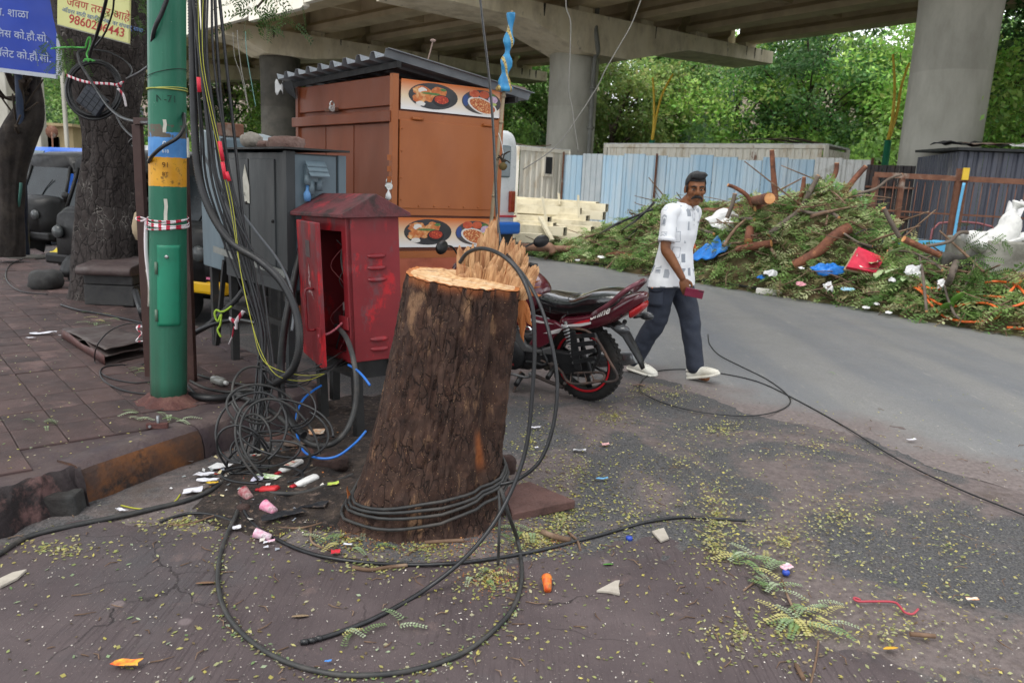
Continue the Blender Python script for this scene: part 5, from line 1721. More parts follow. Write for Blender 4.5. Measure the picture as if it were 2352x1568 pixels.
c=t.mix(t.ramp(w2.outputs['Fac'],[(.86,0.),(.9,1.)]),t.ramp(t.noise(12,5),[(.3,'#2a7fb8'),(.7,'#4aa6d8')]),t.ramp(t.noise(90,3),[(.4,'#8a6a2a'),(.6,'#e2d08a')]))
t.set(c,.35,0,.5)
t.bump(t.noise(26,4,t.mapp((1,1,.4))),.6,.01)
R_=[]
for k in range(41):
 f=k/40
 p=a.lerp(b,f)
 r_=.045+.012*math.sin(f*21)+.01*noise.noise(Vector((0,f*9,0)))-.018*f+(.02 if k<3 else 0)
 R_.append([p+Vector((math.cos(q),math.sin(q)*.8,0))*r_*(1+.14*math.sin(3*q+f*24))for q in[2*PI*z/18 for z in range(18)]])
MB().loft(R_).build('flag_cloth',t.m,None,label='blue satin cloth with gold trim wrapped round the bamboo pole top',cat='cloth')
p=AT(1155,382,6.9)
q_=T('hanging_charm','dried lime and chilli charm hanging by the kiosk corner','charm',p)
MB().ell(p+Vector((0,0,-.0)),(.035,.03,.035),None,10,8,0,.3,3).build('lime',M('dried lime','#4a4028','#6a5a32',10,rough=.8),q_)
mb=MB()
for k in range(6):
 mb.cable([p+Vector((0,0,.02)),p+Vector((.03*math.cos(k),.02,.05+.01*k)),p+Vector((.06*math.cos(k*1.3),.02,.03+.02*k))],.006,5)
mb.build('chilli',M('dried chilli','#2e2418',rough=.8),q_)
MB().cable([p+Vector((0,0,.1)),p+Vector((-.02,0,.2)),p+Vector((-.05,0,.28))],.003,5).build('string',m_plw,q_)
for s_,u_ in((.3,.1),(LVk-.35,.1),(.3,LUk-.12),(LVk-.35,LUk-.12)):
 c=KO+Vk*s_+Uk*u_+Vector((0,0,.19))
 m_=Matrix.Translation(c)@Matrix(((Vk.x,0,Uk.x,0),(Vk.y,0,Uk.y,0),(0,1,0,0),(0,0,0,1)))
 MB().lathe([(.1,-.04),(.17,-.05),(.19,-.03),(.19,.03),(.17,.05),(.1,.04)],22,m_).build('wheel',M('black tyre rubber','#1d1d1e'),kio)
# ================================================================ trees on the sidewalk, signs, rickshaws
t=NT('cracked grey brown bark')
mp=t.mapp((16,16,7))
nzz=t.n('ShaderNodeTexNoise');nzz.inputs['Scale'].default_value=6;nzz.inputs['Detail'].default_value=6
t.l(t.co,nzz.inputs['Vector'])
s1=t.n('ShaderNodeVectorMath',operation='SCALE');s1.inputs[3].default_value=1.6
a1=t.n('ShaderNodeVectorMath',operation='ADD')
t.l(nzz.outputs['Color'],s1.inputs[0]);t.l(mp,a1.inputs[0]);t.l(s1.outputs[0],a1.inputs[1])
vd=t.vor(1,a1.outputs[0],'DISTANCE_TO_EDGE')[0]
c=t.ramp(t.noise(12,8,None,.65),[(.3,'#2f2a29'),(.7,'#4b4442')])
c=t.mix(t.math('MULTIPLY',t.ramp(vd,[(.02,0.),(.05,1.),(.09,0.)]),t.ramp(t.noise(3,5),[(.5,0.),(.6,.7)])),c,'#a09a94')
c=t.mix(t.ramp(vd,[(.0,.9),(.045,0.)]),c,'#151212')
c=t.mix(t.ramp(t.noise(9,9,t.mapp((1,1,.5)),.75),[(.62,0.),(.68,.6)]),c,'#7d766f')
t.set(c,.88,0,.3)
t.bump(t.math('ADD',t.ramp(vd,[(0.,0.),(.12,1.)]),t.noise(40,6)),.7,.02)
m_tbark=t.m
def trunk(parent,prof,n=72,seed=0.,amp=.03,mat=None):
 """prof: list of (centre, radius x, radius y)"""
 cs=smooth_pts([p[0]for p in prof],8)
 rs=smooth_pts([Vector((p[1],p[2],0))for p in prof],8)
 rings=[]
 for c_,r_ in zip(cs,rs):
  ring=[]
  for k in range(n):
   a=2*PI*k/n
   q=Vector((math.cos(a)*2.2,math.sin(a)*2.2,c_.z*.8+seed))
   d=amp*noise.noise(q)*1.5+amp*.6*noise.noise(q*3.1)-amp*.5*abs(noise.noise(Vector((q.x*3,q.y*3,q.z*.8))))+.004*noise.noise(Vector((a*20,c_.z*16,seed)))
   ring.append(c_+Vector((math.cos(a)*(r_.x+d),math.sin(a)*(r_.y+d),0)))
  rings.append(ring)
 return MB().loft(rings).build('trunk',mat or m_tbark,parent)
YT=7.95
TBASE=G(215,688,SZ)
tree1=T('tree','big grey barked roadside tree carrying the yellow sign and a black cable coil','tree',TBASE)
PR=[]
for y,x0,x1 in((700,128,296),(660,138,294),(600,139,291),(520,142,285),(440,149,276),(350,158,280),(260,152,285),(160,128,292),(100,112,302),(37,94,312),(-30,70,330),(-120,40,350)):
 a,b=AT(x0,y,YT),AT(x1,y,YT)
 c_=(a+b)/2
 PR.append((Vector((c_.x,TBASE.y+.2+.02*(c_.z),c_.z)),(b.x-a.x)/2*.97,min((b.x-a.x)/2,.42)))
trunk(tree1,PR,seed=3.)
tp=PR[-1][0]
for(dx,dy,dz,r_)in((-1.6,.6,2.6,.26),(1.5,-.3,2.4,.24),(.1,1.2,3.,.22),(.4,-1.6,2.4,.2)):
 e=tp+Vector((dx,dy,dz))
 MB().tube(smooth_pts([tp+Vector((dx*.08,dy*.08,-.35)),tp.lerp(e,.5)+Vector((0,0,.15)),e,e+Vector((dx*.8,dy*.9,.9))],5),[r_*1.3*(1-k/22)for k in range(16)],14).build('limb',m_tbark,tree1)
PAL['canopy']=['#3f5a2c','#4d6b34','#36502a','#5a783c']
def sprays(parent,pts,name,n=26,L=.30,leaf=.035,seed=5,droop=.6):
 """feathery hanging sprays: twig with paired leaflets"""
 rg=np.random.default_rng(seed)
 P,A,B,C=[],[],[],[]
 mb=MB()
 pc=[lin(h)for h in('#4c6a34','#3b5529','#5b7a3c')]
 for p in pts:
  p=np.array(p)
  for k in range(n):
   d=rg.normal(size=3)*np.array([1,1,.5])+np.array([0,0,-droop]);d/=np.linalg.norm(d)
   st=p+rg.normal(size=3)*.09
   l=L*rg.uniform(.6,1.2)
   side=np.cross(d,rg.normal(size=3));side/=np.linalg.norm(side)
   cl=pc[rg.integers(3)]
   for q in range(9):
    for s_ in(-1,1):
     b0=st+d*l*(q+1)/9+np.array([0,0,-.04*(q/9)**2])
     a=side*s_+d*.5;a/=np.linalg.norm(a)
     P.append(b0);A.append(a*leaf*rg.uniform(.8,1.2));bb=np.cross(a,np.cross(side,d));bb/=np.linalg.norm(bb)+1e-9
     B.append(bb*leaf*.2);C.append(cl*rg.uniform(.7,1.25))
   mb.tube([Vector(st),Vector(st+d*l)],.0015,3,smooth=False)
 return np_leaves(name,P,A,B,C,m_leaf,parent)
hp=[]
for px,py in((575,8),(592,26),(610,10),(632,6),(585,40),(650,-10),(560,-15),(600,-10)):
 hp.append(AT(px,py,5.6))
for px,py in((322,20),(330,4),(318,-10)):
 hp.append(AT(px,py,7.2))
sprays(tree1,hp,'foliage',7,.2,.03,5)
for a,b in(((700,-60),(590,18)),((640,-60),(610,8))):
 p,q=AT(a[0],a[1],5.7),AT(b[0],b[1],5.6)
 MB().cable([p,p.lerp(q,.6)+Vector((0,0,.04)),q],.008,5).build('twig',m_bark_far,tree1)
sprays(tree1,[AT(140,118,YT-.45),AT(148,128,YT-.45),AT(135,105,YT-.45)],'foliage',9,.14,.03,9,1.2)
crown('crown',tree1,95,70,5.0,5.6,1.2,6.6,.26,'canopy',31,.75,-2)
for o in[x for x in S.objects if x.parent==tree1 and x.name.startswith('crown')]:
 o.location=(.6,-2.2,0)
T2=G(10,570,SZ)
tree2=T('tree','second roadside tree at the left edge with bare twigs under the blue sign','tree',(T2.x,T2.y,SZ))
PR=[]
for y,x0,x1 in((590,-30,34),(540,-26,32),(460,-24,30),(380,-30,40),(320,-28,60),(280,-10,74),(230,20,76),(180,30,70),(120,40,82)):
 a,b=AT(x0,y,10.6),AT(x1,y,10.6)
 PR.append((Vector(((a.x+b.x)/2,10.8,a.z)),(b.x-a.x)/2,(b.x-a.x)/2.2))
trunk(tree2,PR,40,8.,.03,M('dark wet bark','#211d1b','#312b28',8,'#3c352f',5,.58,.1,.9,0,.9,24))
mb=MB()
rg=random.Random(8)
for k in range(22):
 y0=rg.uniform(180,330);x0=rg.uniform(30,65)
 x1,y1=x0+rg.uniform(-70,75),y0-rg.uniform(10,110)
 mb.cable([AT(x0,y0,10.7),AT((x0+x1)/2+rg.uniform(-8,8),(y0+y1)/2+10,10.6),AT(x1,y1,10.4)],rg.choice((.012,.02,.03)),5)
mb.build('twigs',m_bark_far,tree2)
crown('crown',tree2,40,60,4.2,4.2,1.6,6.8,.26,'canopy',33,.75,-2)
YC=YT-.50
m_cbl=M('black cable rubber','#17181a','#232427',20,rough=.42,spec=.5)
coil=T('cable_coil','coil of black cable hung on the big tree trunk with a square black box','cable coil',AT(217,205,YC))
rg=random.Random(3)
for k in range(9):
 cx,cy=216+rg.uniform(-2,2),204+rg.uniform(-2,4)
 rx,ry=56+k*1.1+rg.uniform(-2,2),60+k*.8+rg.uniform(-2,2)
 MB().tube([AT(cx+rx*math.cos(a),cy+ry*math.sin(a),YC-.012*(k%4)+.03*math.cos(a)**2)for a in[2*PI*q/48 for q in range(48)]],.011,7,True).build('cable_turn',m_cbl,coil)
bx=AT(213,232,YC-.07)
mr=Matrix.Rotation(.65,4,'Y')
b_=MB().box(bx,(.22,.06,.19),mat=mr).build('terminal_box',M('black plastic box','#2c3038','#353a44',6,rough=.5),coil,bevel=.006)
m_line=M('box seam','#1a1c20',rough=.8)
for k in range(4):
 MB().box(bx+mr.to_3x3()@Vector((0,-.0312,-.08+.045*k)),(.2,.003,.003),mat=mr).build('seam',m_line,b_)
for k in range(3):
 MB().box(bx+mr.to_3x3()@Vector((-.06+.06*k,-.0312,0)),(.003,.003,.17),mat=mr).build('seam',m_line,b_)
MB().grid(lambda u,v:AT(153+126*u,173+30*u+5*math.sin(u*5)+6*(v-.5),YC-.09-.03*math.sin(PI*u)),16,2).build('tape',m_tape,coil,solid=.002)
mb=MB()
for dx,dy,l in((0,0,1),(8,4,1)):
 mb.cable([AT(270,200,YC-.1),AT(275+dx,192-dy,YC-.12),AT(266,196,YC-.12)],.008,5)
mb.cable([AT(270,203,YC-.1),AT(283,218,YC-.08),AT(290,245,YC-.05)],.012,5,sq=.4)
mb.build('tape',m_tape,coil)
m_grope=M('bright green rope','#4faa4e','#6cc566',60,rough=.7)
mb=MB()
mb.cable([AT(118,112,YT-.1),AT(150,109,YT-.42),AT(196,110,YT-.48)],.008,6)
mb.cable([AT(196,110,YT-.5),AT(200,95,YT-.52),AT(205,86,YT-.52),AT(208,95,YT-.52),AT(204,112,YT-.52),AT(199,125,YT-.52),AT(203,138,YT-.54)],.008,6)
for k in range(6):
 mb.cable([AT(203,138,YT-.54),AT(196+4*k,136+2*(k%3),YT-.56),AT(192+5*k,142-3*(k%2),YT-.56)],.006,5)
mb.build('rope',m_grope,None,label='bright green rope tying the cable coil to the big tree',cat='rope')
mb=MB()
mb.cable([AT(246,-10,6.6),AT(238,25,6.7),AT(222,80,6.9),AT(208,118,7.1),AT(206,130,7.3)],.014,7)
mb.cable([AT(262,-10,6.6),AT(258,30,6.7),AT(240,78,6.9),AT(215,110,7.2)],.008,6)
mb.build('hanging_cable',m_cbl,None,label='pair of black cables hanging across the front of the yellow sign',cat='cable')
mb=MB()
mb.cable([AT(196,114,7.3),AT(180,122,7.25),AT(184,145,7.2),AT(205,180,7.15),AT(228,215,7.05),AT(250,246,6.7),AT(280,270,5.9),AT(320,281,5.1),AT(345,282,4.65)],.012,7)
mb.build('hanging_cable',m_cbl,None,label='black cable running from the coil down to the green pole',cat='cable')
mb=MB()
mb.cable([AT(213,114,7.35),AT(250,120,7.3),AT(285,138,7.2),AT(302,158,7.1),AT(300,172,7.0),AT(291,181,6.9)],.007,6)
mb.cable([AT(291,181,6.8),AT(318,168,5.8),AT(342,152,4.75)],.010,6)
mb.cable([AT(264,260,7.),AT(280,290,6.4),AT(305,315,5.7),AT(326,328,5.1)],.007,6)
mb.cable([AT(328,320,5.1),AT(308,317,5.3),AT(297,328,5.4),AT(306,336,5.4),AT(326,328,5.1)],.006,6)
mb.cable([AT(346,170,4.6),AT(352,80,4.42),AT(372,30,4.40),AT(387,-10,4.4)],.012,7)
mb.cable([AT(342,372,4.45),AT(350,358,4.38),AT(372,338,4.36),AT(408,316,4.37),AT(423,290,4.42),AT(422,262,4.5)],.011,7)
mb.build('hanging_cable',m_cbl,None,label='loose black cables looping round the upper green pole',cat='cable')
m_ysg=M('pale yellow sign face','#d9d890','#e3e2a2',2,'#c4c07a',3,.62,.1,.5)
ysn=T('notice_board','pale yellow sign with red and blue Marathi lettering hung on the big tree','sign',AT(214,80,7.15))
cor=[AT(131,56,7.15),AT(295,100,7.1),AT(299,-70,7.1),AT(132,-112,7.15)]
sx_=(cor[1]-cor[0]).normalized();sn=sx_.cross(cor[3]-cor[0]).normalized()
MB().prism(cor,sn*-.03).build('board',m_ysg,ysn,bevel=.004)
MB().prism([cor[0]+sn*.001-(cor[3]-cor[0])*.012,cor[1]+sn*.001-(cor[3]-cor[0])*.012,cor[1]+sn*.001,cor[0]+sn*.001],sn*-.034).build('lower_edge',M('grey aluminium edge','#9a9a92',rough=.5),ysn)
sy_=sn.cross(sx_)
inv=pm(ysn).inverted()
m_tr,m_tb=M('red sign paint','#b8423e',rough=.6),M('blue sign paint','#5a76a8',rough=.6)
def on_sign(px,py,txt,size,mat,bold=.0):
 d=ray(px,py)
 t_=(cor[0]-Vector((0,0,CAMH))).dot(sn)/d.dot(sn)
 p=Vector((0,0,CAMH))+d*t_+sn*.002
 text_mesh(txt,size,mat,ysn,inv@p,sx_,sy_,bold=bold)
on_sign(152,12,'जेवण तयार आहे',.098,m_tr,0)
on_sign(142,26,'ऑडर्र साठी खालील नंबर वर संपकर् साधा',.049,m_tb)
on_sign(157,52,'9860206443',.104,m_tr,.001)
m_bsg=M('royal blue sign face','#1738a0','#1d43b4',1.5,rough=.4)
bsn=T('street_sign','blue sign with white Marathi lettering on a post beside the big tree','sign',G(62,595,SZ))
YB=10.2
cor=[AT(-130,140,YB),AT(129,172,YB),AT(132,-90,YB),AT(-130,-120,YB)]
sx_=(cor[1]-cor[0]).normalized();sn=sx_.cross(cor[3]-cor[0]).normalized();sy_=sn.cross(sx_)
MB().prism(cor,sn*-.03).build('board',m_bsg,bsn)
up_=(cor[3]-cor[0]).normalized()
MB().prism([cor[0]+sn*.003-up_*.05,cor[1]+sn*.003-up_*.05,cor[1]+sn*.003,cor[0]+sn*.003],sn*-.04).build('frame_edge',M('white sign frame','#b9bfca',rough=.5),bsn)
MB().prism([cor[1]+sn*.003,cor[1]+sx_*.05+sn*.003,cor[2]+sx_*.05+sn*.003,cor[2]+sn*.003],sn*-.04).build('frame_edge',M('white sign frame','#b9bfca'),bsn)
m_tw=M('white sign lettering','#b9c3dc',rough=.5)
inv=pm(bsn).inverted()
def on_sign2(px,py,txt,size,align='LEFT'):
 d=ray(px,py)
 t_=(cor[0]-Vector((0,0,CAMH))).dot(sn)/d.dot(sn)
 text_mesh(txt,size,m_tw,bsn,inv@(Vector((0,0,CAMH))+d*t_+sn*.004),sx_,sy_,align=align)
on_sign2(66,44,'म. न. पा. शाळा',.135,'RIGHT')
on_sign2(112,98,'पोिलस को.हौ.सो.',.128,'RIGHT')
on_sign2(118,144,'पॅलेट को.हौ.सो.',.128,'RIGHT')
a,b=G(62,592,SZ),AT(42,170,10.4)
MB().tube([a,b,b+Vector((-.06,0,1.5))],[.045,.045,.045],12).build('post',M('slate blue post','#39465c','#434f64',4,rough=.5),bsn)
MB().lathe([(.26,-.01),(.25,.03),(.06,.05)],24,Matrix.Translation(a)).build('base',m_blkd,bsn)
MB().cable([AT(38,520,11),AT(42,480,10.8),AT(47,440,10.7),AT(48,420,10.7)],.02,7).build('green_hose',M('teal hose','#3f6b62',rough=.6),None,label='teal hose leaning by the blue sign post',cat='hose')
st=T('stone_bench','small stone seat of two grey blocks under a rounded cap slab','stone bench',G(248,705,SZ))
p=G(248,703,SZ)
sc=.0041*1.05
yw=p.y
m_blok=M('dark grey stone block','#39393a','#464544',8,'#2c2b2b',3,.58,.1,.85,0,.4,40)
wd_=(AT(306,680,yw).x-AT(192,680,yw).x)
z_a,z_b,z_c=AT(248,655,yw).z,AT(248,630,yw).z,AT(248,606,yw).z
MB().box((p.x,p.y+.22,(SZ+z_a)/2),(wd_*.98,.42,z_a-SZ-.008),.04).build('block',m_blok,st,bevel=.012)
MB().box((p.x,p.y+.22,(z_a+z_b)/2),(wd_*.96,.42,z_b-z_a-.008),.04).build('block',m_blok,st,bevel=.012)
prof=[(-.30,0),(-.32,.02),(-.325,.05),(-.31,.08),(-.28,.095),(.25,.15),(.27,.12),(.27,0)]
a=Vector((p.x-wd_*.52,p.y+.23,z_b-.01))
sl_=MB().prism([a+Vector((0,q,z))for q,z in prof],(wd_*1.05,.04,0)).build('cap_slab',M('brown rounded slab','#453a3a','#5a4c4a',6,'#6d6462',4,.6,.08,.6,0,.2,40),st,bevel=.01)
stone('boulder',106,660,8.6,.18,.16,.12,m_blok,'dark rounded boulder on the paving left of the big tree','stone',SZ-.02,3.3,.75)
MB().cable([AT(312,670,7.4),AT(318,690,7.1),AT(326,715,6.8),G(332,735,SZ)],.035,10).build('conduit',m_cbl,None,label='grey black conduit bending to the ground right of the stone seat',cat='conduit')
m_sht=M('rusty grey folded sheet','#4a403d','#5c5350',5,'#3a2a27',3,.55,.1,.6,.1,.15,30)
fs=T('folded_sheet','folded rusty metal sheet lying on the paving left of the green pole','metal sheet',G(240,800,SZ))
zq=SZ+.01
A_,B_,C_,D_=G(143,775,zq),G(243,838,zq),G(352,812,zq),G(250,765,zq)
for k,h in enumerate((.0,.035,.06)):
 f=.01*k
 def fn(u,v,h=h,k=k):
  p=A_.lerp(B_,u).lerp(D_.lerp(C_,u),v)
  return p+Vector((-.01*k,.02*k,h+.012*noise.noise(Vector((u*4+k,v*4,k)))+.04*(k==1)*math.exp(-((u-.55)/.12)**2)*(1-v)+.02*k*u))
 MB().grid(fn,14,8).build('sheet_fold',m_sht,fs,solid=.004)
MB().grid(lambda u,v:A_.lerp(B_,u)+Vector((-.004,-.004,.0+.066*v+.01*math.sin(u*9)*v)),14,2).build('folded_edge',M('rusty folded edge','#5a3a36','#4a302e',6,rough=.6),fs,solid=.004)
m_rblk=M('black rickshaw hood','#0a0a0b','#121213',5,rough=.5,spec=.4)
m_ryel=M('yellow rickshaw panel','#d0a010','#ddb020',3,'#8a6a10',3,.62,.1,.45)
m_tyre=M('black tyre rubber','#1d1d1e')
m_chr=M('dull chrome','#b9bbbd',rough=.25,met=.9)
m_lamp=M('lamp lens','#a8aeb2',rough=.15,spec=.7)
def rickshaw(label,x,y,rz):
 r_=T('auto_rickshaw',label,'auto rickshaw',(x,y,0),rz,'auto-rickshaws parked along the sidewalk')
 def ring(yy,w,z0,z1,rnd=.2):
  return[Vector((sx*(w-cx),yy,z))for sx,cx,z in((1,.0,z0),(1,0,z0+(z1-z0)*.5),(1,.02,z1-rnd),(1,rnd*.35,z1-rnd*.3),(1,rnd*1.2,z1),(-1,rnd*1.2,z1),(-1,rnd*.35,z1-rnd*.3),(-1,.02,z1-rnd),(-1,0,z0+(z1-z0)*.5),(-1,0,z0))]
 MB().loft([ring(-.55,.60,1.45,1.70),ring(-.3,.65,1.42,1.76),ring(.4,.67,1.4,1.8),ring(1.1,.66,1.3,1.78),ring(1.35,.63,.6,1.70),ring(1.42,.6,.6,1.55)]).build('canopy',m_rblk,r_,True)
 MB().loft([ring(-1.05,.36,.32,.98,.12),ring(-.85,.48,.30,1.05,.12),ring(-.55,.58,.30,1.0,.06)]).build('cowl',m_rblk,r_,True)
 MB().loft([ring(-.55,.62,.28,.50,.04),ring(.3,.65,.28,.50,.04),ring(1.2,.66,.28,.62,.04),ring(1.4,.62,.32,.62,.04)]).build('body',m_rblk,r_,True)
 MB().box((0,-1.0,.40),(1.16,.12,.13)).build('bumper',m_ryel if 'bumper' in label else m_rblk,r_,True,bevel=.03)
 MB().hexa([Vector(p)for p in((-.52,-.72,1.0),(.52,-.72,1.0),(.52,-.70,1.0),(-.52,-.70,1.0),(-.46,-.55,1.5),(.46,-.55,1.5),(.46,-.53,1.5),(-.46,-.53,1.5))]).build('windscreen',M('dark rickshaw glass','#1c2124','#2a3134',3,rough=.2),r_,True)
 for s_ in(-1,1):
  MB().tube([(s_*.56,-.73,.95),(s_*.5,-.55,1.52)],.025,8).build('screen_pillar',m_rblk,r_,True)
  MB().tube([(s_*.62,.25,.5),(s_*.62,.3,1.45)],.02,8).build('door_pillar',m_ryel,r_,True)
  MB().lathe([(.01,-.02),(.075,-.02),(.085,.0),(.07,.03),(.0,.04)],18,Matrix.Translation((s_*.3,-1.07,.74))@Matrix.Rotation(PI/2,4,'X')).build('headlight',M('dull lamp','#4a4d4e',rough=.3),r_,True)
  MB().ell((s_*.68,-.62,1.16),(.07,.03,.05),None,10,6).build('mirror',m_rblk,r_,True)
  w_=MB().lathe([(.12,-.05),(.2,-.055),(.22,-.03),(.22,.03),(.2,.055),(.12,.05)],22,Matrix.Translation((s_*.55,.95,.22))@Matrix.Rotation(PI/2,4,'Y')).build('wheel',m_tyre,r_,True)
  MB().lathe([(.0,-.045),(.12,-.045),(.12,.045),(.0,.045)],16,Matrix.Translation((s_*.55,.95,.22))@Matrix.Rotation(PI/2,4,'Y')).build('rim',m_chr,w_,True)
 w_=MB().lathe([(.12,-.05),(.2,-.055),(.22,-.03),(.22,.03),(.2,.055),(.12,.05)],22,Matrix.Translation((0,-.98,.22))@Matrix.Rotation(PI/2,4,'Y')).build('wheel',m_tyre,r_,True)
 MB().loft([[Vector((sx,-.98-.28*math.cos(a),.22+.28*math.sin(a)))for sx in(-.09,-.03,.03,.09)]for a in[PI*k/10 for k in range(11)]],False,0,True,False).build('mudguard',m_rblk,r_,True,solid=.012)
 MB().box((0,.75,.68),(1.15,.5,.18)).build('seat',m_rblk,r_,True,bevel=.04)
 MB().cable([(-.05,-.72,1.02),(.02,-.68,1.15),(.16,-.64,1.3)],.008,5).build('wiper',m_dark,r_,True)
 MB().cable([(.05,-.64,.95),(.0,-.55,1.05),(-.28,-.5,1.1)],.014,6).build('handlebar',m_dark,r_,True)
 return r_
rA=rickshaw('black auto rickshaw at the far left behind the trees',-7.6,13.6,-.45)
rB=rickshaw('black auto rickshaw between the big tree and the green pole',-5.0,10.4,-.36)
rC=rickshaw('auto rickshaw with yellow bumper under the grey cabinets',-3.02,8.75,-.40)
rD=rickshaw('second black auto rickshaw at far left just beyond the other',-9.2,15.8,-.5)
m_cng=M('white diamond sticker','#c9cccb',rough=.6)
q=Vector((-.46,-1.075,.56))
cg=MB().poly([q+Vector((dx,-.0,dz))for dx,dz in((0,-.1),(.1,0),(0,.1),(-.1,0))]).build('sticker',m_cng,rC,True,solid=.002)
text_mesh('CNG',.07,m_dark,rC,(-.53,-1.08,.535),(1,0,0),(0,0,1))
MB().box((.22,-1.03,.50),(.5,.03,.02)).build('pink_strip',M('pink strip','#c96a8a',rough=.5),rC,True)
cloth('plastic_sack',G(125,588,SZ)+Vector((.1,.1,.02)),.22,.14,.12,M('yellow plastic sack','#c9b52e','#b59f22',8,rough=.5,bump=.4,bsc=20),'yellow plastic sack lying by the kerb left of the big tree','sack',4)
cloth('plastic_bag',G(42,552,SZ)+Vector((0,0,.02)),.16,.1,.08,M('pale lilac plastic','#9a9ab8','#b4b4cc',8,rough=.5),'pale lilac bag at the foot of the left tree','bag',7)
hs_=T('roadside_house','small cream house with dark openings seen between the left trees','house',AT(128,330,42).xy.to_3d())
a,b=AT(100,330,42),AT(152,330,42)
z1_=AT(128,290,42).z
m_hs=M('cream house wall','#b5a27c','#c2b08a',2,rough=.85)
MB().box(((a.x+b.x)/2,43.5,z1_/2),(b.x-a.x+.8,3,z1_)).build('wall',m_hs,hs_)
MB().box(((a.x+b.x)/2,43.3,z1_+.06),(b.x-a.x+1.4,3.8,.14)).build('roof',m_hs,hs_)
for x_ in(a.x+.5,b.x-.7):
 MB().box((x_,41.98,z1_-.9),(.7,.06,.7)).build('window',m_dark,hs_)
sgn=T('round_sign','round dark road sign on a thin post at the far left','road sign',AT(119,330,38).xy.to_3d())
p=AT(119,303,38)
MB().rod((p.x,p.y,0),p,.04).build('post',m_rust,sgn)
MB().lathe([(.0,-.02),(.3,-.02),(.3,.02),(.0,.02)],24,Matrix.Translation(p)@Matrix.Rotation(PI/2,4,'X')).build('disc',m_rust,sgn)
car=T('parked_van','bright blue van roof showing above the rickshaws at the far left','van',(AT(133,340,20).x,20.5,0),-.4)
zc=AT(133,336,20).z
def cring(y,w,z1):
 return[Vector((sx*w*k,y,z))for sx,k,z in((1,.96,.35),(1,1,.7),(1,.98,1.0),(1,.86,z1-.1),(1,.74,z1),(-1,.74,z1),(-1,.86,z1-.1),(-1,.98,1.0),(-1,1,.7),(-1,.96,.35))]
m_van=M('bright blue vehicle paint','#1d58b8','#2464c4',2,rough=.3,coat=.5)
MB().loft([cring(-2.0,.72,.95),cring(-1.7,.80,1.15),cring(-1.0,.82,zc-.05),cring(.5,.83,zc),cring(1.7,.8,zc-.04),cring(1.9,.74,zc-.3)]).build('body',m_van,car,True)
MB().hexa([Vector(p)for p in((-.66,-1.58,1.2),(.66,-1.58,1.2),(.66,-1.5,1.2),(-.66,-1.5,1.2),(-.58,-1.12,zc-.14),(.58,-1.12,zc-.14),(.58,-1.05,zc-.14),(-.58,-1.05,zc-.14))]).build('windscreen',m_glass,car,True)
for sx in(-1,1):
 for y in(-1.2,1.2):
  MB().lathe([(.15,-.09),(.29,-.1),(.31,-.05),(.31,.05),(.29,.1),(.15,.09)],20,Matrix.Translation((sx*.74,y,.31))@Matrix.Rotation(PI/2,4,'Y')).build('wheel',m_tyre,car,True)
for px,w,lab in((90,26,'pale concrete column at the far left behind the twiggy tree'),(154,8,'thin white post left of the big tree trunk'),(20,26,'pale concrete column at the extreme left')):
 p=AT(px,330,40)
 ww=w*40/FPX
 c_=T('concrete_column',lab,'column',(p.x,p.y,0))
 MB().box((p.x,p.y,4),(ww,ww,8)).build('shaft',m_pier,c_,bevel=.05)
 MB().box((p.x,p.y,8.2),(ww*1.6,ww*1.6,.4)).build('head',m_pier,c_)
wl=T('site_wall','white sheet wall behind the rickshaws left of the green pole','wall',AT(312,345,22).xy.to_3d())
a,b=AT(282,345,22),AT(345,345,22)
z1_=AT(312,333,22).z
for k in range(3):
 corr((a.x+(b.x-a.x)*k/3,22,0),(a.x+(b.x-a.x)*(k+.97)/3,22,0),.05,z1_,.2,.03).build('corrugated_sheet',m_white,wl,solid=.004)
# ================================================================ heap of cut branches across the road
EA,EB=Vector((.0,17.8,0)),Vector((6.9,8.4,0))
PD=(EB-EA);PL=PD.length;PD=PD.normalized();PNv=Vector((-PD.y,PD.x,0))
if PNv.y<0:
 PNv=-PNv
SH=[(0,.10),(.08,.25),(.16,.75),(.24,1.05),(.33,1.2),(.42,1.32),(.50,1.38),(.57,1.48),(.64,1.36),(.69,.86),(.73,.62),(.78,.52),(.88,.5),(.95,.48),(1.0,.45),(1.2,.4)]
def hs_at(u):
 if u<=0:
  return max(0,.10+u)
 for(a,x),(b,y)in zip(SH,SH[1:]):
  if u<=b:
   return x+(y-x)*(u-a)/(b-a)
 return.3
def pile_h(x,y):
 d=Vector((x,y,0))-EA
 u,w=d.dot(PD)/PL,d.dot(PNv)
 w+=.25*fbm(x,y,.9,4)
 if w<0:
  return-.05
 h=hs_at(u)
 k=min(1.,w/(1.9-.7*min(1,u*1.6)))
 lowf=.30 if u>.45 else.2
 prof=lowf*min(1,w/.35)**.6+(1-lowf)*(3*k*k-2*k**3)
 if u>.74:
  prof=min(1,w/.5)**.7
 w1=2.7-1.1*max(0,min(1,(u-.38)/.2))
 if w>w1:
  prof*=max(0.,1-(w-w1)/1.3)
 return h*prof*(1+.18*fbm(x,y,1.1,6))+.05*fbm(x,y,3.5,2)
def PILE(px,py,lift=.03,fallback=11.):
 d=ray(px,py)
 t=7.0
 while t<22:
  p=Vector((0,0,CAMH))+d*t
  if p.z<pile_h(p.x,p.y)+.02 or p.z<0:
   return p+Vector((0,0,lift))
  t+=.03
 return AT(px,py,fallback)
m_mulch=M('matted leaf and twig litter','#4c4a32','#6b6846',9,'#5e4c36',5,.52,.1,.9,0,1.,24,c4='#6f6a4c',sc4=16,th4=.6)
mb=MB()
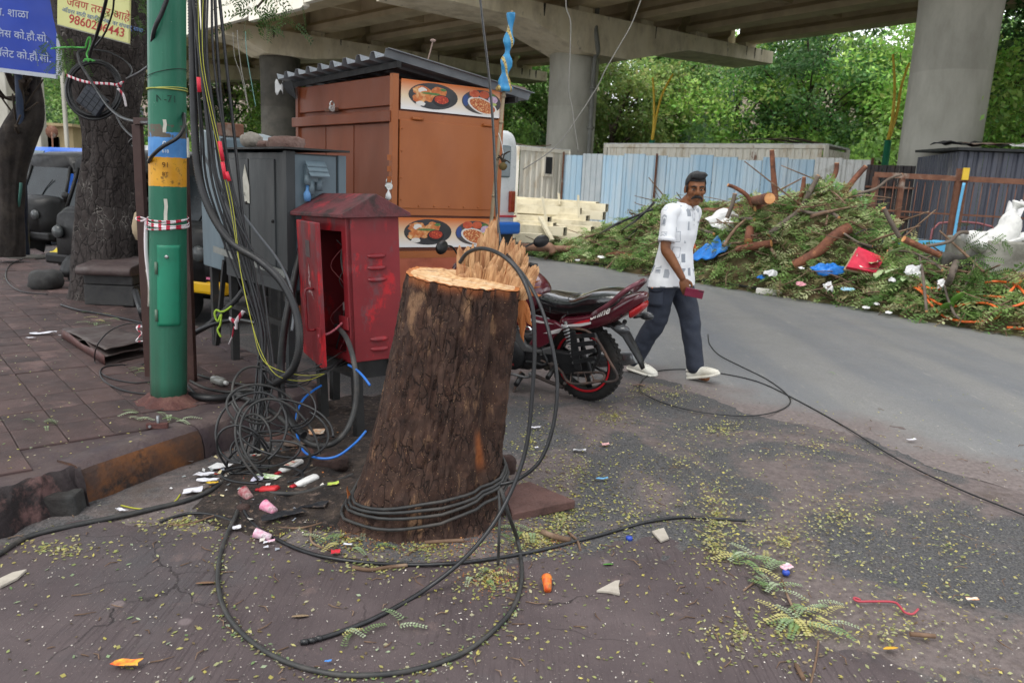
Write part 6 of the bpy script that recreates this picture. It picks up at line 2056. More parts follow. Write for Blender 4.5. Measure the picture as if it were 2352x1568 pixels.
mb.grid(lambda a,b:(lambda p:Vector((p.x,p.y,pile_h(p.x,p.y)-.06)))(EA+PD*(PL*(-.08+1.25*a))+PNv*(-.15+4.6*b)),150,60)
heap=T('branch_heap','long heap of cut green branches and rubbish along the far edge of the road','branch heap',EA.lerp(EB,.5)+PNv*1.2)
mb.build('heap_core',m_mulch,heap,kind='stuff')
rg=np.random.default_rng(12)
NF=7800
u=rg.uniform(-.05,1.12,NF);w=rg.beta(1.05,1.9,NF)*3.4-.05
P,A,B,C=[],[],[],[]
pal=[lin(h)for h in('#a2b878','#8caa64','#b4c48c','#7c9a58','#b8be90','#a0986e','#6c9254','#86a866')]
mbt=MB()
for k in range(NF):
 p=EA+PD*(PL*u[k])+PNv*w[k]
 h=pile_h(p.x,p.y)
 if h<.0:
  continue
 a=rg.uniform(0,2*PI)
 dr=Vector((math.cos(a),math.sin(a),rg.normal()*.5))-PNv*.45
 dr.normalize()
 L_=rg.uniform(.22,.5)
 c0=pal[int((rg.integers(8)+8*.5*(noise.noise(Vector((p.x*1.4,p.y*1.4,2)))+1))%8)]
 side=dr.cross(Vector((rg.normal()*.5,rg.normal()*.5,1))).normalized()
 st=p+Vector((0,0,h+rg.uniform(-.04,.05)+.16*rg.uniform(0,1)**3))
 nl=9
 for q in range(1,nl+1):
  f=q/nl
  b0=st+dr*(L_*f)+Vector((0,0,-.10*f*f))
  ll=.085*math.sin(PI*min(.95,f*.85+.12))*rg.uniform(.8,1.2)
  for s_ in(-1,1):
   ax=side*s_+dr*.45+Vector((0,0,rg.normal()*.25))
   ax.normalize()
   P.append(b0);A.append(ax*ll);bb=ax.cross(side.cross(dr)).normalized()*ll*.24
   B.append(bb);C.append(np.clip(c0*rg.uniform(.65,1.3),0,.8))
 if k%5==0:
  mbt.tube([st,st+dr*L_*.5+Vector((0,0,-.02)),st+dr*L_+Vector((0,0,-.10))],.006,4)
np_leaves('cut_foliage',P,A,B,C,m_leaf,heap,.15,kind='stuff')
for k in range(420):
 u_=rg.uniform(0,1.05);w_=rg.uniform(.0,2.2)
 p=EA+PD*(PL*u_)+PNv*w_
 h=pile_h(p.x,p.y)
 if h<0:
  continue
 a=rg.uniform(0,2*PI);L_=rg.uniform(.3,1.1)
 d=Vector((math.cos(a),math.sin(a),rg.normal()*.22)).normalized()
 q=p+Vector((0,0,h+rg.uniform(.0,.10)))
 m_=q+d*L_*.5+Vector((rg.normal()*.05,rg.normal()*.05,rg.normal()*.04))
 mbt.tube(smooth_pts([q-d*L_*.3,m_,q+d*L_*.8],3),[.012*rg.uniform(.5,1.5)*(1-i*.1)for i in range(7)],4)
for k in range(110):
 p=EA+PD*(PL*rg.uniform(.05,.95))+PNv*rg.uniform(.2,2.4)
 h=pile_h(p.x,p.y)
 a=rg.uniform(0,2*PI);L_=rg.uniform(.7,2.0)
 d=Vector((math.cos(a),math.sin(a),abs(rg.normal())*.35)).normalized()
 q=p+Vector((0,0,max(0,h)+.03));r_=rg.uniform(.014,.035)
 mbt.tube(smooth_pts([q-d*L_*.4,q+Vector((rg.normal()*.06,rg.normal()*.06,.06)),q+d*L_*.6+Vector((0,0,rg.normal()*.1))],4),[r_*(1-i*.08)for i in range(9)],6)
mbt.build('twigs',M('brown twig bark','#5a4636','#7a6250',10,'#8f7a66',5,.6,.1,.85),heap,kind='stuff')
m_lbrk=M('reddish log bark','#6a4030','#85563f',7,'#4a3128',4,.56,.1,.85,0,.6,30,c4='#a5704e',sc4=6,th4=.62)
m_lgry=M('grey branch bark','#5a5048','#746a60',8,'#473c34',4,.56,.1,.9,0,.5,30)
m_lcut=M('pale cut wood end','#c98a55','#dba974',14,'#a8683a',8,.6,.1,.75)
def log(label,pts,r_px,mat,dz=.03,Y=None,cut=(1,1),taper=1.):
 P_=[(AT(x,y,Y)if Y else PILE(x,y,dz))for x,y in pts]
 if not Y:
  P_=[p-(p-Vector((0,0,CAMH))).normalized()*.16 for p in P_]
 s_=smooth_pts(P_,6)
 r0=r_px*P_[0].y/FPX
 R_=[r0*(1+(taper-1)*i/(len(s_)-1))*(1+.10*noise.noise(p*4))for i,p in enumerate(s_)]
 c=sum(P_,Vector())/len(P_)
 t_=T('cut_branch',label,'cut branch',(c.x,c.y,min(p.z for p in P_)-r0))
 MB().tube(s_,R_,12).build('bark',mat,t_)
 for f,i,j in((cut[0],0,1),(cut[1],-1,-2)):
  if f:
   d=(s_[i]-s_[j]).normalized()
   MB().tube([s_[i]-d*.004,s_[i]+d*.006],[R_[i]*.93,R_[i]*.9],12).build('cut_end',m_lcut,t_)
log('thick red brown log sloping up in the middle of the heap',[(1949,532),(1914,552),(1884,582),(1846,606),(1823,618)],13,m_lbrk,.06,taper=.8)
log('upright thin trunk standing at the top of the heap',[(1773,345),(1776,395),(1780,442),(1786,505)],5,m_lbrk,Y=13.6,taper=1.5)
log('red brown branch slanting up over the right end of the hoarding',[(1988,383),(1962,412),(1938,444),(1915,470)],6,m_lbrk,Y=13.2,taper=1.1)
log('bent red branch rising beside the slanting one',[(1922,375),(1920,395),(1908,418),(1884,440),(1865,460)],5,m_lbrk,Y=13.4,taper=1.1)
log('long grey branch crossing the top of the heap',[(1880,404),(1859,442),(1838,482),(1796,515),(1766,540)],5,m_lgry,Y=12.9,taper=1.5)
log('short reddish upright branch beside the grey one',[(1847,407),(1842,442),(1826,487)],4,m_lbrk,Y=13.1,taper=1.6)
log('wavy brown branch lying under the long grey one',[(1836,494),(1868,502),(1902,499),(1925,512)],4,m_lgry,.08)
log('thin curved twig reaching right above the railing',[(2071,400),(2040,412),(2010,434),(1956,447)],2.5,m_lgry,Y=12.9,taper=1.4)
log('dark bent branch in front of the blue wall',[(2244,538),(2206,534),(2180,555),(2126,566)],4,m_lgry,Y=10.9)
log('broken brown log lying before the blue wall',[(2076,549),(2114,567),(2159,586)],8,m_lbrk,Y=10.6,taper=.8)
log('dark forked branch right of the heap top',[(2030,478),(2046,510),(2066,545)],5,m_lgry,.08)
log('log with round pale cut end facing the road',[(1770,570),(1735,576),(1692,584)],9,m_lbrk,.08)
log('short log with cut end at the left top of the heap',[(1618,492),(1655,492),(1705,488)],7,m_lbrk,.06)
log('thick brown log behind the white cloth',[(1690,482),(1726,468),(1768,456)],10,m_lbrk,.04)
log('short cut log right of the white cloth',[(1733,494),(1762,489)],8,m_lbrk,.10)
log('upright chopped log piece in the heap centre',[(1722,536),(1718,566)],10,m_lbrk,.08)
log('felled pinkish log lying before the cream beams',[(1196,566),(1245,570),(1316,573)],8,M('pinkish bare log','#8a6a58','#a07e68',8,'#6a4c3e',4,.56,.1,.85,0,.5,30),Y=16.6)
log('knobbly log end among the beams',[(1232,562),(1262,566),(1270,580)],9,M('pinkish bare log','#8a6a58'),Y=16.3)
log('flat brown split log near the road edge',[(1394,592),(1420,588),(1447,594)],5,m_lbrk,.05)
log('thin branch poking out left of the blue tarpaulin',[(1606,541),(1638,553)],3.5,m_lgry,.12)
log('brown branch lying above the blue tarpaulin',[(1655,500),(1690,515),(1730,520)],4,m_lgry,.12)
log('bare branch standing out right of the man',[(1672,425),(1690,432),(1716,450),(1730,478)],4,m_lbrk,Y=13.8,taper=1.3)
log('cut forked branch left of the upright trunk',[(1688,445),(1682,470),(1670,500)],5,m_lgry,Y=13.6)
log('pale split stick crossing the red box',[(2000,590),(1968,580),(1935,560)],2.5,m_lgry,.16)
log('curved green brown stem over the pale leaves',[(2035,603),(2085,606),(2130,626),(2160,650)],2.5,m_lgry,.18)
log('pale stick standing at the front right of the heap',[(2204,598),(2190,640),(2172,690)],3.5,m_lgry,.22)
log('thin bare stick leaning at the front of the heap',[(2108,612),(2116,660),(2124,742)],3,m_lgry,.16)
log('dark thin branch at the front right of the heap',[(2165,660),(2172,700),(2188,740),(2200,752)],2.6,m_lgry,.12)
for k,(pts,lab)in enumerate((([(1502,466),(1462,505),(1426,542),(1378,592)],'black cable trailing over the left end of the heap'),([(1500,480),(1450,500),(1410,518),(1376,548)],'upper black cable over the left end of the heap'),([(1480,520),(1448,552),(1424,575)],'short black cable at the left end of the heap'))):
 MB().cable([PILE(x,y,.10)for x,y in pts],.018,6).build('fallen_cable',m_cbl,None,label=lab,cat='cable',group='cables over the heap')
mb=MB()
mb.cable([PILE(x,y,.14)for x,y in((1960,560),(1985,548),(2010,550),(2024,560),(2022,580),(1998,590),(1966,580))],.01,6)
mb.build('fallen_cable',m_cbl,None,label='loop of thin black cable above the red box in the heap',cat='cable')
def heap_cloth(name,px,py,rx_px,ry_px,h,mat,lab,cat,seed,rz=0.,tilt=.5):
 p=PILE(px,py,.05)
 p=p-(p-Vector((0,0,CAMH))).normalized()*.22
 k=p.y/FPX
 return cloth(name,p,rx_px*k*1.15,ry_px*k*1.2,h*.6,mat,lab,cat,seed,40,rz,tilt,2.2)
heap_cloth('white_cloth',1672,515,44,26,.16,m_plw,'dirty white cloth draped over branches behind the man','cloth',2.3,.1,.75)
ta,tb,tc,td=[PILE(x,y,.08)-ray(x,y).normalized()*.22 for x,y in((1578,607),(1640,604),(1678,572),(1640,556))]
MB().grid(lambda u,v:ta.lerp(tb,u).lerp(td.lerp(tc,u),v**.8)+Vector((0,-.05*math.sin(u*9+v*3)*v,.05*math.sin(u*14+v*5)*(.3+v)+.06*noise.noise(Vector((u*4,v*4,1))))),26,14).build('tarpaulin',m_plb,None,solid=.004,label='bright blue tarpaulin heaped on the branches right of the man',cat='tarpaulin')
heap_cloth('plastic_sheet',1900,628,32,17,.12,m_plb,'crumpled blue plastic sheet below the red box','plastic sheet',8.2,-.2,.5)
heap_cloth('plastic_bag',1902,668,11,13,.1,m_plw,'small white plastic bag low on the heap','bag',3.7,0,.5)
heap_cloth('plastic_bag',2096,636,20,16,.12,m_plw,'bigger white plastic bag among the pale leaves','bag',6.1,.5,.6)
heap_cloth('plastic_bag',2160,665,10,10,.1,m_plw,'white plastic scrap right of the bigger white bag','bag',7.7,.5,.6)
heap_cloth('plastic_bag',1590,582,13,11,.12,M('orange plastic','#e07a50','#d8643c',5,rough=.5),'orange plastic bag at the left of the blue tarpaulin','bag',9.9,0,.6)
heap_cloth('plastic_bag',1770,636,14,9,.08,m_plw,'grey white plastic at the left foot of the red brown log','bag',11.2,0,.5)
heap_cloth('paper_scrap',1838,660,10,7,.04,M('pink paper','#d89aa4',rough=.7),'pink paper scrap low on the heap','paper',12.2,0,.5)
heap_cloth('paper_scrap',1945,672,14,5,.03,M('pale blue plastic','#9cc4d8',rough=.5),'pale blue plastic strip low on the heap','plastic',13.2,-.3,.5)
heap_cloth('plastic_bag',2048,652,7,6,.05,m_plw,'tiny white scrap below the pale leaves','bag',14.9,0,.5)
heap_cloth('plastic_bag',1748,645,9,6,.05,m_plb,'small dark blue plastic scrap by the road edge','bag',15.9,0,.5)
for px,py,s_ in((1381,596,8),(1326,603,5),(1988,714,8),(2040,726,7),(1840,623,6),(2013,706,6)):
 heap_cloth('paper_scrap',px,py,s_,s_*.6,.02,m_plw,{1381:'white paper scrap at the left foot of the heap',1326:'tiny white scrap on the road edge left of the heap',1988:'white scrap at the foot of the heap below the blue sheet',2040:'white scrap at the foot of the heap right of centre',1840:'small white scrap on the red brown log foot',2013:'yellowish white scrap low at the foot of the heap'}[px],'paper',px,0,.4)
p=PILE(1766,677,.05)
MB().box(p,(.40,.16,.09),-.4).build('foam_slab',M('white foam','#dad7d0','#c9c4bb',9,rough=.8),None,bevel=.015,label='white foam slab at the foot of the heap by the road',cat='foam slab')
p=PILE(1988,592,.08)
p.y-=.42
bx_=T('printed_box','crushed red box lid printed with white blobs on the heap','box',p)
ex,ey=(Vector((.86,-.25,-.22))).normalized(),Vector((.22,.30,.62)).normalized()
k=p.y/FPX
cc4=[AT(1945,612,p.y-.02),AT(2012,626,p.y-.08),AT(2033,592,p.y+.12),AT(1972,566,p.y+.2)]
nn=(cc4[1]-cc4[0]).cross(cc4[3]-cc4[0]).normalized()
MB().prism(cc4,nn*-.06).build('lid',M('crimson printed card','#c22742','#d23a52',4,'#a51f38',3,.6,.1,.45),bx_,bevel=.006)
MB().prism([q+nn*-.061+(q-p)*.05 for q in cc4],nn*-.03).build('card_edge',M('brown card','#9a8a72',rough=.9),bx_)
def lidpt(a,b):
 return cc4[0].lerp(cc4[1],a).lerp(cc4[3].lerp(cc4[2],a),b)+nn*.002
for a,b,r_,m_ in((.18,.62,.10,m_wh),(.22,.5,.06,m_dark),(.30,.68,.05,m_wh),(.52,.78,.11,M('orange print','#e0a04a',rough=.5)),(.62,.62,.10,m_dark),(.56,.70,.05,m_wh),(.80,.62,.08,m_wh),(.45,.22,.11,m_wh),(.66,.42,.08,m_wh),(.74,.2,.08,m_wh),(.82,.38,.06,m_dark),(.9,.72,.05,m_dark),(.36,.3,.04,m_dark)):
 MB().poly([lidpt(a+r_*math.cos(q)*.8,b+r_*math.sin(q))for q in[2*PI*z/14 for z in range(14)]]).build('print',m_,bx_)
m_bl=leaf_mat('broad leaves',.25,.4)
def broad_leaf(parent,base,d,L_,w,col,curl=.2):
 d=Vector(d).normalized();s_=d.cross(Vector((0,.3,1))).normalized();n_=s_.cross(d)
 mb=MB()
 def fn(u,v):
  f=v
  ww=w*math.sin(PI*min(1,f*.93+.05))**.8
  x=(u-.5)*2
  return base+d*L_*f+s_*ww*x+n_*(.15*w*abs(x)-curl*L_*f*f+.03*w*math.sin(f*24)*abs(x))
 mb.grid(fn,4,10)
 return mb.build("leaf" if parent else "dry_leaf",col,parent,solid=.002)
m_pl=M('pale green leaf','#a7bd8e','#b9cc9f',5,'#8aa56c',4,.56,.1,.55)
m_gl=M('fresh green leaf','#5d8a3c','#77a44c',4,'#8fb85c',3,.6,.1,.45)
bl=T('leafy_branch','broken branch with big pale green leaves right of the red box','branch',PILE(2080,640,.1))
rg2=random.Random(9)
for px,py,dx,dz in((2010,625,-.4,.1),(2030,612,.2,.4),(2055,620,.5,.3),(2080,612,.8,.3),(2060,640,-.7,0),(2110,625,.7,.1),(2125,645,.6,-.2),(2140,660,.5,-.3),(2085,655,-.5,-.1),(2105,650,.1,-.3),(2020,640,-.4,-.2),(2045,632,-.1,-.4)):
 b=PILE(px,py,.14)
 broad_leaf(bl,b,(dx,-.5,dz),rg2.uniform(.24,.38),rg2.uniform(.06,.09),m_pl if rg2.random()<.75 else m_gl,.15)
bl2=T('leafy_branch','fresh green broad leaves lying inside the orange cable loop','branch',PILE(2215,720,.06))
for px,py,dx,dz,L_,m_ in((2170,735,-.2,.3,.3,m_gl),(2185,705,.6,.35,.34,m_gl),(2200,700,.9,.2,.36,m_pl),(2180,725,.1,.6,.3,m_gl),(2200,735,.8,-.1,.3,m_gl),(2165,745,.3,0,.26,m_gl),(2215,715,.9,.1,.34,m_pl)):
 broad_leaf(bl2,PILE(px,py,.12),(dx,-.4,dz),L_,.08,m_,.12)
bl3=T('leafy_branch','feathery green branch leaning on the dark concrete block','branch',PILE(2230,640,.1))
pts=[AT(2196,690,10.0),AT(2225,640,10.1),AT(2243,590,10.2)]
MB().cable(pts,.012,6).build('stem',m_lgry,bl3)
sprays(bl3,[AT(x,y,10.05)for x,y in((2235,600),(2240,625),(2228,640),(2215,655),(2246,610),(2232,660),(2245,640),(2260,540),(2275,555))],'foliage',7,.24,.045,41,.5)
m_or=M('orange cable sheath','#d9622a','#e2733a',6,rough=.45)
zz=lambda x,y:(1764+.25*x,392+.25*y)
pts=[(1320,1125),(1400,1180),(1480,1240),(1560,1290),(1680,1315),(1850,1285),(2000,1290),(2110,1350),(2100,1410),(1950,1455),(1750,1450),(1600,1400),(1480,1290),(1400,1170),(1370,1100),(1450,1140),(1600,1160),(1750,1190),(2000,1220),(2160,1225),(2250,1140),(2351,1050),(2440,990)]
MB().cable([PILE(*zz(x,y),.10)for x,y in pts],.017,7).build('orange_cable',m_or,None,label='long orange cable looped over the right end of the heap',cat='cable')
pts=[(1960,1115),(2100,1100),(2250,1130),(2330,1200),(2370,1280),(2230,1340)]
MB().cable([PILE(*zz(x,y),.12)for x,y in pts],.017,7).build('orange_cable',m_or,None,label='shorter orange cable bow before the big concrete block',cat='cable')
MB().cable([PILE(*zz(x,y),.05)for x,y in((2190,1475),(2260,1480),(2351,1490))],.017,7).build('orange_cable',m_or,None,label='end of orange cable at the foot of the heap at the right edge',cat='cable')
MB().cable([PILE(x,y,.03)for x,y in((1300,602),(1400,612),(1500,628),(1610,646),(1700,660),(1760,668))],.018,6).build('fallen_cable',m_cbl,None,label='grey cable lying along the foot of the heap beside the road',cat='cable')
# ================================================================ motorcycle
m_mar=M('maroon motorcycle enamel','#4a1420','#561926',2,'#3a1019',2,.6,.15,.25,coat=.8)
m_tan=M('clear red accent','#b81f2a',rough=.3)
m_sil=M('silver decal','#b9b4b4',rough=.35)
t=NT('black plastic seat cover')
t.set('#0d0e10',t.ramp(t.noise(9,4),[(.3,.12),(.7,.28)]),0,.6)
t.b.inputs['Coat Weight'].default_value=1.0
t.b.inputs['Coat Roughness'].default_value=.07
t.bump(t.math('ADD',t.noise(7,3,t.mapp((1,1,2))),t.math('MULTIPLY',t.noise(22,4,t.mapp((2.4,.5,1))),.5)),.55,.014)
m_seat=t.m
m_eng=M('black engine enamel','#17181a','#222325',9,'#3a3735',5,.62,.08,.5,.1,.1,40)
m_ali=M('cast grey alloy','#5c5d5e','#747576',12,'#3f3d3a',6,.6,.1,.45,.6)
m_ty=M('worn tyre rubber','#1c1c1c','#282726',12,'#3a3532',5,.58,.1,.85,0,.3,60)
m_bl=M('black satin paint','#121315','#1c1d1f',8,'#37332f',6,.66,.07,.45)
m_rst=M('rusty stand steel','#2c2725','#3d3330',12,'#5d4436',7,.58,.08,.7)
m_chrome=M('chrome','#c8cacc',rough=.08,met=1.)
bc=G(1345,917,0)
bike=T('motorcycle','maroon motorcycle with black seat parked behind the stump facing away','motorcycle',bc,rot=(math.radians(-8),0,math.radians(145)))
RX=Matrix.Rotation(PI/2,4,'X')
def wheel(cx,R,w,label=None):
 n_=56
 prof=[(R-.075,-w*.42),(R-.04,-w*.5),(R-.012,-w*.36),(R,-w*.12),(R,w*.12),(R-.012,w*.36),(R-.04,w*.5),(R-.075,w*.42)]
 ty=MB().lathe(prof,n_,Matrix.Translation((cx,0,R))@RX,cap=False).build('tyre',m_ty,bike,True)
 mb=MB()
 for k in range(44):
  a=2*PI*k/44
  c_=Vector((cx+(R-.0055)*math.cos(a),0,R+(R-.0055)*math.sin(a)))
  for s_ in(-1,1):
   mb.box(c_+Vector((0,s_*w*.22,0)),(.010,w*.26,.020),mat=Matrix.Rotation(-a,4,'Y')@Matrix.Rotation(.4*s_,4,'X'))
 mb.build('tread',m_ty,ty,True,kind='stuff')
 rim=MB().lathe([(R-.105,-.028),(R-.092,-.034),(R-.076,-.032),(R-.082,-.012),(R-.088,0),(R-.082,.012),(R-.076,.032),(R-.092,.034),(R-.105,.028),(R-.105,-.028)],n_,Matrix.Translation((cx,0,R))@RX,cap=False).build('rim',m_bl,bike,True)
 for s_ in(-1,1):
  MB().lathe([(R-.092,s_*.036),(R-.077,s_*.042),(R-.077,s_*.044),(R-.092,s_*.039)],n_,Matrix.Translation((cx,0,R))@RX,cap=False).build('rim_stripe',m_tan,rim,True)
 for k in range(6):
  a=2*PI*k/6+.35
  d=Vector((math.cos(a),0,math.sin(a)));c_=Vector((cx,0,R))
  MB().tube([c_+d*.04,c_+d*.12,c_+d*(R-.10)],[.026,.017,.022],8,sq=.6).build('spoke',m_bl,rim,True)
 MB().lathe([(.0,-.06),(.05,-.06),(.062,-.03),(.062,.03),(.05,.06),(.0,.06)],20,Matrix.Translation((cx,0,R))@RX).build('hub',m_ali,rim,True)
wheel(0,.305,.082)
wheel(1.27,.30,.085)
def sect(x,w,z0,z1,e=2.6,n_=20,yo=0.):
 R_=[]
 for k in range(n_):
  a=2*PI*k/n_
  c_,s_=math.cos(a),math.sin(a)
  R_.append(Vector((x,yo+w*abs(c_)**(2/e)*(1 if c_>0 else-1),(z0+z1)/2+(z1-z0)/2*abs(s_)**(2/e)*(1 if s_>0 else-1))))
 return R_
def fx(x):
 return x if x>-.1 else-.1+(x+.1)*.74
def lofted(name,secs,mat,e=2.6,sub=0,parent=None):
 secs=[(fx(q[0]),*q[1:])for q in secs]
 xs=smooth_pts([Vector((s[0],s[1],s[2]))for s in secs],4);zs=smooth_pts([Vector((s[3],0,0))for s in secs],4)
 return MB().loft([sect(a.x,a.y,a.z,b.x,e)for a,b in zip(xs,zs)]).build(name,mat,parent or bike,True,sub=sub)
seat=lofted('seat',[(.375,.05,.70,.76),(.36,.09,.68,.785),(.30,.125,.665,.80),(.18,.145,.66,.795),(.05,.15,.665,.80),(-.04,.152,.68,.835),(-.12,.152,.69,.865),(-.25,.148,.72,.88),(-.36,.13,.76,.88),(-.41,.10,.78,.87),(-.425,.05,.80,.855)],m_seat,2.9)
for x,z in((.10,.80),(.25,.795)):
 MB().tube([Vector((x-.05*math.cos(a)**2,.152*math.cos(a),z-.012+.006*math.sin(a)-.10*abs(math.cos(a))**6))for a in[PI*k/20 for k in range(21)]],.004,5).build('seat_seam',m_bl,seat,True)
lofted('fuel_tank',[(.33,.07,.70,.82),(.36,.115,.66,.87),(.45,.15,.63,.93),(.58,.165,.63,.975),(.72,.16,.65,.98),(.84,.12,.70,.95),(.90,.06,.76,.90)],m_mar,2.5)
MB().lathe([(.04,0),(.04,.02),(.03,.026),(0,.027)],18,Matrix.Translation((.62,0,.972))).build('fuel_cap',m_chrome,bike,True)
tail=lofted('tail_panel',[(.16,.09,.58,.64),(.10,.145,.56,.67),(-.05,.158,.575,.705),(-.2,.155,.61,.75),(-.35,.135,.665,.81),(-.48,.105,.735,.865),(-.58,.075,.80,.885),(-.62,.04,.83,.875)],m_mar,3.2)
def tailpt(x,z,o=.004):
 w_=float(np.interp(-x,(.05,.2,.35,.48),(.159,.156,.137,.108)))
 return Vector((fx(x),w_+o+.002,z))
MB().poly([tailpt(.10,.60),tailpt(-.06,.625),tailpt(-.16,.655),tailpt(-.16,.672),tailpt(-.05,.645),tailpt(.09,.615)]).build('decal',m_sil,tail,True,solid=.001)
MB().poly([tailpt(.02,.628),tailpt(-.14,.664),tailpt(-.15,.69),tailpt(-.05,.66)]).build('decal',m_tan,tail,True,solid=.001)
xd=(tailpt(-.40,.745,.006)-tailpt(-.16,.665,.006))
text_mesh('Shine',.072,m_wh,tail,tailpt(-.165,.69,.026),xd,Vector((.0,-.05,1)),shear=.35,bold=.0015)
lofted('tail_light',[(-.50,.085,.70,.775),(-.56,.075,.735,.80),(-.61,.05,.775,.825)],M('red lamp lens','#9c1a1e','#b8282c',4,rough=.15,spec=.6),3)
m_grab=M('worn maroon grab rail','#5a2a34','#6e3a44',6,'#9a9496',5,.56,.05,.35,.3,coat=.3)
gr=[(-.18,.165,.72),(-.24,.175,.755),(-.36,.165,.82),(-.48,.145,.905),(-.545,.09,.945),(-.56,0,.955),(-.545,-.09,.945),(-.48,-.145,.905),(-.36,-.165,.82),(-.24,-.175,.755)]
MB().cable([(fx(x),y,z)for x,y,z in gr],.017,10).build('grab_rail',m_grab,bike,True)
def sidepanel(name,poly,y0,th,mat,parent=bike,bev=.012,both=True):
 o=MB().prism([Vector((x,y0,z))for x,z in poly],(0,th,0)).build(name,mat,parent,True,bevel=bev)
 if both:
  MB().prism([Vector((x,-y0,z))for x,z in poly],(0,-th,0)).build(name,mat,parent,True,bevel=bev)
 return o
sc_=sidepanel('side_cover',[(.56,.60),(.40,.645),(.16,.63),(.05,.585),(.14,.545),(.20,.46),(.30,.40),(.40,.415),(.34,.50),(.40,.545),(.56,.555)],.125,.035,m_mar)
MB().poly([(.42,.163,.628),(.16,.163,.61),(.28,.163,.60),(.42,.163,.608)]).build('decal',m_sil,sc_,True,solid=.001)
MB().poly([(.14,.163,.575),(.26,.163,.525),(.12,.163,.55),(.19,.163,.53),(.09,.163,.59)]).build('decal',m_sil,sc_,True,solid=.001)
MB().poly([(.55,.163,.60),(.44,.163,.635),(.44,.163,.645),(.57,.163,.62)]).build('decal',m_sil,sc_,True,solid=.001)
MB().cable([(.40,.168,.66),(.58,.168,.655),(.50,.172,.75),(.40,.168,.67)],.005,5).build('decal',m_tan,bike,True)
MB().ell((.42,.145,.52),(.085,.03,.045),Matrix.Rotation(.15,4,'Y')).build('chrome_cover',m_chrome,bike,True)
sidepanel('lower_cover',[(.52,.545),(.42,.40),(.32,.385),(.18,.44),(.20,.36),(.46,.345),(.56,.45)],.118,.03,m_ali)
mb=MB()
mb.cable([(.95,.05,.85),(.7,.06,.62),(.35,.1,.56),(.0,.11,.62),(-.35,.09,.74)],.018,8)
mb.cable([(.95,.03,.82),(.98,.03,.5),(.8,.05,.2),(.45,.08,.2)],.02,8)
mb.build('frame',m_bl,bike,True,kind=None)
en=MB().loft([sect(x,w,a,b,3.5)for x,w,a,b in((.30,.09,.24,.38),(.36,.12,.19,.42),(.5,.13,.17,.44),(.66,.12,.17,.43),(.76,.08,.2,.36))]).build('engine',m_eng,bike,True)
MB().lathe([(.13,0),(.13,.02),(.115,.04),(.05,.048),(.0,.048)],28,Matrix.Translation((.58,.115,.305))@Matrix.Rotation(-PI/2,4,'X')).build('engine_cover',m_eng,en,True)
for z,r_ in((.34,.022),(.275,.026)):
 MB().lathe([(r_,0),(r_,.008),(r_*.4,.012),(0,.012)],16,Matrix.Translation((.585,.162,z))@Matrix.Rotation(-PI/2,4,'X')).build('cover_cap',m_ali,en,True)
text_mesh('HONDA',.028,M('dull red print','#8e2a2e',rough=.5),en,(.635,.166,.225),(-1,0,0),(0,0,1))
for k in range(9):
 MB().box((.72+.012*k,0,.42+.026*k),(.16,.2,.012),mat=Matrix.Rotation(-.35,4,'Y')).build('cooling_fin',m_eng,en,True)
MB().box((.77,0,.52),(.11,.14,.24),mat=Matrix.Rotation(.4,4,'Y')).build('cylinder',m_eng,en,True)
MB().box((.52,.09,.56),(.08,.06,.06)).build('carburettor',m_ali,en,True,bevel=.01)
cc_=MB().prism([Vector((x,.085,z))for x,z in((-.13,.27),(-.10,.365),(.0,.40),(.40,.40),(.46,.34),(.44,.235),(.05,.215),(-.08,.225))],(0,.045,0)).build('chain_case',m_bl,bike,True,bevel=.018)
MB().lathe([(.028,0),(.028,.004),(.0,.004)],18,Matrix.Translation((.26,.131,.255))@Matrix.Rotation(-PI/2,4,'X')).build('inspection_hole',M('dark hollow of beams','#2e2b24'),cc_,True)
for x,z in((.30,.345),(-.02,.25),(.02,.33)):
 MB().lathe([(.012,0),(.012,.008),(0,.01)],8,Matrix.Translation((x,.131,z))@Matrix.Rotation(-PI/2,4,'X')).build('bolt_head',m_ali,cc_,True)
MB().bar((.45,-.1,.3),(-.03,-.1,.3),.03,.05).build('swing_arm',m_bl,bike,True)
for s_ in(1,-1):
 a,b=Vector((-.03,s_*.15,.33)),Vector((.075,s_*.145,.64))
 sh_=MB().tube([a,b],[.016,.016],10).build('shock_absorber',m_ali,bike,True)
 d=(b-a);u_=d.normalized().orthogonal().normalized();v_=d.normalized().cross(u_)
 pts=[a+d*(.22+.72*k/150)+(u_*math.cos(k*.42)+v_*math.sin(k*.42))*.033 for k in range(151)]
 MB().tube(pts,.0065,6).build('coil_spring',M('grey spring steel','#9a9c9e','#8a8c8e',10,rough=.35,met=.6),sh_,True)
 MB().tube([a+d*.0,a+d*.24],[.022,.026],12).build('damper',m_rst,sh_,True)
MB().loft([[Vector((fx(x),y,z-.02*(abs(y)>.04)))for y in(-w,-w*.5,w*.5,w)]for x,z,w in((.05,.60,.06),(-.15,.64,.07),(-.30,.64,.07),(-.42,.58,.055),(-.50,.49,.045),(-.56,.40,.035),(-.60,.33,.02))],False,0,True,False).build('rear_mudguard',m_bl,bike,True,solid=.012)
for s_ in(1,-1):
 i_=MB().tube([(-.36,s_*.07,.68),(-.38,s_*.15,.665)],[.016,.012],8).build('indicator_stalk',m_bl,bike,True)
 MB().ell((-.395,s_*.185,.66),(.06,.035,.03),None,14,8).build('indicator',M('dark indicator lens','#4a4d50','#2a2c2e',5,rough=.15,spec=.6),i_,True)
sg_=MB().cable([(.02,.17,.60),(-.12,.20,.615),(-.22,.215,.57),(-.32,.235,.45),(-.40,.25,.345),(-.36,.262,.30),(-.22,.27,.285)],.0095,8).build('saree_guard',m_rst,bike,True)
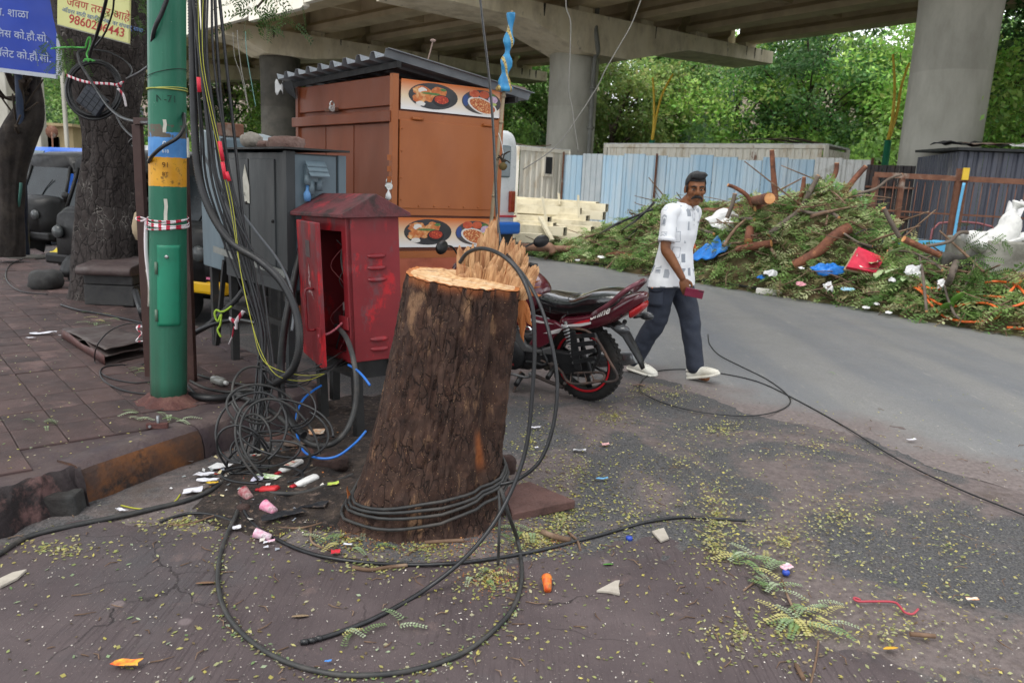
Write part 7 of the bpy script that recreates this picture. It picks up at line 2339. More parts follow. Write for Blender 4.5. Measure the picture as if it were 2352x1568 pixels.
pl_=MB().prism([Vector((x,.185,z))for x,z in((.01,.585),(-.03,.60),(-.04,.565),(-.085,.31),(-.03,.31),(.0,.40))],(0,.012,0)).build('guard_panel',m_bl,sg_,True,bevel=.004)
for z0,z1 in((.555,.60),(.49,.545),(.42,.49),(.36,.43)):
 MB().bar((-.02,.195,z0),(-.21,.215,z1),.016,.03).build('guard_slat',m_bl,sg_,True)
MB().cable([(-.20,.20,.60),(-.235,.215,.54),(-.24,.215,.45),(-.19,.21,.35),(-.20,.21,.31)],.011,8).build('guard_tube',m_bl,sg_,True)
ft=MB().cable([(.30,.14,.30),(.18,.15,.285),(.08,.20,.27),(-.02,.29,.25),(-.12,.32,.255),(-.28,.30,.30),(-.31,.27,.325),(-.25,.225,.335),(-.02,.19,.275)],.009,8).build('foot_tray',m_rst,bike,True)
for k in range(4):
 MB().rod((-.01-.06*k,.215+.01*k,.283+.013*k),(-.06-.065*k,.31-.002*k,.255+.014*k),.004,6).build('tray_bar',m_rst,ft,True)
for k in range(4):
 MB().rod((-.25-.035*k,.225,.52-.05*k),(-.33-.022*k,.24,.44-.032*k),.004,6).build('tray_bar',m_rst,sg_,True)
MB().rod((.17,.15,.275),(.155,.275,.235),.019,12).build('rear_footpeg',m_bl,bike,True)
MB().box((.18,.145,.28),(.07,.03,.05)).build('footpeg_bracket',m_rst,bike,True,bevel=.008)
MB().cable([(.43,.14,.27),(.36,.145,.275),(.28,.145,.27),(.24,.145,.30),(.27,.14,.36),(.30,.13,.42)],.013,8).build('peg_tube',m_bl,bike,True)
gl=MB().cable([(.62,.17,.135),(.55,.19,.165),(.46,.185,.16),(.39,.185,.165),(.345,.19,.205)],.011,8).build('gear_lever',m_ali,bike,True)
MB().tube([(.62,.16,.135),(.615,.215,.125)],[.012,.013],10).build('lever_toe',m_bl,gl,True)
MB().tube([(.35,.18,.21),(.34,.235,.212)],[.015,.016],10,sq=.6).build('lever_heel',m_ali,gl,True)
MB().rod((.47,.14,.16),(.455,.255,.115),.02,12).build('front_footpeg',m_bl,bike,True)
MB().cable([(.42,.12,.17),(.28,.10,.13),(.14,.09,.10)],.015,8).build('centre_stand',m_rst,bike,True)
MB().cable([(.14,.09,.10),(.12,.10,.13),(.10,.13,.155)],.013,8).build('stand_tang',m_rst,bike,True)
MB().cable([(.50,.12,.17),(.51,.2,.05),(.515,.235,-.028)],.012,8).build('side_stand',m_rst,bike,True)
MB().tube(smooth_pts([(.74,-.06,.38),(.80,-.1,.22),(.60,-.15,.17),(.25,-.16,.2),(.1,-.165,.24),(-.10,-.17,.28),(-.33,-.175,.34)],5),[.02]*18+[.03,.04,.05,.052,.054,.054,.054,.054,.054,.054,.054,.05,.045][:13],14).build('exhaust',M('dull grey silencer','#77797b','#8c8e90',6,rough=.35,met=.6),bike,True)
for s_ in(1,-1):
 MB().tube([(1.27,s_*.09,.30),(1.03,s_*.09,.90)],[.026,.022],12).build('front_fork',m_ali,bike,True)
MB().loft([[Vector((1.27+.34*math.cos(a),y,.30+.34*math.sin(a)))for y in(-.07,-.04,.04,.07)]for a in[.2+2.4*k/12 for k in range(13)]],False,0,True,False).build('front_mudguard',m_mar,bike,True,solid=.01)
lofted('headlamp_cowl',[(.98,.05,.84,.94),(1.04,.13,.78,1.0),(1.12,.13,.76,.98),(1.18,.09,.78,.92)],m_mar,2.4)
MB().lathe([(.0,.03),(.06,.02),(.085,0),(.09,-.03)],20,Matrix.Translation((1.17,0,.85))@Matrix.Rotation(PI/2,4,'Y')).build('headlight',m_lamp,bike,True)
hb_=MB().cable([(.78,.36,.97),(.88,.30,.99),(.98,.12,.98),(.99,0,.97),(.94,-.12,.95),(.80,-.30,.91),(.70,-.36,.885)],.012,8).build('handlebar',m_bl,bike,True)
MB().rod((.72,-.345,.89),(.665,-.385,.875),.022,12).build('grip',m_bl,hb_,True)
MB().rod((.85,.33,.98),(.76,.37,.965),.019,12).build('grip',m_bl,hb_,True)
for s_,p0,p1 in((-1,(.82,-.28,.92),(.73,-.47,1.05)),(1,(.93,.24,1.0),(.94,.40,1.16))):
 st_=MB().cable([p0,((p0[0]+p1[0])/2,(p0[1]+p1[1])/2,p1[2]-.03),p1],.007,7).build('mirror_stalk',m_bl,bike,True)
 ax=Vector((.25,s_*-1.,0)).normalized()
 c_=Vector(p1)-ax*.06*1
 mrot=Matrix.Rotation(math.atan2(ax.y,ax.x),4,'Z')
 MB().ell(c_,(.085,.028,.05),mrot,18,12).build('mirror',m_bl,st_,True)
# ================================================================ walking man
def remesh(mb,name,mat,parent,voxel,smooth=6,fn=None):
 me=bpy.data.meshes.new('tmp')
 me.from_pydata([tuple(v)for v in mb.v],[],mb.f)
 bm=bmesh.new();bm.from_mesh(me);bmesh.ops.recalc_face_normals(bm,faces=bm.faces);bm.to_mesh(me);bm.free()
 o=bpy.data.objects.new('tmp',me)
 md=o.modifiers.new('r','REMESH');md.mode='VOXEL';md.voxel_size=voxel;md.use_smooth_shade=True
 if smooth:
  ms=o.modifiers.new('s','SMOOTH');ms.iterations=smooth;ms.factor=.5
 out=eval_mesh(o)
 bpy.data.objects.remove(o)
 bpy.data.meshes.remove(me)
 out.name=name
 if fn:
  vn=[(v.co.copy(),v.normal.copy())for v in out.vertices]
  out.vertices.foreach_set('co',[q for c,n_ in vn for q in fn(c,n_)])
  out.update()
 out.materials.clear();out.materials.append(mat)
 out.polygons.foreach_set('use_smooth',[True]*len(out.polygons))
 ob=bpy.data.objects.new(name,out);COL.objects.link(ob);ob.parent=parent
 return ob
def limb(mb,pts,r,n_=16,sq=1.):
 s_=smooth_pts(pts,5)
 rr=smooth_pts([Vector((q,0,0))for q in r],5)
 mb.tube(s_,[q.x for q in rr],n_,sq=sq)
 mb.ell(s_[0],(rr[0].x,)*3,None,12,8);mb.ell(s_[-1],(rr[-1].x,)*3,None,12,8)
def oval(c,a,b,tilt=0.,n_=24,e=2.3):
 """ring: half depth a (x), half width b (y)"""
 R_=[]
 for k in range(n_):
  q=2*PI*k/n_
  x=a*abs(math.cos(q))**(2/e)*(1 if math.cos(q)>0 else-1);y=b*abs(math.sin(q))**(2/e)*(1 if math.sin(q)>0 else-1)
  R_.append(Vector((c[0]+x,c[1]+y,c[2]+tilt*x)))
 return R_
f0,f1=G(1466,850,0),G(1592,879,0)
mid=(f0+f1)/2
man=T('person','man in white patterned polo shirt and slate cargo trousers walking with phone','person',mid,math.atan2(-.68,.73))
m_skin=M('brown skin','#74492f','#865838',9,'#613b27',7,.6,.12,.5,0,.08,60,spec=.35)
HC=Vector((.120,.02,1.580));HY=Matrix.Rotation(math.radians(-47),4,'Z')@Matrix.Rotation(math.radians(4),4,'Y')
hp_=lambda x,y,z:HC+HY.to_3x3()@Vector((x,y,z))
mb=MB()
mb.ell(hp_(-.012,0,.035),(.098,.077,.092),HY,20,14)
mb.ell(hp_(.012,0,-.03),(.076,.066,.098),HY,20,14)
mb.ell(hp_(.046,0,-.098),(.036,.037,.030),HY,14,10)
mb.ell(hp_(.058,0,.032),(.036,.058,.022),HY,14,10)
for s_ in(-1,1):
 mb.ell(hp_(.055,s_*.040,-.018),(.030,.026,.030),HY,12,8)
 mb.ell(hp_(-.005,s_*.080,-.004),(.020,.010,.034),HY@Matrix.Rotation(.25*-s_,4,'Z'),12,8)
 mb.ell(hp_(.012,s_*.056,-.075),(.045,.014,.028),HY,12,8)
 mb.ell(hp_(.094,s_*.014,-.030),(.014,.012,.011),HY,10,8)
mb.tube([hp_(.086,0,.028),hp_(.098,0,.0),hp_(.112,0,-.024)],[.010,.012,.017],10)
mb.ell(hp_(.106,0,-.026),(.018,.015,.014),HY,12,8)
mb.ell(hp_(.083,0,-.064),(.020,.030,.010),HY,12,8)
mb.ell(hp_(.080,0,-.078),(.018,.026,.009),HY,12,8)
limb(mb,[(.02,.0,1.36),(.065,.0,1.46),tuple(hp_(-.02,0,-.06))],[.075,.062,.058])
mb.loft([oval(c,a,b)for c,a,b in(((-.02,0,.86),.10,.15),((-.01,0,.95),.11,.155),((.0,0,1.08),.098,.142),((.02,0,1.25),.108,.16),((.03,0,1.36),.095,.165),((.04,0,1.43),.06,.12))])
SHR,ELR,WRR=Vector((.03,-.185,1.385)),Vector((.06,-.255,1.105)),Vector((.205,-.205,.885))
SHL,ELL,WRL=Vector((.03,.185,1.385)),Vector((-.10,.215,1.12)),Vector((-.13,.17,.88))
for a,b,c_ in((SHR,ELR,WRR),(SHL,ELL,WRL)):
 limb(mb,[a,a.lerp(b,.5),b,b.lerp(c_,.3),c_],[.056,.047,.040,.041,.027])
def hand(mb,w_,d,side,curl=.35,thumb=1):
 """w_: wrist, d: pointing direction, side: direction across the knuckles towards the thumb"""
 d=d.normalized();s_=(side-d*side.dot(d)).normalized();n_=d.cross(s_)*thumb
 rot=Matrix((s_,d,n_)).transposed().to_4x4()
 mb.ell(w_+d*.055,(.040,.055,.019),rot,14,10)
 for k,(o,L_)in enumerate(((.029,.072),(.010,.080),(-.010,.075),(-.029,.058))):
  b0=w_+d*.088+s_*o
  cu=curl*(1+.25*k)if k else curl*.35
  d1=(d+n_*-cu*.5).normalized();d2=(d+n_*-cu*1.3).normalized()
  p1=b0+d1*L_*.5;p2=p1+d2*L_*.5
  limb(mb,[b0-d*.02,b0,p1,p2],[.0098,.0096,.0088,.0074],8)
 t0=w_+d*.03+s_*.030
 limb(mb,[t0,t0+d*.03+s_*.022-n_*.01,t0+d*.062+s_*.024-n_*.016],[.013,.0115,.009],8)
hdr=Vector((.30,.16,-.92))
hand(mb,WRR,hdr,Vector((.75,.4,.2)),.45,1)
hand(mb,WRL,Vector((.05,.0,-1)),Vector((.9,-.3,0)),.5,-1)
HR,KR,AR=Vector((-.02,-.09,.88)),Vector((-.07,-.095,.49)),Vector((-.27,-.085,.12))
HL,KL_,AL=Vector((-.01,.09,.88)),Vector((.14,.09,.50)),Vector((.235,.085,.115))
for a,b,c_ in((HR,KR,AR),(HL,KL_,AL)):
 limb(mb,[a,a.lerp(b,.5),b,b.lerp(c_,.35),c_],[.085,.072,.052,.052,.036])
 limb(mb,[c_,c_+Vector((.0,0,-.055)),c_+Vector((.11,0,-.07))],[.036,.034,.03])
body=remesh(mb,'body',m_skin,man,.0045,5)
m_eye=M('eye white','#8f867e',rough=.3)
m_iris=M('dark iris','#140d0a',rough=.15)
m_hair=M('black hair','#0c0c0e','#17171a',40,rough=.5,bump=.8,bsc=160,stretch=(1,1,.4),spec=.5)
for s_ in(-1,1):
 e_=MB().ell(hp_(.0775,s_*.031,.004),(.010,.0145,.0058),HY,12,8).build('eye',m_eye,body,True)
 MB().ell(hp_(.0845,s_*.031,.004),(.005,.0065,.0056),HY,12,8).build('iris',m_iris,body,True)
 MB().tube(smooth_pts([hp_(.092,s_*.012,.024),hp_(.0905,s_*.032,.031),hp_(.077,s_*.052,.025)],4),[.004,.0055,.006,.006,.006,.005,.005,.004,.0025],7).build('eyebrow',m_hair,body,True)
 MB().tube(smooth_pts([hp_(.088,s_*.012,.0125),hp_(.0885,s_*.031,.0150),hp_(.078,s_*.047,.0095)],3),.0026,6).build('upper_eyelid',m_skin,body,True)
mb=MB()
for s_ in(-1,1):
 mb.tube(smooth_pts([hp_(.107,0,-.049),hp_(.1025,s_*.017,-.051),hp_(.093,s_*.034,-.060),hp_(.083,s_*.044,-.074)],4),[.0095,.0105,.0115,.012,.012,.0115,.011,.010,.009,.0075,.0065,.005,.003],9)
remesh(mb,'moustache',m_hair,body,.0025,2)
mb=MB()
def hairfn(u,v):
 a=2*PI*u
 th=v*PI*.60
 front=math.cos(a)
 lim=.40 if front>.5 else(.50 if front>.0 else.62)
 th=v*PI*(lim+.0)
 x,y,z=math.sin(th)*math.cos(a),math.sin(th)*math.sin(a),math.cos(th)
 k=1.065+.05*max(0,z)+.05*max(0,math.cos(a))*max(0,z)
 if v>.95:
  k-=.05
 return hp_(-.012+x*.099*k,y*.078*k,.037+z*.096*k+.004*noise.noise(Vector((x*9,y*9,z*9))))
mb.grid(hairfn,40,16)
hair=mb.build('hair',m_hair,body,True)
mb=MB()
mb.ell(hp_(.052,.0,.105),(.05,.066,.036),HY,18,10,0,.25,2)
mb.ell(hp_(.03,.02,.118),(.07,.058,.026),HY,18,10,0,.25,4)
remesh(mb,'hair_top',m_hair,body,.004,3)
for s_ in(-1,1):
 MB().ell(hp_(.018,s_*.072,.012),(.016,.009,.034),HY,12,8).build('sideburn',m_hair,body,True)
t=NT('white shirt with grey printed patches')
vv=t.n('ShaderNodeTexVoronoi',distance='CHEBYCHEV');vv.inputs['Scale'].default_value=13;vv.inputs['Randomness'].default_value=.75
t.l(t.mapp((1,1,.62)),vv.inputs['Vector'])
sp=t.n('ShaderNodeSeparateColor');t.l(vv.outputs['Color'],sp.inputs[0])
inside=t.ramp(vv.outputs['Distance'],[(.27,1.),(.29,0.)])
ring=t.math('MULTIPLY',t.ramp(vv.outputs['Distance'],[(.30,0.),(.31,1.),(.35,1.),(.36,0.)]),t.math('GREATER_THAN',sp.outputs[2],.75))
msk=t.math('MULTIPLY',inside,t.math('GREATER_THAN',sp.outputs[0],.40))
grey=t.ramp(sp.outputs[1],[(.2,'#8d949d'),(.8,'#b9bec5')])
c=t.mix(t.math('MAXIMUM',msk,t.math('MULTIPLY',ring,.8)),t.ramp(t.noise(8,4),[(.3,'#dfe2e6'),(.7,'#eceef0')]),grey)
t.set(c,.75,0,.3)
t.bump(t.noise(14,4),.25,.01)
m_shirt=t.m
def wrk(v,n_):
 k=.006*noise.noise(Vector((v.x*7,v.y*7,v.z*5)))+.004*noise.noise(Vector((v.x*16+v.z*9,v.y*16,v.z*13)))
 return v+n_*k
mb=MB()
mb.loft([oval(c,a,b,ti)for c,a,b,ti in(((-.02,0,.775),.172,.226,.10),((-.018,0,.84),.166,.222,.06),((-.01,0,.95),.144,.192,0),((.0,0,1.08),.124,.166,0),((.015,0,1.22),.130,.176,0),((.025,0,1.33),.120,.186,0),((.035,0,1.39),.098,.172,0),((.045,0,1.43),.070,.110,0),((.055,0,1.452),.060,.075,0))])
for a,b in((SHR,ELR),(SHL,ELL)):
 d=(b-a).normalized()
 mb.tube(smooth_pts([a+Vector((0,-a.y*.35,.015)),a,a+d*.10,a+d*.225],5),[.072]*6+[.070,.068,.067,.066,.066,.066,.067,.067,.068,.068],18)
shirt=remesh(mb,'shirt',m_shirt,man,.0075,5,wrk)
m_col=M('white shirt collar','#e4e6ea','#d9dce1',9,rough=.75)
for s_ in(-1,1):
 def colf(u,v,s_=s_):
  a=PI*(1-u)*.94+.0
  r_=1+.26*v
  x,y=.052+.062*r_*-math.cos(a)*-1*(1 if True else 1),s_*.066*r_*math.sin(a)
  x=.052+.064*r_*math.cos(PI-a)
  z=1.475-.022*(x-.02)*6-.045*v-(.035*v if u>.85 else 0)
  return Vector((x,y,z))
 MB().grid(colf,16,3).build('collar',m_col,shirt,True,solid=.004)
mb=MB()
mb.grid(lambda u,v:Vector((.121+.020*(1-v)*0+.026*math.sin(PI*min(1,v*1.1))-.006*(1-v),(u-.5)*.030,1.425-.155*v)),2,10)
mb.build('placket',m_col,shirt,True,solid=.004)
for k in range(3):
 MB().ell((.146+.004*math.sin(k),0,1.39-.045*k),(.003,.0055,.0055),None,8,6).build('button',M('pale button','#c9ccd0',rough=.3),shirt,True)
MB().cable([(.140,.082,1.31),(.143,.072,1.322),(.139,.087,1.328)],.002,5).build('chest_emblem',m_dark,shirt,True)
for a,b in((SHR,ELR),(SHL,ELL)):
 d=(b-a).normalized()
 MB().tube([a+d*.205,a+d*.215,a+d*.236],[.0685,.0695,.0695],20).build('sleeve_cuff',m_col,shirt,True)
m_tr2=M('slate blue cotton','#2b303c','#353b48',5,'#252933',4,.6,.12,.85,0,.25,26)
def wrk2(v,n_):
 k=.007*noise.noise(Vector((v.x*8,v.y*8,v.z*4)))+.006*noise.noise(Vector((v.x*12,v.y*12,v.z*17+v.x*9)))*(1 if v.z<.75 else.4)
 return v+n_*k
mb=MB()
mb.loft([oval(c,a,b)for c,a,b in(((-.02,0,.76),.105,.150),((-.02,0,.84),.122,.165),((-.015,0,.92),.122,.168),((-.01,0,.985),.112,.158))])
limb(mb,[HR+Vector((0,0,-.02)),HR.lerp(KR,.5),KR,KR.lerp(AR,.5),AR+Vector((.01,0,.0))],[.106,.100,.088,.080,.078],20)
limb(mb,[HL+Vector((0,0,-.02)),HL.lerp(KL_,.5),KL_,KL_.lerp(AL,.5),AL+Vector((-.005,0,.01))],[.106,.100,.088,.079,.076],20)
tr=remesh(mb,'trousers',m_tr2,man,.0075,5,wrk2)
pk=HR.lerp(KR,.42)
def pkf(u,v):
 a=-PI/2+(u-.5)*1.35
 return pk+Vector((.112*math.cos(a),.112*math.sin(a),.085-.18*v))
p_=MB().grid(pkf,10,6).build('cargo_pocket',m_tr2,tr,True,solid=.012)
MB().grid(lambda u,v:pk+Vector((.118*math.cos(-PI/2+(u-.5)*1.4),.118*math.sin(-PI/2+(u-.5)*1.4),.095-(.055+.02*math.sin(PI*u))*v)),10,3).build('pocket_flap',m_tr2,p_,True,solid=.008)
MB().ell(pk+Vector((-.018,-.127,.055)),(.006,.004,.006),None,8,6).build('orange_stud',M('orange stud','#d9702a',rough=.4),p_,True)
m_clog=M('off white rubber clog','#d8d6cc','#e2e0d6',8,'#bdb8a8',5,.62,.1,.6)
def clog(c_,pitch,name='clog'):
 m_=Matrix.Translation(c_)@Matrix.Rotation(-pitch,4,'Y')
 def ring(x,w,z0,z1,yo=0.):
  return[m_@q for q in sect(x,w,z0,z1,2.4,20,yo)]
 o=MB().loft([ring(-.062,.018,.018,.055),ring(-.05,.038,.006,.066),ring(-.02,.042,.002,.070),ring(.03,.044,.0,.085),ring(.08,.050,.0,.092),ring(.13,.055,.0,.080),ring(.18,.054,.002,.062),ring(.215,.042,.008,.046),ring(.232,.018,.016,.034)]).build('clog',m_clog,man,True)
 MB().loft([[m_@q for q in sect(x,w,a,b,3.2,20)]for x,w,a,b in((-.066,.02,-.002,.02),(-.05,.045,-.008,.018),(.03,.049,-.01,.018),(.13,.060,-.01,.018),(.2,.052,-.006,.02),(.236,.022,.004,.024))]).build('sole',m_clog,o,True)
 MB().tube([m_@Vector((.03-.088*math.sin(a),.046*math.cos(a),.070+.006*math.sin(a)))for a in[PI*k/14 for k in range(15)]],.007,8,sq=1.6).build('heel_strap',m_clog,o,True)
 for s_ in(-1,1):
  MB().lathe([(.007,-.004),(.007,.004)],10,m_@Matrix.Translation((.03,s_*.048,.066))@Matrix.Rotation(PI/2,4,'X')).build('rivet',m_dark,o,True)
 for k in range(5):
  for s_ in(-.02,0,.02):
   MB().ell(m_@Vector((.10+.02*k,s_*(1-.08*k),.0895-.006*k-.5*s_*s_*30*.03-.0007*k*k)),(.004,.004,.0025),None,6,4).build('vent_hole',m_dark,o,True)
 return o
clog(Vector((-.265,-.085,.016)),-.06)
clog(Vector((.235,.085,.022)),.30)
wd3=man.matrix_basis if False else pm(man)
ph0=WRR+hdr.normalized()*.105+Vector((.045,-.005,-.01))
ph=T('phone','maroon mobile phone held in the walking man\'s right hand','phone',wd3@ph0,0,rot=(math.radians(6),math.radians(8),math.atan2(-.68,.73)+math.radians(32)))
MB().box((.03,0,0),(.145,.009,.07)).build('phone_body',M('maroon phone back','#6d2338','#7a2c42',6,rough=.3),ph,True,bevel=.004)
for k in range(3):
 MB().lathe([(.0052,0),(.0052,.0015),(0,.0015)],12,Matrix.Translation((.066+.014*k,-.0046,.026))@Matrix.Rotation(PI/2,4,'X')).build('camera_lens',m_dark,ph,True)
# ================================================================ cables
m_cgry=M('dusty grey black cable','#2a2b2c','#3a3a39',14,'#4c4844',8,.6,.1,.55)
m_cor=M('ribbed black conduit','#141517','#1e1f22',8,'#2e2c2a',5,.6,.1,.45,spec=.5)
m_ylw=M('yellow green wire','#a8a83a',rough=.5)
m_blu=M('blue water pipe','#1f62b8','#2f74c8',6,rough=.4)
def pt(q,r):
 if len(q)==2:
  g=G(q[0],q[1],0)
  for _ in range(2):
   g=G(q[0],q[1],max(surf(g.x,g.y),.007 if g.x>.9 else-1)+r)
  return g
 if q[2]=='s':
  return G(q[0],q[1],SZ+.006+r)
 return AT(*q)
def cab(label,pts,r,mat=None,grp=None,name='cable'):
 r*=.74
 return MB().cable([pt(q,r)for q in pts],r,7).build(name,mat or m_cbl,None,label=label,cat=name,group=grp)
def conduit(label,pts,r):
 r*=.76
 s_=smooth_pts([pt(q,r)for q in pts],14)
 L_=[0]
 for a,b in zip(s_,s_[1:]):
  L_.append(L_[-1]+(b-a).length)
 n_=int(L_[-1]/.0075)
 P_,R_,j=[],[],0
 for k in range(n_):
  d=L_[-1]*k/n_
  while L_[j+1]<d:
   j+=1
  P_.append(s_[j].lerp(s_[j+1],(d-L_[j])/max(1e-6,L_[j+1]-L_[j])))
  R_.append(r*(1 if k%2 else.84))
 return MB().tube(P_,R_,10).build('conduit',m_cor,None,label=label,cat='conduit')
cab('thick black cable lying in a big loop across the near concrete',[(548,1140,3.72),(545,1175),(522,1225),(503,1290),(502,1350),(522,1412),(575,1470),(655,1518),(760,1546),(860,1549),(960,1535),(1060,1500),(1132,1448),(1180,1392),(1198,1325),(1190,1245),(1168,1180,2.98),(1150,1120,3.0)],.0125,m_cgry)
cab('thick old cable running along the kerb to the left edge',[(-60,1310),(0,1270),(60,1234),(150,1210),(250,1190),(350,1168),(430,1148),(490,1122),(530,1092,3.75),(570,1066,3.85)],.016,m_cgry)
cab('short black cable arching on the ground left of the big loop',[(368,1198),(400,1186),(440,1178),(490,1182),(540,1198)],.009,m_cbl)
cab('long black cable lying from the tangle past the stump to the right',[(548,1120,3.7),(556,1160),(580,1200),(640,1240),(720,1272),(820,1289),(930,1296),(1040,1293),(1140,1281),(1240,1263),(1340,1238),(1420,1216),(1490,1197),(1570,1187),(1650,1191),(1712,1195)],.011)
cab('black cable rising from its taped end on the concrete over the stump top',[(690,1475),(760,1458),(860,1419),(960,1364),(1040,1306,2.72),(1100,1246,2.8),(1150,1176,2.88),(1190,1090,2.95),(1212,1010,2.98),(1223,900,3.0),(1228,800,3.02),(1222,700,3.05),(1195,630,3.12),(1155,588,3.18),(1110,571,3.25),(1075,580,3.3),(1056,604,3.32)],.012)
for k,(x,y)in enumerate(((700,1473),(716,1470),(733,1465))):
 p=pt((x,y),.012)
 MB().ell(p,(.014,.010,.010),None,10,6).build('tape_wrap',m_cbl,None,label=('outermost wrap','middle wrap','inner wrap')[k]+' of black tape on the end of the cable in the foreground',cat='tape')
cab('black overhead cable coming down from the top and looping beside the stump',[(1148,1112,3.0),(1190,1100,3.0),(1240,1058,3.0),(1270,980,3.02),(1280,880,3.05),(1265,780,3.1),(1240,700,3.2),(1208,640,3.3),(1170,592,3.5),(1150,555,3.7),(1141,480,4.),(1137,380,4.3),(1132,280,4.6),(1124,180,4.9),(1110,60,5.2),(1100,-30,5.4)],.011)
cab('grey steel cable dropping from the wrap at the right foot of the stump',[(1146,1125,3.0),(1148,1180,2.95),(1146,1240,2.9),(1144,1296)],.008,m_cgry)
for k,(dz,dr)in enumerate(((.205,.01),(.185,.018),(.165,.024),(.125,.02))):
 P_=[]
 for i in range(40):
  a=2*PI*i/40
  h=dz/HS
  c_=stump_c(h)
  r_=stump_r(a,h)+.008+dr*.8
  P_.append(Vector((c_.x+r_*math.cos(a),c_.y+r_*math.sin(a),dz+.055*math.cos(a)+.03*math.sin(a)+.008*math.sin(3*a+k))))
 MB().tube(P_,.0075,7,True).build('cable',m_cgry,None,label=('topmost','second','third','lowest, slack')[k]+' turn of dusty black cable wrapped round the foot of the stump',cat='cable',group='cable turns round the stump foot')
cab('long thin black cable looping on the road and running off to the right',[(2420,1212),(2352,1182),(2200,1121),(2060,1053),(1935,976),(1822,914),(1740,876),(1650,856),(1580,848),(1515,851),(1478,869),(1470,894),(1500,915),(1560,936),(1640,950),(1720,955),(1782,945),(1814,926),(1806,904),(1762,871),(1700,840),(1652,815),(1630,790),(1626,768)],.0065)
grp='black cables hanging down beside the green pole'
B_=[(440,458,500,560,600,.012),(450,462,490,545,596,.010),(462,470,515,575,612,.010),(470,468,500,556,604,.014),(478,476,520,566,608,.008),(486,490,535,580,598,.009),(455,452,478,540,602,.009),(492,500,528,570,590,.012),(466,466,506,590,618,.008),(446,450,470,530,592,.007)]
lab_=['leftmost thick','second from left','middle straight','thickest middle','thin middle','right leaning','far left slack','rightmost thick','thin crossing','thinnest left']
for k,(a,b,c_,d,e,r_)in enumerate(B_):
 Y=4.28+.03*(k%4)
 cab(lab_[k]+' black cable in the bundle hanging right of the green pole',[(a,-40,Y),(b,130,Y),(b+(c_-b)*.5,300,Y),(c_,430,Y),(d,600,Y-.05),(e,760,Y-.1),(e+10*math.sin(k),870,Y-.15),(e-8+14*math.sin(k*2),960,Y-.25),(e-20+26*math.sin(k*3),1040,Y-.4)],r_,m_cbl,grp)
cab('single black cable hanging right of the bundle across the grey cabinet',[(500,-40,4.4),(520,150,4.4),(540,330,4.42),(555,480,4.4),(570,620,4.35),(592,770,4.3),(615,880,4.2)],.012)
cab('grey cable crossing the dark cabinet diagonally',[(452,320,4.5),(480,380,4.5),(530,455,4.5),(590,535,4.5),(640,600,4.5),(668,660,4.45),(674,720,4.4),(670,760,4.35)],.011,M('grey cable sheath','#5d6164','#6c7074',8,rough=.5))
for k,(dx,y1)in enumerate(((0,470),(6,600))):
 cab(('left','right')[k]+' yellow green wire in the hanging bundle',[(455+12*k,-20,4.24),(462+dx,150,4.22),(505+dx,360,4.2),(530+dx,480,4.2),(552,620,4.16),(578,740,4.1),(600+dx,820,4.05),(640,850+14*k,4.0),(700,862+12*k,4.1),(745,858,4.3)],.0025,m_ylw)
m_rdt=M('red insulating tape','#c8283c',rough=.5)
for k,(x0,y0,x1,y1)in enumerate(((504,325,512,370),(511,372,518,412),(520,395,527,416),(456,178,458,212))):
 MB().rod(AT(x0,y0,4.2),AT(x1,y1,4.2),.011,8).build('tape_wrap',m_rdt,None,label=('topmost','second','lowest','small separate upper left')[k]+' red tape wrap on the hanging cable bundle',cat='tape')
conduit('long ribbed black conduit sweeping from the pole top to the tangle',[(440,-40,4.35),(443,150,4.35),(447,300,4.33),(456,400,4.3),(482,482,4.25),(530,555,4.2),(595,598,4.15),(645,645,4.1),(678,710,4.05),(688,780,4.0),(676,840,4.0),(645,872,4.05),(610,890,4.2)],.030)
conduit('ribbed black conduit dropping from the grey cabinet side to the ground',[(700,470,4.98),(692,560,4.95),(674,650,4.8),(654,750,4.6),(645,850,4.3),(650,920,4.2),(672,972,4.0),(700,1000,3.9)],.031)
conduit('ribbed conduit lying on the paving right of the green pole',[(428,905,'s'),(480,914,'s'),(540,908,'s'),(590,890,4.6)],.030)
conduit('ribbed conduit slanting up behind the green pole',[(395,815,5.3),(440,770,5.3),(480,745,5.35),(540,690,5.5),(570,650,5.6)],.028)
cab('smooth black pipe bowed over the paving behind the pole',[(400,800,5.2),(440,768,5.15),(490,745,5.1),(545,735,5.0),(600,745,4.6)],.020)
cab('thick black cable hanging in a bow out of the red cabinet',[(772,748,4.6),(792,770,4.35),(808,810,4.2),(818,870,4.1),(816,930,4.05),(798,985,3.95),(765,1018,3.9),(725,1022,3.9),(685,1000,3.95),(645,960,4.05),(600,930,4.2),(540,905,'s')],.021,m_cgry)
cab('thick black cable lying on the rubbish between the tangle and the stump',[(590,1130,3.6),(630,1132),(690,1132),(740,1118),(790,1098),(810,1090)],.014,m_cgry)
cab('blue pipe curving from the cabinet foot to behind the stump',[(738,885,4.5),(715,900,4.4),(693,922,4.2),(680,960,4.05),(684,1005,3.9),(700,1038,3.8),(735,1052,3.75),(775,1047,3.75),(815,1018,3.8),(840,990,3.9)],.009,m_blu,None,'pipe')
cab('short blue pipe end between the red cabinet and the stump',[(800,838,4.3),(820,850,4.1),(836,866,3.95),(850,885,3.9)],.009,m_blu,None,'pipe')
rg=random.Random(14)
loops=[(600,940,74,52,.0,3.95),(650,985,92,68,.25,3.85),(575,985,70,86,-.1,3.8),(612,1030,70,38,.1,3.75),(620,1060,95,45,-.12,3.68),(560,1040,58,52,.3,3.72),(640,1020,85,95,.1,3.75),(590,905,50,62,0,4.0),(600,1090,80,22,-.1,3.6),(655,930,60,50,.4,4.0),(585,1005,36,48,.2,3.8)]
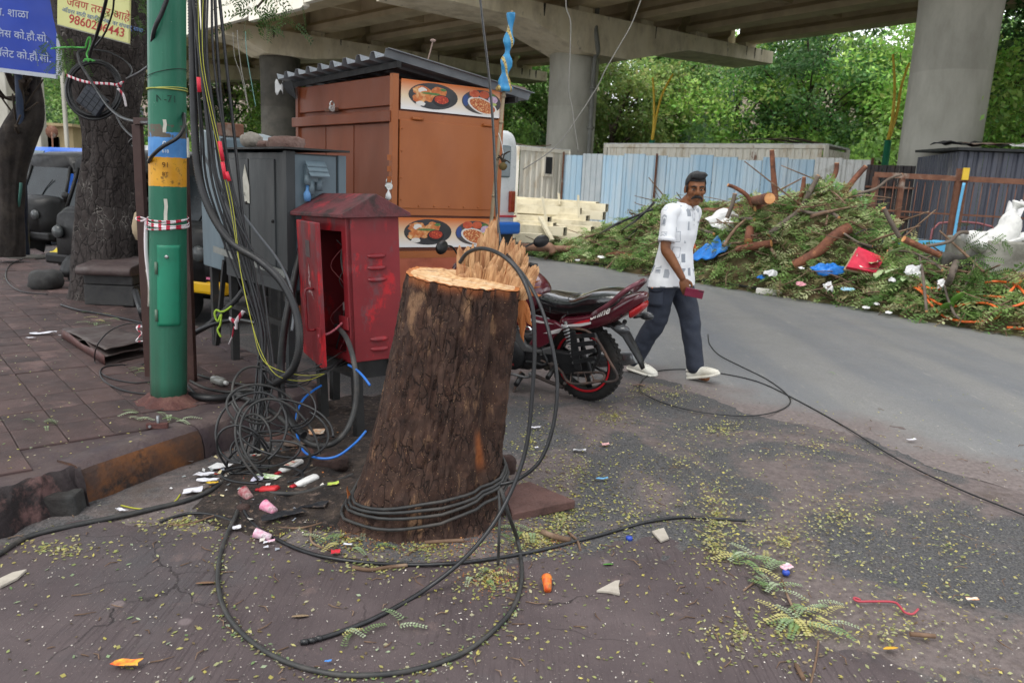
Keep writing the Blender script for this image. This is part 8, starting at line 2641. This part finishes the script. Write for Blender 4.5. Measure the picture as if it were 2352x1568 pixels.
for k,(cx,cy,rx,ry,tl,Y)in enumerate(loops):
 P_=[]
 a0,n_=rg.uniform(0,6),rg.choice((20,26,30))
 for i in range(n_):
  a=a0+2*PI*i/22
  q=1+.10*math.sin(2*a+k)+.006*i
  x=cx+rx*q*math.cos(a)+tl*ry*math.sin(a);y=cy+ry*q*math.sin(a)
  p=AT(x,y,Y+.10*math.cos(a+k)-.0012*(y-cy))
  g=surf(p.x,p.y)+.012
  if p.z<g:
   p.z=g
  P_.append(p)
 MB().cable(P_,rg.choice((.005,.006,.007)),7,3).build('cable',rg.choice((m_cbl,m_cbl,m_cgry)),None,label=('round loop at the top','wide loop at the right','tall loop at the left','flat loop in the middle','broad low loop','tilted loop against the kerb','biggest loop','upright narrow loop','flattest lowest loop','upper right loop','small inner loop')[k]+' of the black cable tangle by the kerb',cat='cable',group='loops of the cable tangle by the kerb')
for k in range(7):
 x=rg.uniform(575,650)
 cab(('first','second','third','fourth','fifth','sixth','seventh')[k]+' strand from the left spilling from the tangle toward the red cabinet',[(590+4*k,820+9*k,4.1),(640+rg.uniform(-15,15),866+rg.uniform(-10,22),4.1),(690+rg.uniform(-12,12),868+rg.uniform(-14,30),4.2+.03*k),(740+rg.uniform(-20,20),850+rg.uniform(-10,30),4.35),(800,830+rg.uniform(-30,10),4.6)],.005,rg.choice((m_cbl,m_cgry)),'strands running to the red cabinet')
for k,q in enumerate(([(430,870,'s'),(470,890,'s'),(520,900,'s'),(570,895,4.5),(620,900,4.2)],[(425,850,'s'),(480,868,'s'),(540,880,'s'),(600,890,4.4)],[(432,885,4.7),(450,905,4.6),(465,912,'s')])):
 cab(('lower','upper','short thick')[k]+' black cable on the paving right of the pole foot',q,.012,m_cgry)
cab('black cable looping on the paving left of the green pole',[(352,905,'s'),(300,900,'s'),(255,885,'s'),(232,865,'s'),(235,845,'s'),(270,838,'s'),(330,836,'s'),(352,815,5.)],.007)
cab('thin wire arching over the folded sheet left of the pole',[(352,760,5.),(310,742,5.1),(260,755,5.1),(225,790,5.),(218,830,'s'),(240,862,'s'),(300,878,'s'),(352,876,'s')],.006)
cab('black cable crossing the paving from the big tree to the pole',[(140,700,'s'),(180,712,'s'),(240,722,'s'),(330,742,'s')],.014)
cab('thin cable lying on the far paving at left',[(120,580,'s'),(60,592,'s'),(22,610,'s'),(14,640,'s'),(45,668,'s'),(110,676,'s')],.008)
cab('yellow green wire lying along the kerb foot',[(278,1160),(320,1168),(370,1166),(400,1152),(414,1135)],.005,m_ylw)
m_stg=M('pale grey string','#8f8d86',rough=.7)
zz=lambda x,y,o:(o+.25*x,.25*y)
for o,L_,Y,r_,m_,lb in((1176,((495,-40),(500,80),(535,180),(540,300),(530,600),(520,820),(550,980),(570,1130),(610,1400)),9,.009,m_stg,'grey wire dangling from the flyover in front of the middle pier'),(1176,((1200,-40),(1100,220),(1000,400),(860,640),(800,770),(720,900),(630,1040),(400,1350),(100,1560)),9,.008,m_stg,'grey wire slanting across the middle pier'),(0,((2180,280),(2190,420),(2215,620),(2250,800),(2280,980)),7,.005,m_stg,'pale string hanging left of the kiosk'),(0,((2140,300),(2155,520),(2210,680),(2260,900),(2285,1000)),7.2,.004,m_stg,'second pale string hanging left of the kiosk'),(0,((2255,290),(2265,480),(2300,700),(2350,980)),7.1,.005,M('teal string','#6f9a94',rough=.7),'teal string hanging left of the kiosk')):
 cab(lb,[(*zz(x,y,o),Y)for x,y in L_],r_,m_,None,'wire')
MB().cable([AT(x,y,5.0)for x,y in((532,703),(520,712),(508,716),(497,712),(493,722),(500,738),(508,722),(506,745),(500,758),(508,774))],.007,6).build('rope',M('lime green rope','#9fc23a','#b4d450',40,rough=.7),None,label='lime green rope knotted on the pipe right of the green pole',cat='rope')
for lb,L_ in(('red and white tape tied in a bow below the cable bundle',((560,714),(548,730),(541,740),(530,736),(528,730),(541,740),(543,756),(538,750),(534,770),(526,790))),('red and white tape crumpled on the paving left of the pole',((346,752),(325,748),(314,752),(318,760),(326,764),(318,775),(314,784),(345,781)))):
 MB().cable([AT(x,y,4.7 if x>400 else 5.1)for x,y in L_],.014,6,sq=.25).build('barrier_tape',m_tape,None,label=lb,cat='tape')
# ================================================================ rubbish near the kerb
def scrap(px,py,w,h,mat,lab,cat='wrapper',name='wrapper',s=False,seed=None,z=.012,t_=.0):
 p=G(px,py,SZ+.008)if s else pt((px,py),z)
 r2=random.Random(px*7+py)
 k=p.y/FPX
 a,hw,hh=r2.uniform(-.5,.5),w*k*.55,h*k*1.6
 nu,nv=4,3
 cr,off=r2.uniform(.3,.7),[[Vector((r2.uniform(-.22,.22)*hw/2,r2.uniform(-.22,.22)*hh/2,r2.uniform(0,.16)*hw))for _ in range(nu+1)]for _ in range(nv+1)]
 def fn(u,v):
  x,y=(u-.5)*2*hw,(v-.5)*2*hh*.5
  q=off[int(round(v*nv))][int(round(u*nu))]
  z=.35*hw*max(0,u-cr)+q.z+.003
  return p+Vector((x*math.cos(a)-y*math.sin(a)+q.x,x*math.sin(a)+y*math.cos(a)+q.y,z))
 return MB().grid(fn,nu,nv,False).build(name,mat,None,solid=.0012,label=lab,cat=cat)
MP=lambda n,c,c2=None:M(n,c,c2,34 if c2 else 6,'#6a5c50',22,.62,.06,.55)
m_pap=MP('white paper','#dddde4','#cfcfd8')
for a in((512,1072,48,30,m_plw,'crumpled dirty white plastic against the cable tangle by the kerb'),(468,1092,40,18,m_pap,'white paper strip upper of the group by the kerb'),(478,1104,46,14,m_pap,'long white paper strip next to the yellow packet'),(442,1128,40,26,m_pap,'folded white paper lowest of the group by the kerb'),(280,1173,34,9,m_pap,'white paper strip under the old kerb cable'),(488,1110,26,9,MP('yellow packet','#d8bc30','#b8862a'),'small yellow packet beside the white paper strips'),(618,1097,60,20,MP('green and white packet','#9ac46a','#e2e6dc'),'green and white packet under the tangle'),(594,1100,26,28,MP('lilac paper','#cfcde6','#dedcee'),'pale lilac paper standing left of the green packet'),(727,993,34,30,MP('orange and white packet','#e08a2a','#e8e0d0'),'orange and white packet under the red cabinet'),(765,1112,24,14,MP('green yellow packet','#8fc24a','#d8d068'),'small green and yellow packet left of the stump foot'),(292,1525,62,24,MP('red and yellow packet','#d8382e','#e8b83a'),'red and yellow snack packet alone on the near concrete'),(544,1212,19,16,m_pap,'small white paper square by the long cable'),(799,1251,20,6,m_pap,'white paper label before the stump'),(771,1268,20,18,MP('red plastic scrap','#c8303e'),'red plastic scrap beside the long cable'),(623,1243,17,9,MP('pink cup paper','#d878a0','#efe4e8'),'torn pink and white piece of cup below the cups'),(754,1519,15,6,MP('bright blue scrap','#4a86d0'),'bright blue plastic scrap inside the big cable loop'),(1230,983,22,8,m_pap,'white scrap on the asphalt right of the stump'),(1232,1028,8,6,m_pap,'tiny white scrap below the first right of the stump'),(1331,1035,28,9,MP('dark and white label','#4a4a52','#d8d8dc'),'dark and white label on the asphalt'),(1391,1021,16,11,MP('pale pink paper','#d8a8a8'),'pale pink paper on the asphalt'),(1383,1100,26,8,MP('blue wrapper','#3a8ac0','#8ac0e0'),'blue wrapper on the asphalt right of the stump slab'),(1806,1304,26,18,MP('pink and white wrapper','#d88098','#ead8dc'),'pink and white wrapper among the leaves at right'),(2233,1377,26,10,MP('white and orange wrapper','#e6e2da','#e08a3a'),'white and orange wrapper far right on the asphalt'),(2094,1011,18,7,m_pap,'white scrap alone on the grey road'),(730,1070,30,20,MP('clear brown plastic','#7a6a58','#9a8a74'),'crumpled clear brown plastic bag beside the white bottles'),(680,1020,60,26,m_scr,'grey rag in the rubbish under the red cabinet'),(650,1185,90,30,MP('black plastic sheet','#15161a','#24262c'),'black plastic sheet lying left of the stump foot'),(720,1165,60,30,MP('black plastic sheet','#15161a'),'second black plastic sheet nearer the stump foot')):
 scrap(a[0],a[1],a[2],a[3]*.75,a[4],a[5])
for x,y,w,h,lb in((98,768,52,10,'white paper lying on the paving at the left'),(148,772,26,7,'small white paper beside the longer one on the paving'),(70,778,24,6,'pinkish paper scrap on the paving at left')):
 scrap(x,y,w,h*.8,m_pap,lb,'paper','paper_scrap',True)
def bottle(p0,p1,r,mat,lab,lbl=None,cap=None,sq=.62):
 a,b=pt(p0,r*sq),pt(p1,r*sq)
 t_=T('bottle',lab,'bottle',(a+b)/2)
 d=b-a;L_=d.length;d.normalize()
 x=d.cross(Vector((0,0,1))).normalized();z=x.cross(d)
 m_=Matrix(((x.x,z.x,d.x,a.x),(x.y,z.y,d.y,a.y),(x.z,z.z,d.z,a.z),(0,0,0,1)))@Matrix.Scale(sq,4,(0,1,0))
 MB().lathe([(.0,L_),(r*.8,L_),(r,L_-.008),(r,L_*.32),(r*.85,L_*.24),(r*.42,L_*.18),(r*.4,L_*.16)],18,m_).build('bottle_body',mat,t_)
 MB().lathe([(0,0),(r*.42,.0),(r*.46,.006),(r*.46,L_*.165),(0,L_*.165)],16,m_).build('cap',cap or M('red cap','#b8202c',rough=.4),t_)
 if lbl:
  q=a+d*L_*.58+z*(r*sq+.0015)
  MB().poly([q+d*L_*.2+x*r*.55,q-d*L_*.2+x*r*.55,q-d*L_*.2-x*r*.55,q+d*L_*.2-x*r*.55]).build('label',lbl,t_)
  for k in(-.12,.10):
   MB().poly([q+z*.001+d*(L_*k+s_*.006)+x*r*w*.4 for s_,w in((1,1),(-1,1),(-1,-1),(1,-1))]).build('label_print',M('red cap','#b8202c'),t_)
m_wb=M('white plastic bottle','#dcdcda','#e6e6e4',5,'#b8b4ac',4,.62,.08,.4)
bottle((633,1089),(690,1058),.026,m_wb,'white bottle with printed label and red cap lying beside the tangle',M('cream label','#d9cfc0',rough=.5))
bottle((668,1118),(727,1094),.026,m_wb,'plain white bottle with red cap nearest the stump')
bottle((588,1124),(638,1121),.024,M('red plastic bottle','#b0242a','#c42f34',6,rough=.45),'flattened red plastic bottle lying on the thick cable')
bottle((522,880,'s'),(490,870,'s'),.030,M('clear dusty plastic','#6a6a66','#83837e',7,rough=.2,spec=.7),'clear dusty plastic bottle on the paving right of the pole',None,M('white cap','#c9c9c6'),1.)
def cup(px,py,mat,lab,rz,r=.026):
 p=pt((px,py),.02)
 m_=Matrix.Translation(p)@Matrix.Rotation(rz,4,'Z')@Matrix.Rotation(1.35,4,'Y')
 t_=T('paper_cup',lab,'cup',p)
 MB().lathe([(r*.72,-.035),(r,.035),(r*1.06,.037),(r*.96,.034),(r*.68,-.032),(0,-.032)],20,m_).build('cup_wall',mat,t_)
 MB().lathe([(0,-.030),(r*.70,-.030),(r*.94,.033)],20,m_@Matrix.Scale(.985,4)).build('cup_inside',M('cup inside','#d9d4cc',rough=.7),t_)
cup(567,1136,MP('dark red cup','#8e2430','#b8a0a0'),'dark red paper cup tipped over by the thick cable',2.4)
cup(619,1167,MP('pink cup','#d86a92','#e8c8d4'),'pink paper cup lying left of the stump foot',2.6)
cup(604,1229,MP('pink and white cup','#d890ac','#efe6ea'),'pink and white paper cup beside the long cable',3.0,.022)
cup(1257,1340,MP('red orange cup','#b8321e','#e08a2a'),'torn red and orange paper cup on the concrete right of the big loop',1.6,.02)
for x,y,lb in((1445,1239,'blue bottle cap lying right of the stump'),(1805,1318,'blue bottle cap beside the pink wrapper')):
 p=pt((x,y),.0)
 MB().lathe([(0,.016),(.013,.016),(.0155,.012),(.0155,0),(.013,0)],18,Matrix.Translation(p)).build('plastic_disc',M('blue cap','#2f4aa8',rough=.4),None,label=lb,cat='bottle cap')
m_slb=M('red brown stone slab','#5a413c','#6c504a',8,'#47332f',4,.55,.1,.85,0,.5,40)
sl=[G(*q,.05)for q in((1152,1120),(1215,1104),(1322,1148),(1176,1180))]
MB().prism(sl,(0,0,-.045)).build('stone_slab',m_slb,None,bevel=.006,label='red brown stone slab leaning at the right foot of the stump',cat='stone slab')
m_shd=M('pale broken tile','#a39c90','#b8b1a6',8,'#8a8378',5,.6,.1,.8)
for L_,lb in((((1370,1354),(1412,1332),(1424,1330),(1421,1342),(1424,1362),(1398,1356)),'pale pointed tile shard on the concrete'),(((1497,1218),(1525,1210),(1537,1234),(1518,1241)),'pale square tile shard by the end of the long cable'),(((-10,1330),(30,1312),(62,1305),(40,1325),(0,1345)),'grey stone shard at the left edge of the concrete')):
 MB().prism([pt(q,.014)for q in L_],(0,0,-.012)).build('tile_shard',m_shd,None,bevel=.003,label=lb,cat='shard')
for px,py,rx,ry,rz_,lb in((760,1075,.09,.07,.05,'big clod of dark soil left of the stump'),(700,1050,.05,.04,.035,'lump of rubble behind the white bottles'),(560,1170,.03,.03,.022,'small dark stone by the long cable'),(1165,1085,.05,.04,.06,'brown lump at the right side of the stump'),(700,900,.12,.07,.05,'flat red stone under the red cabinet'),(640,1010,.08,.05,.035,'brown brick piece inside the tangle')):
 p=pt((px,py),.0)
 stone('stone',px,py,p.y,rx,ry,rz_,m_slb if px in(700,640)else M('damp soil clod','#3a2b28','#4c3a35',14,'#2a201e',6,.55,.1,.95,0,1.,40),lb,'stone',p.z-.015,px*.01,.75)
MB().cable([pt((1764+.25*x,1176.6+.25*y),.006)for x,y in((850,800),(800,780),(790,795),(840,815),(960,815),(1150,820),(1210,860),(1250,910),(1300,930),(1340,925),(1380,885))],.0045,6).build('wire',M('dull red wire','#a8404c',rough=.5),None,label='red wire lying on the asphalt at the lower right',cat='wire')
rb=MB()
for L_,r_ in((((810,1302),(850,1308),(890,1302),(935,1297)),.008),(((975,1245),(1020,1242),(1065,1240)),.009),(((1244,1220),(1275,1232),(1310,1240)),.014),(((1305,1222),(1325,1240),(1333,1262)),.006),(((715,1212),(717,1245),(760,1264)),.005),(((930,1274),(965,1258),(992,1254)),.004),(((1828,1525),(1846,1558)),.008),(((1880,1470),(1875,1510),(1862,1570)),.004),(((2090,1455),(2148,1460)),.009),(((1708,1355),(1740,1332),(1764,1322)),.004),(((1796,1330),(1812,1375),(1835,1420)),.005),(((635,1210),(690,1212),(740,1200)),.005),(((500,1180),(430,1204),(388,1203)),.004)):
 rb.cable([pt(q,r_)for q in L_],r_,6)
rgn=np.random.default_rng(3)
for k in range(150):
 x,y=rgn.uniform(1150,2352),rgn.uniform(930,1568)
 if k>90:
  x,y=rgn.uniform(0,1250),rgn.uniform(1180,1568)
 p=pt((x,y),.003);a=rgn.uniform(0,6.3);l=rgn.uniform(.02,.08)
 rb.tube([p,p+Vector((math.cos(a)*l*.5,math.sin(a)*l*.5,.004)),p+Vector((math.cos(a+.3)*l,math.sin(a+.3)*l,0))],[.002,.0022,.001],4)
rb.build('ground_twigs',M('brown twig bark','#5a4636'),None,kind='stuff')
# ================================================================ fallen leaflets, chips, grit
P,A,B,C=[],[],[],[]
pal=[lin(h)for h in('#bfba72','#cbc584','#a3a868','#b4b884','#93a062','#bfbb98','#978869','#75664c','#c9bf68')]
gp=[lin(h)for h in('#7f9c66','#9cb488','#b4c4a2')]
def drop(x,y,L_,w,c_,s=False,lift=.004):
 p=G(x,y,SZ+.008)if s else pt((x,y),lift)
 a=rgn.uniform(0,6.3);tl=rgn.normal()*.18
 ax=np.array((math.cos(a),math.sin(a),tl))*L_
 P.append(np.array(p));A.append(ax);B.append(np.array((-math.sin(a),math.cos(a),rgn.normal()*.3))*w);C.append(c_*rgn.uniform(.7,1.25))
CLU=[(1645,1180,34,62,420),(1640,1250,30,30,160),(1290,1185,60,45,520),(1230,1240,60,28,320),(1120,1325,40,22,170),(980,1255,90,24,260),(800,1235,60,26,260),(1540,905,60,26,200),(1410,955,44,16,200),(1660,985,46,18,240),(1480,895,50,16,140),(1880,1020,90,34,200),(1930,1180,140,60,420),(1800,1240,90,60,360),(1700,1455,70,40,160),(1830,1440,60,34,200),(1330,1080,120,70,380),(1560,1060,140,80,420),(1220,1010,40,60,220),(2180,1250,140,120,260),(2050,1440,200,90,260),(420,1200,110,16,220),(130,1260,110,18,160),(640,1200,80,40,220),(700,1120,70,50,160),(1450,1180,120,60,220),(860,1300,60,14,120),(1190,1350,60,20,60)]
for cx,cy,sx,sy,n_ in CLU:
 for k in range(int(n_*1.25)):
  q=1.25*rgn.uniform()**.7
  x,y=cx+rgn.normal()*sx*q,cy+rgn.normal()*sy*q
  if y>880 and-40<x<2420 and not(800<x<1130 and 1100<y<1235):
   drop(x,y,rgn.uniform(.013,.024),rgn.uniform(.0034,.0062),pal[rgn.integers(9)])
for k in range(650):
 x,y=rgn.uniform(1150,2380),rgn.uniform(900,1568)
 drop(x,y,rgn.uniform(.012,.022),rgn.uniform(.003,.0058),pal[rgn.integers(9)])
for k in range(260):
 drop(rgn.uniform(0,1250),rgn.uniform(1210,1568),rgn.uniform(.013,.026),rgn.uniform(.004,.007),(pal+gp)[rgn.integers(12)])
for k in range(520):
 x,y=rgn.uniform(0,560),rgn.uniform(600,1080)
 q=G(x,y,SZ)
 if sdist(q.x,q.y,SW)>.05:
  drop(x,y,rgn.uniform(.011,.02),rgn.uniform(.003,.005),(pal+gp)[rgn.integers(12)],True)
arc=[(522,1225),(503,1290),(502,1350),(522,1412),(575,1470),(655,1518),(760,1546),(860,1549),(960,1535),(1060,1500),(1132,1448),(1180,1392)]
for k in range(460):
 i=rgn.integers(len(arc)-1);f=rgn.uniform()
 x,y=arc[i][0]+(arc[i+1][0]-arc[i][0])*f+rgn.normal()*12,arc[i][1]+(arc[i+1][1]-arc[i][1])*f+abs(rgn.normal())*11-3
 drop(x,y,rgn.uniform(.012,.02),rgn.uniform(.003,.005),(pal+gp)[rgn.integers(12)])
for cx,cy,n_,L_,s_ in((1726,1282,7,.13,0),(1762,1300,6,.12,0),(1774,1350,6,.10,0),(1826,1427,9,.12,0),(1850,1392,6,.1,0),(1900,1430,5,.1,0),(812,1448,2,.09,0),(925,1430,2,.1,0),(785,1470,2,.08,0),(1110,1320,4,.08,0),(770,1235,4,.1,0),(830,1246,3,.09,0),(225,732,12,.12,1),(325,960,4,.11,1),(390,958,5,.11,1),(1210,1225,6,.1,0),(330,843,9,.08,1),(1910,860,1,.08,0),(110,970,5,.08,1)):
 for k in range(n_):
  p=G(cx+rgn.normal()*14,cy+rgn.normal()*9,SZ+.012)if s_ else pt((cx+rgn.normal()*16,cy+rgn.normal()*9),.010)
  a=rgn.uniform(0,6.3);d=np.array((math.cos(a),math.sin(a),.06));sd=np.array((-d[1],d[0],0))
  c_=gp[rgn.integers(3)]if rgn.uniform()<.8 else pal[1]
  for q in range(9):
   for sg in(-1,1):
    ax=sd*sg*.9+d*.4
    P.append(np.array(p)+d*L_*(q+1)/9+np.array((0,0,.006*math.sin(q*.5))))
    A.append(ax*L_*.2*(1-.05*q));B.append(np.array((-ax[1],ax[0],.15*sg))*L_*.045);C.append(c_*rgn.uniform(.8,1.2))
np_leaves('fallen_leaves',P,A,B,C,leaf_mat('tree leaves'),None,.12,kind='stuff')
P,A,B,C=[],[],[],[]
sw=[lin(h)for h in('#a8683c','#8a4e30','#c08a58','#6a3c2a')]
gt=[lin(h)for h in('#8f8a84','#6a6662','#a8a29a','#4a4642','#c4beb4')]
for cx,cy,sx,sy,n_ in((900,1240,90,14,420),(1060,1250,80,18,380),(800,1215,40,22,260),(1130,1330,40,16,240),(1270,1250,40,14,200),(1150,1215,40,20,160)):
 for k in range(n_):
  drop(cx+rgn.normal()*sx,cy+rgn.normal()*sy,rgn.uniform(.004,.010),rgn.uniform(.0012,.003),sw[rgn.integers(4)])
for k in range(2600):
 x,y=(rgn.uniform(1000,2380),rgn.uniform(900,1568))if k<1700 else(rgn.uniform(0,1100),rgn.uniform(1130,1568))
 drop(x,y,rgn.uniform(.004,.009),rgn.uniform(.0015,.004),gt[rgn.integers(5)])
for k in range(900):
 drop(650+rgn.normal()*80,1090+rgn.normal()*60,rgn.uniform(.006,.018),rgn.uniform(.002,.006),(gt+sw)[rgn.integers(9)])
lt=[lin(h)for h in('#d8d8d8','#c4c0b8','#b0483c','#8a8f98','#d0c49a','#9aa0a0','#4a3f38','#6a584a','#c9c9d2')]
for k in range(150):
 drop(630+rgn.normal()*95,1080+rgn.normal()*62,rgn.uniform(.015,.045),rgn.uniform(.006,.016),lt[rgn.integers(9)],False,.008)
np_leaves('wood_chips_and_grit',P,A,B,C,leaf_mat('chips',.0,.9),None,.2,kind='stuff')
for px,py,l,c_,lb in((1453,884,.11,'#a88468','big dry brown leaf on the ground behind the motorcycle wheel'),(2030,1490,.06,'#d0a030','single orange yellow leaf at the lower right'),(670,1416,.06,'#8a765e','brown dry leaf inside the big cable loop'),(450,1340,.07,'#7a5e48','brown dry leaf left of the big cable loop'),(1386,1296,.045,'#4f8a3a','green leaf with brown tip on the concrete')):
 p=pt((px,py),.006)
 tag(broad_leaf(None,p,(1,.3,.05),l,l*.2,M('leaf '+c_[1:],c_,rough=.7),.1),lb,'leaf')
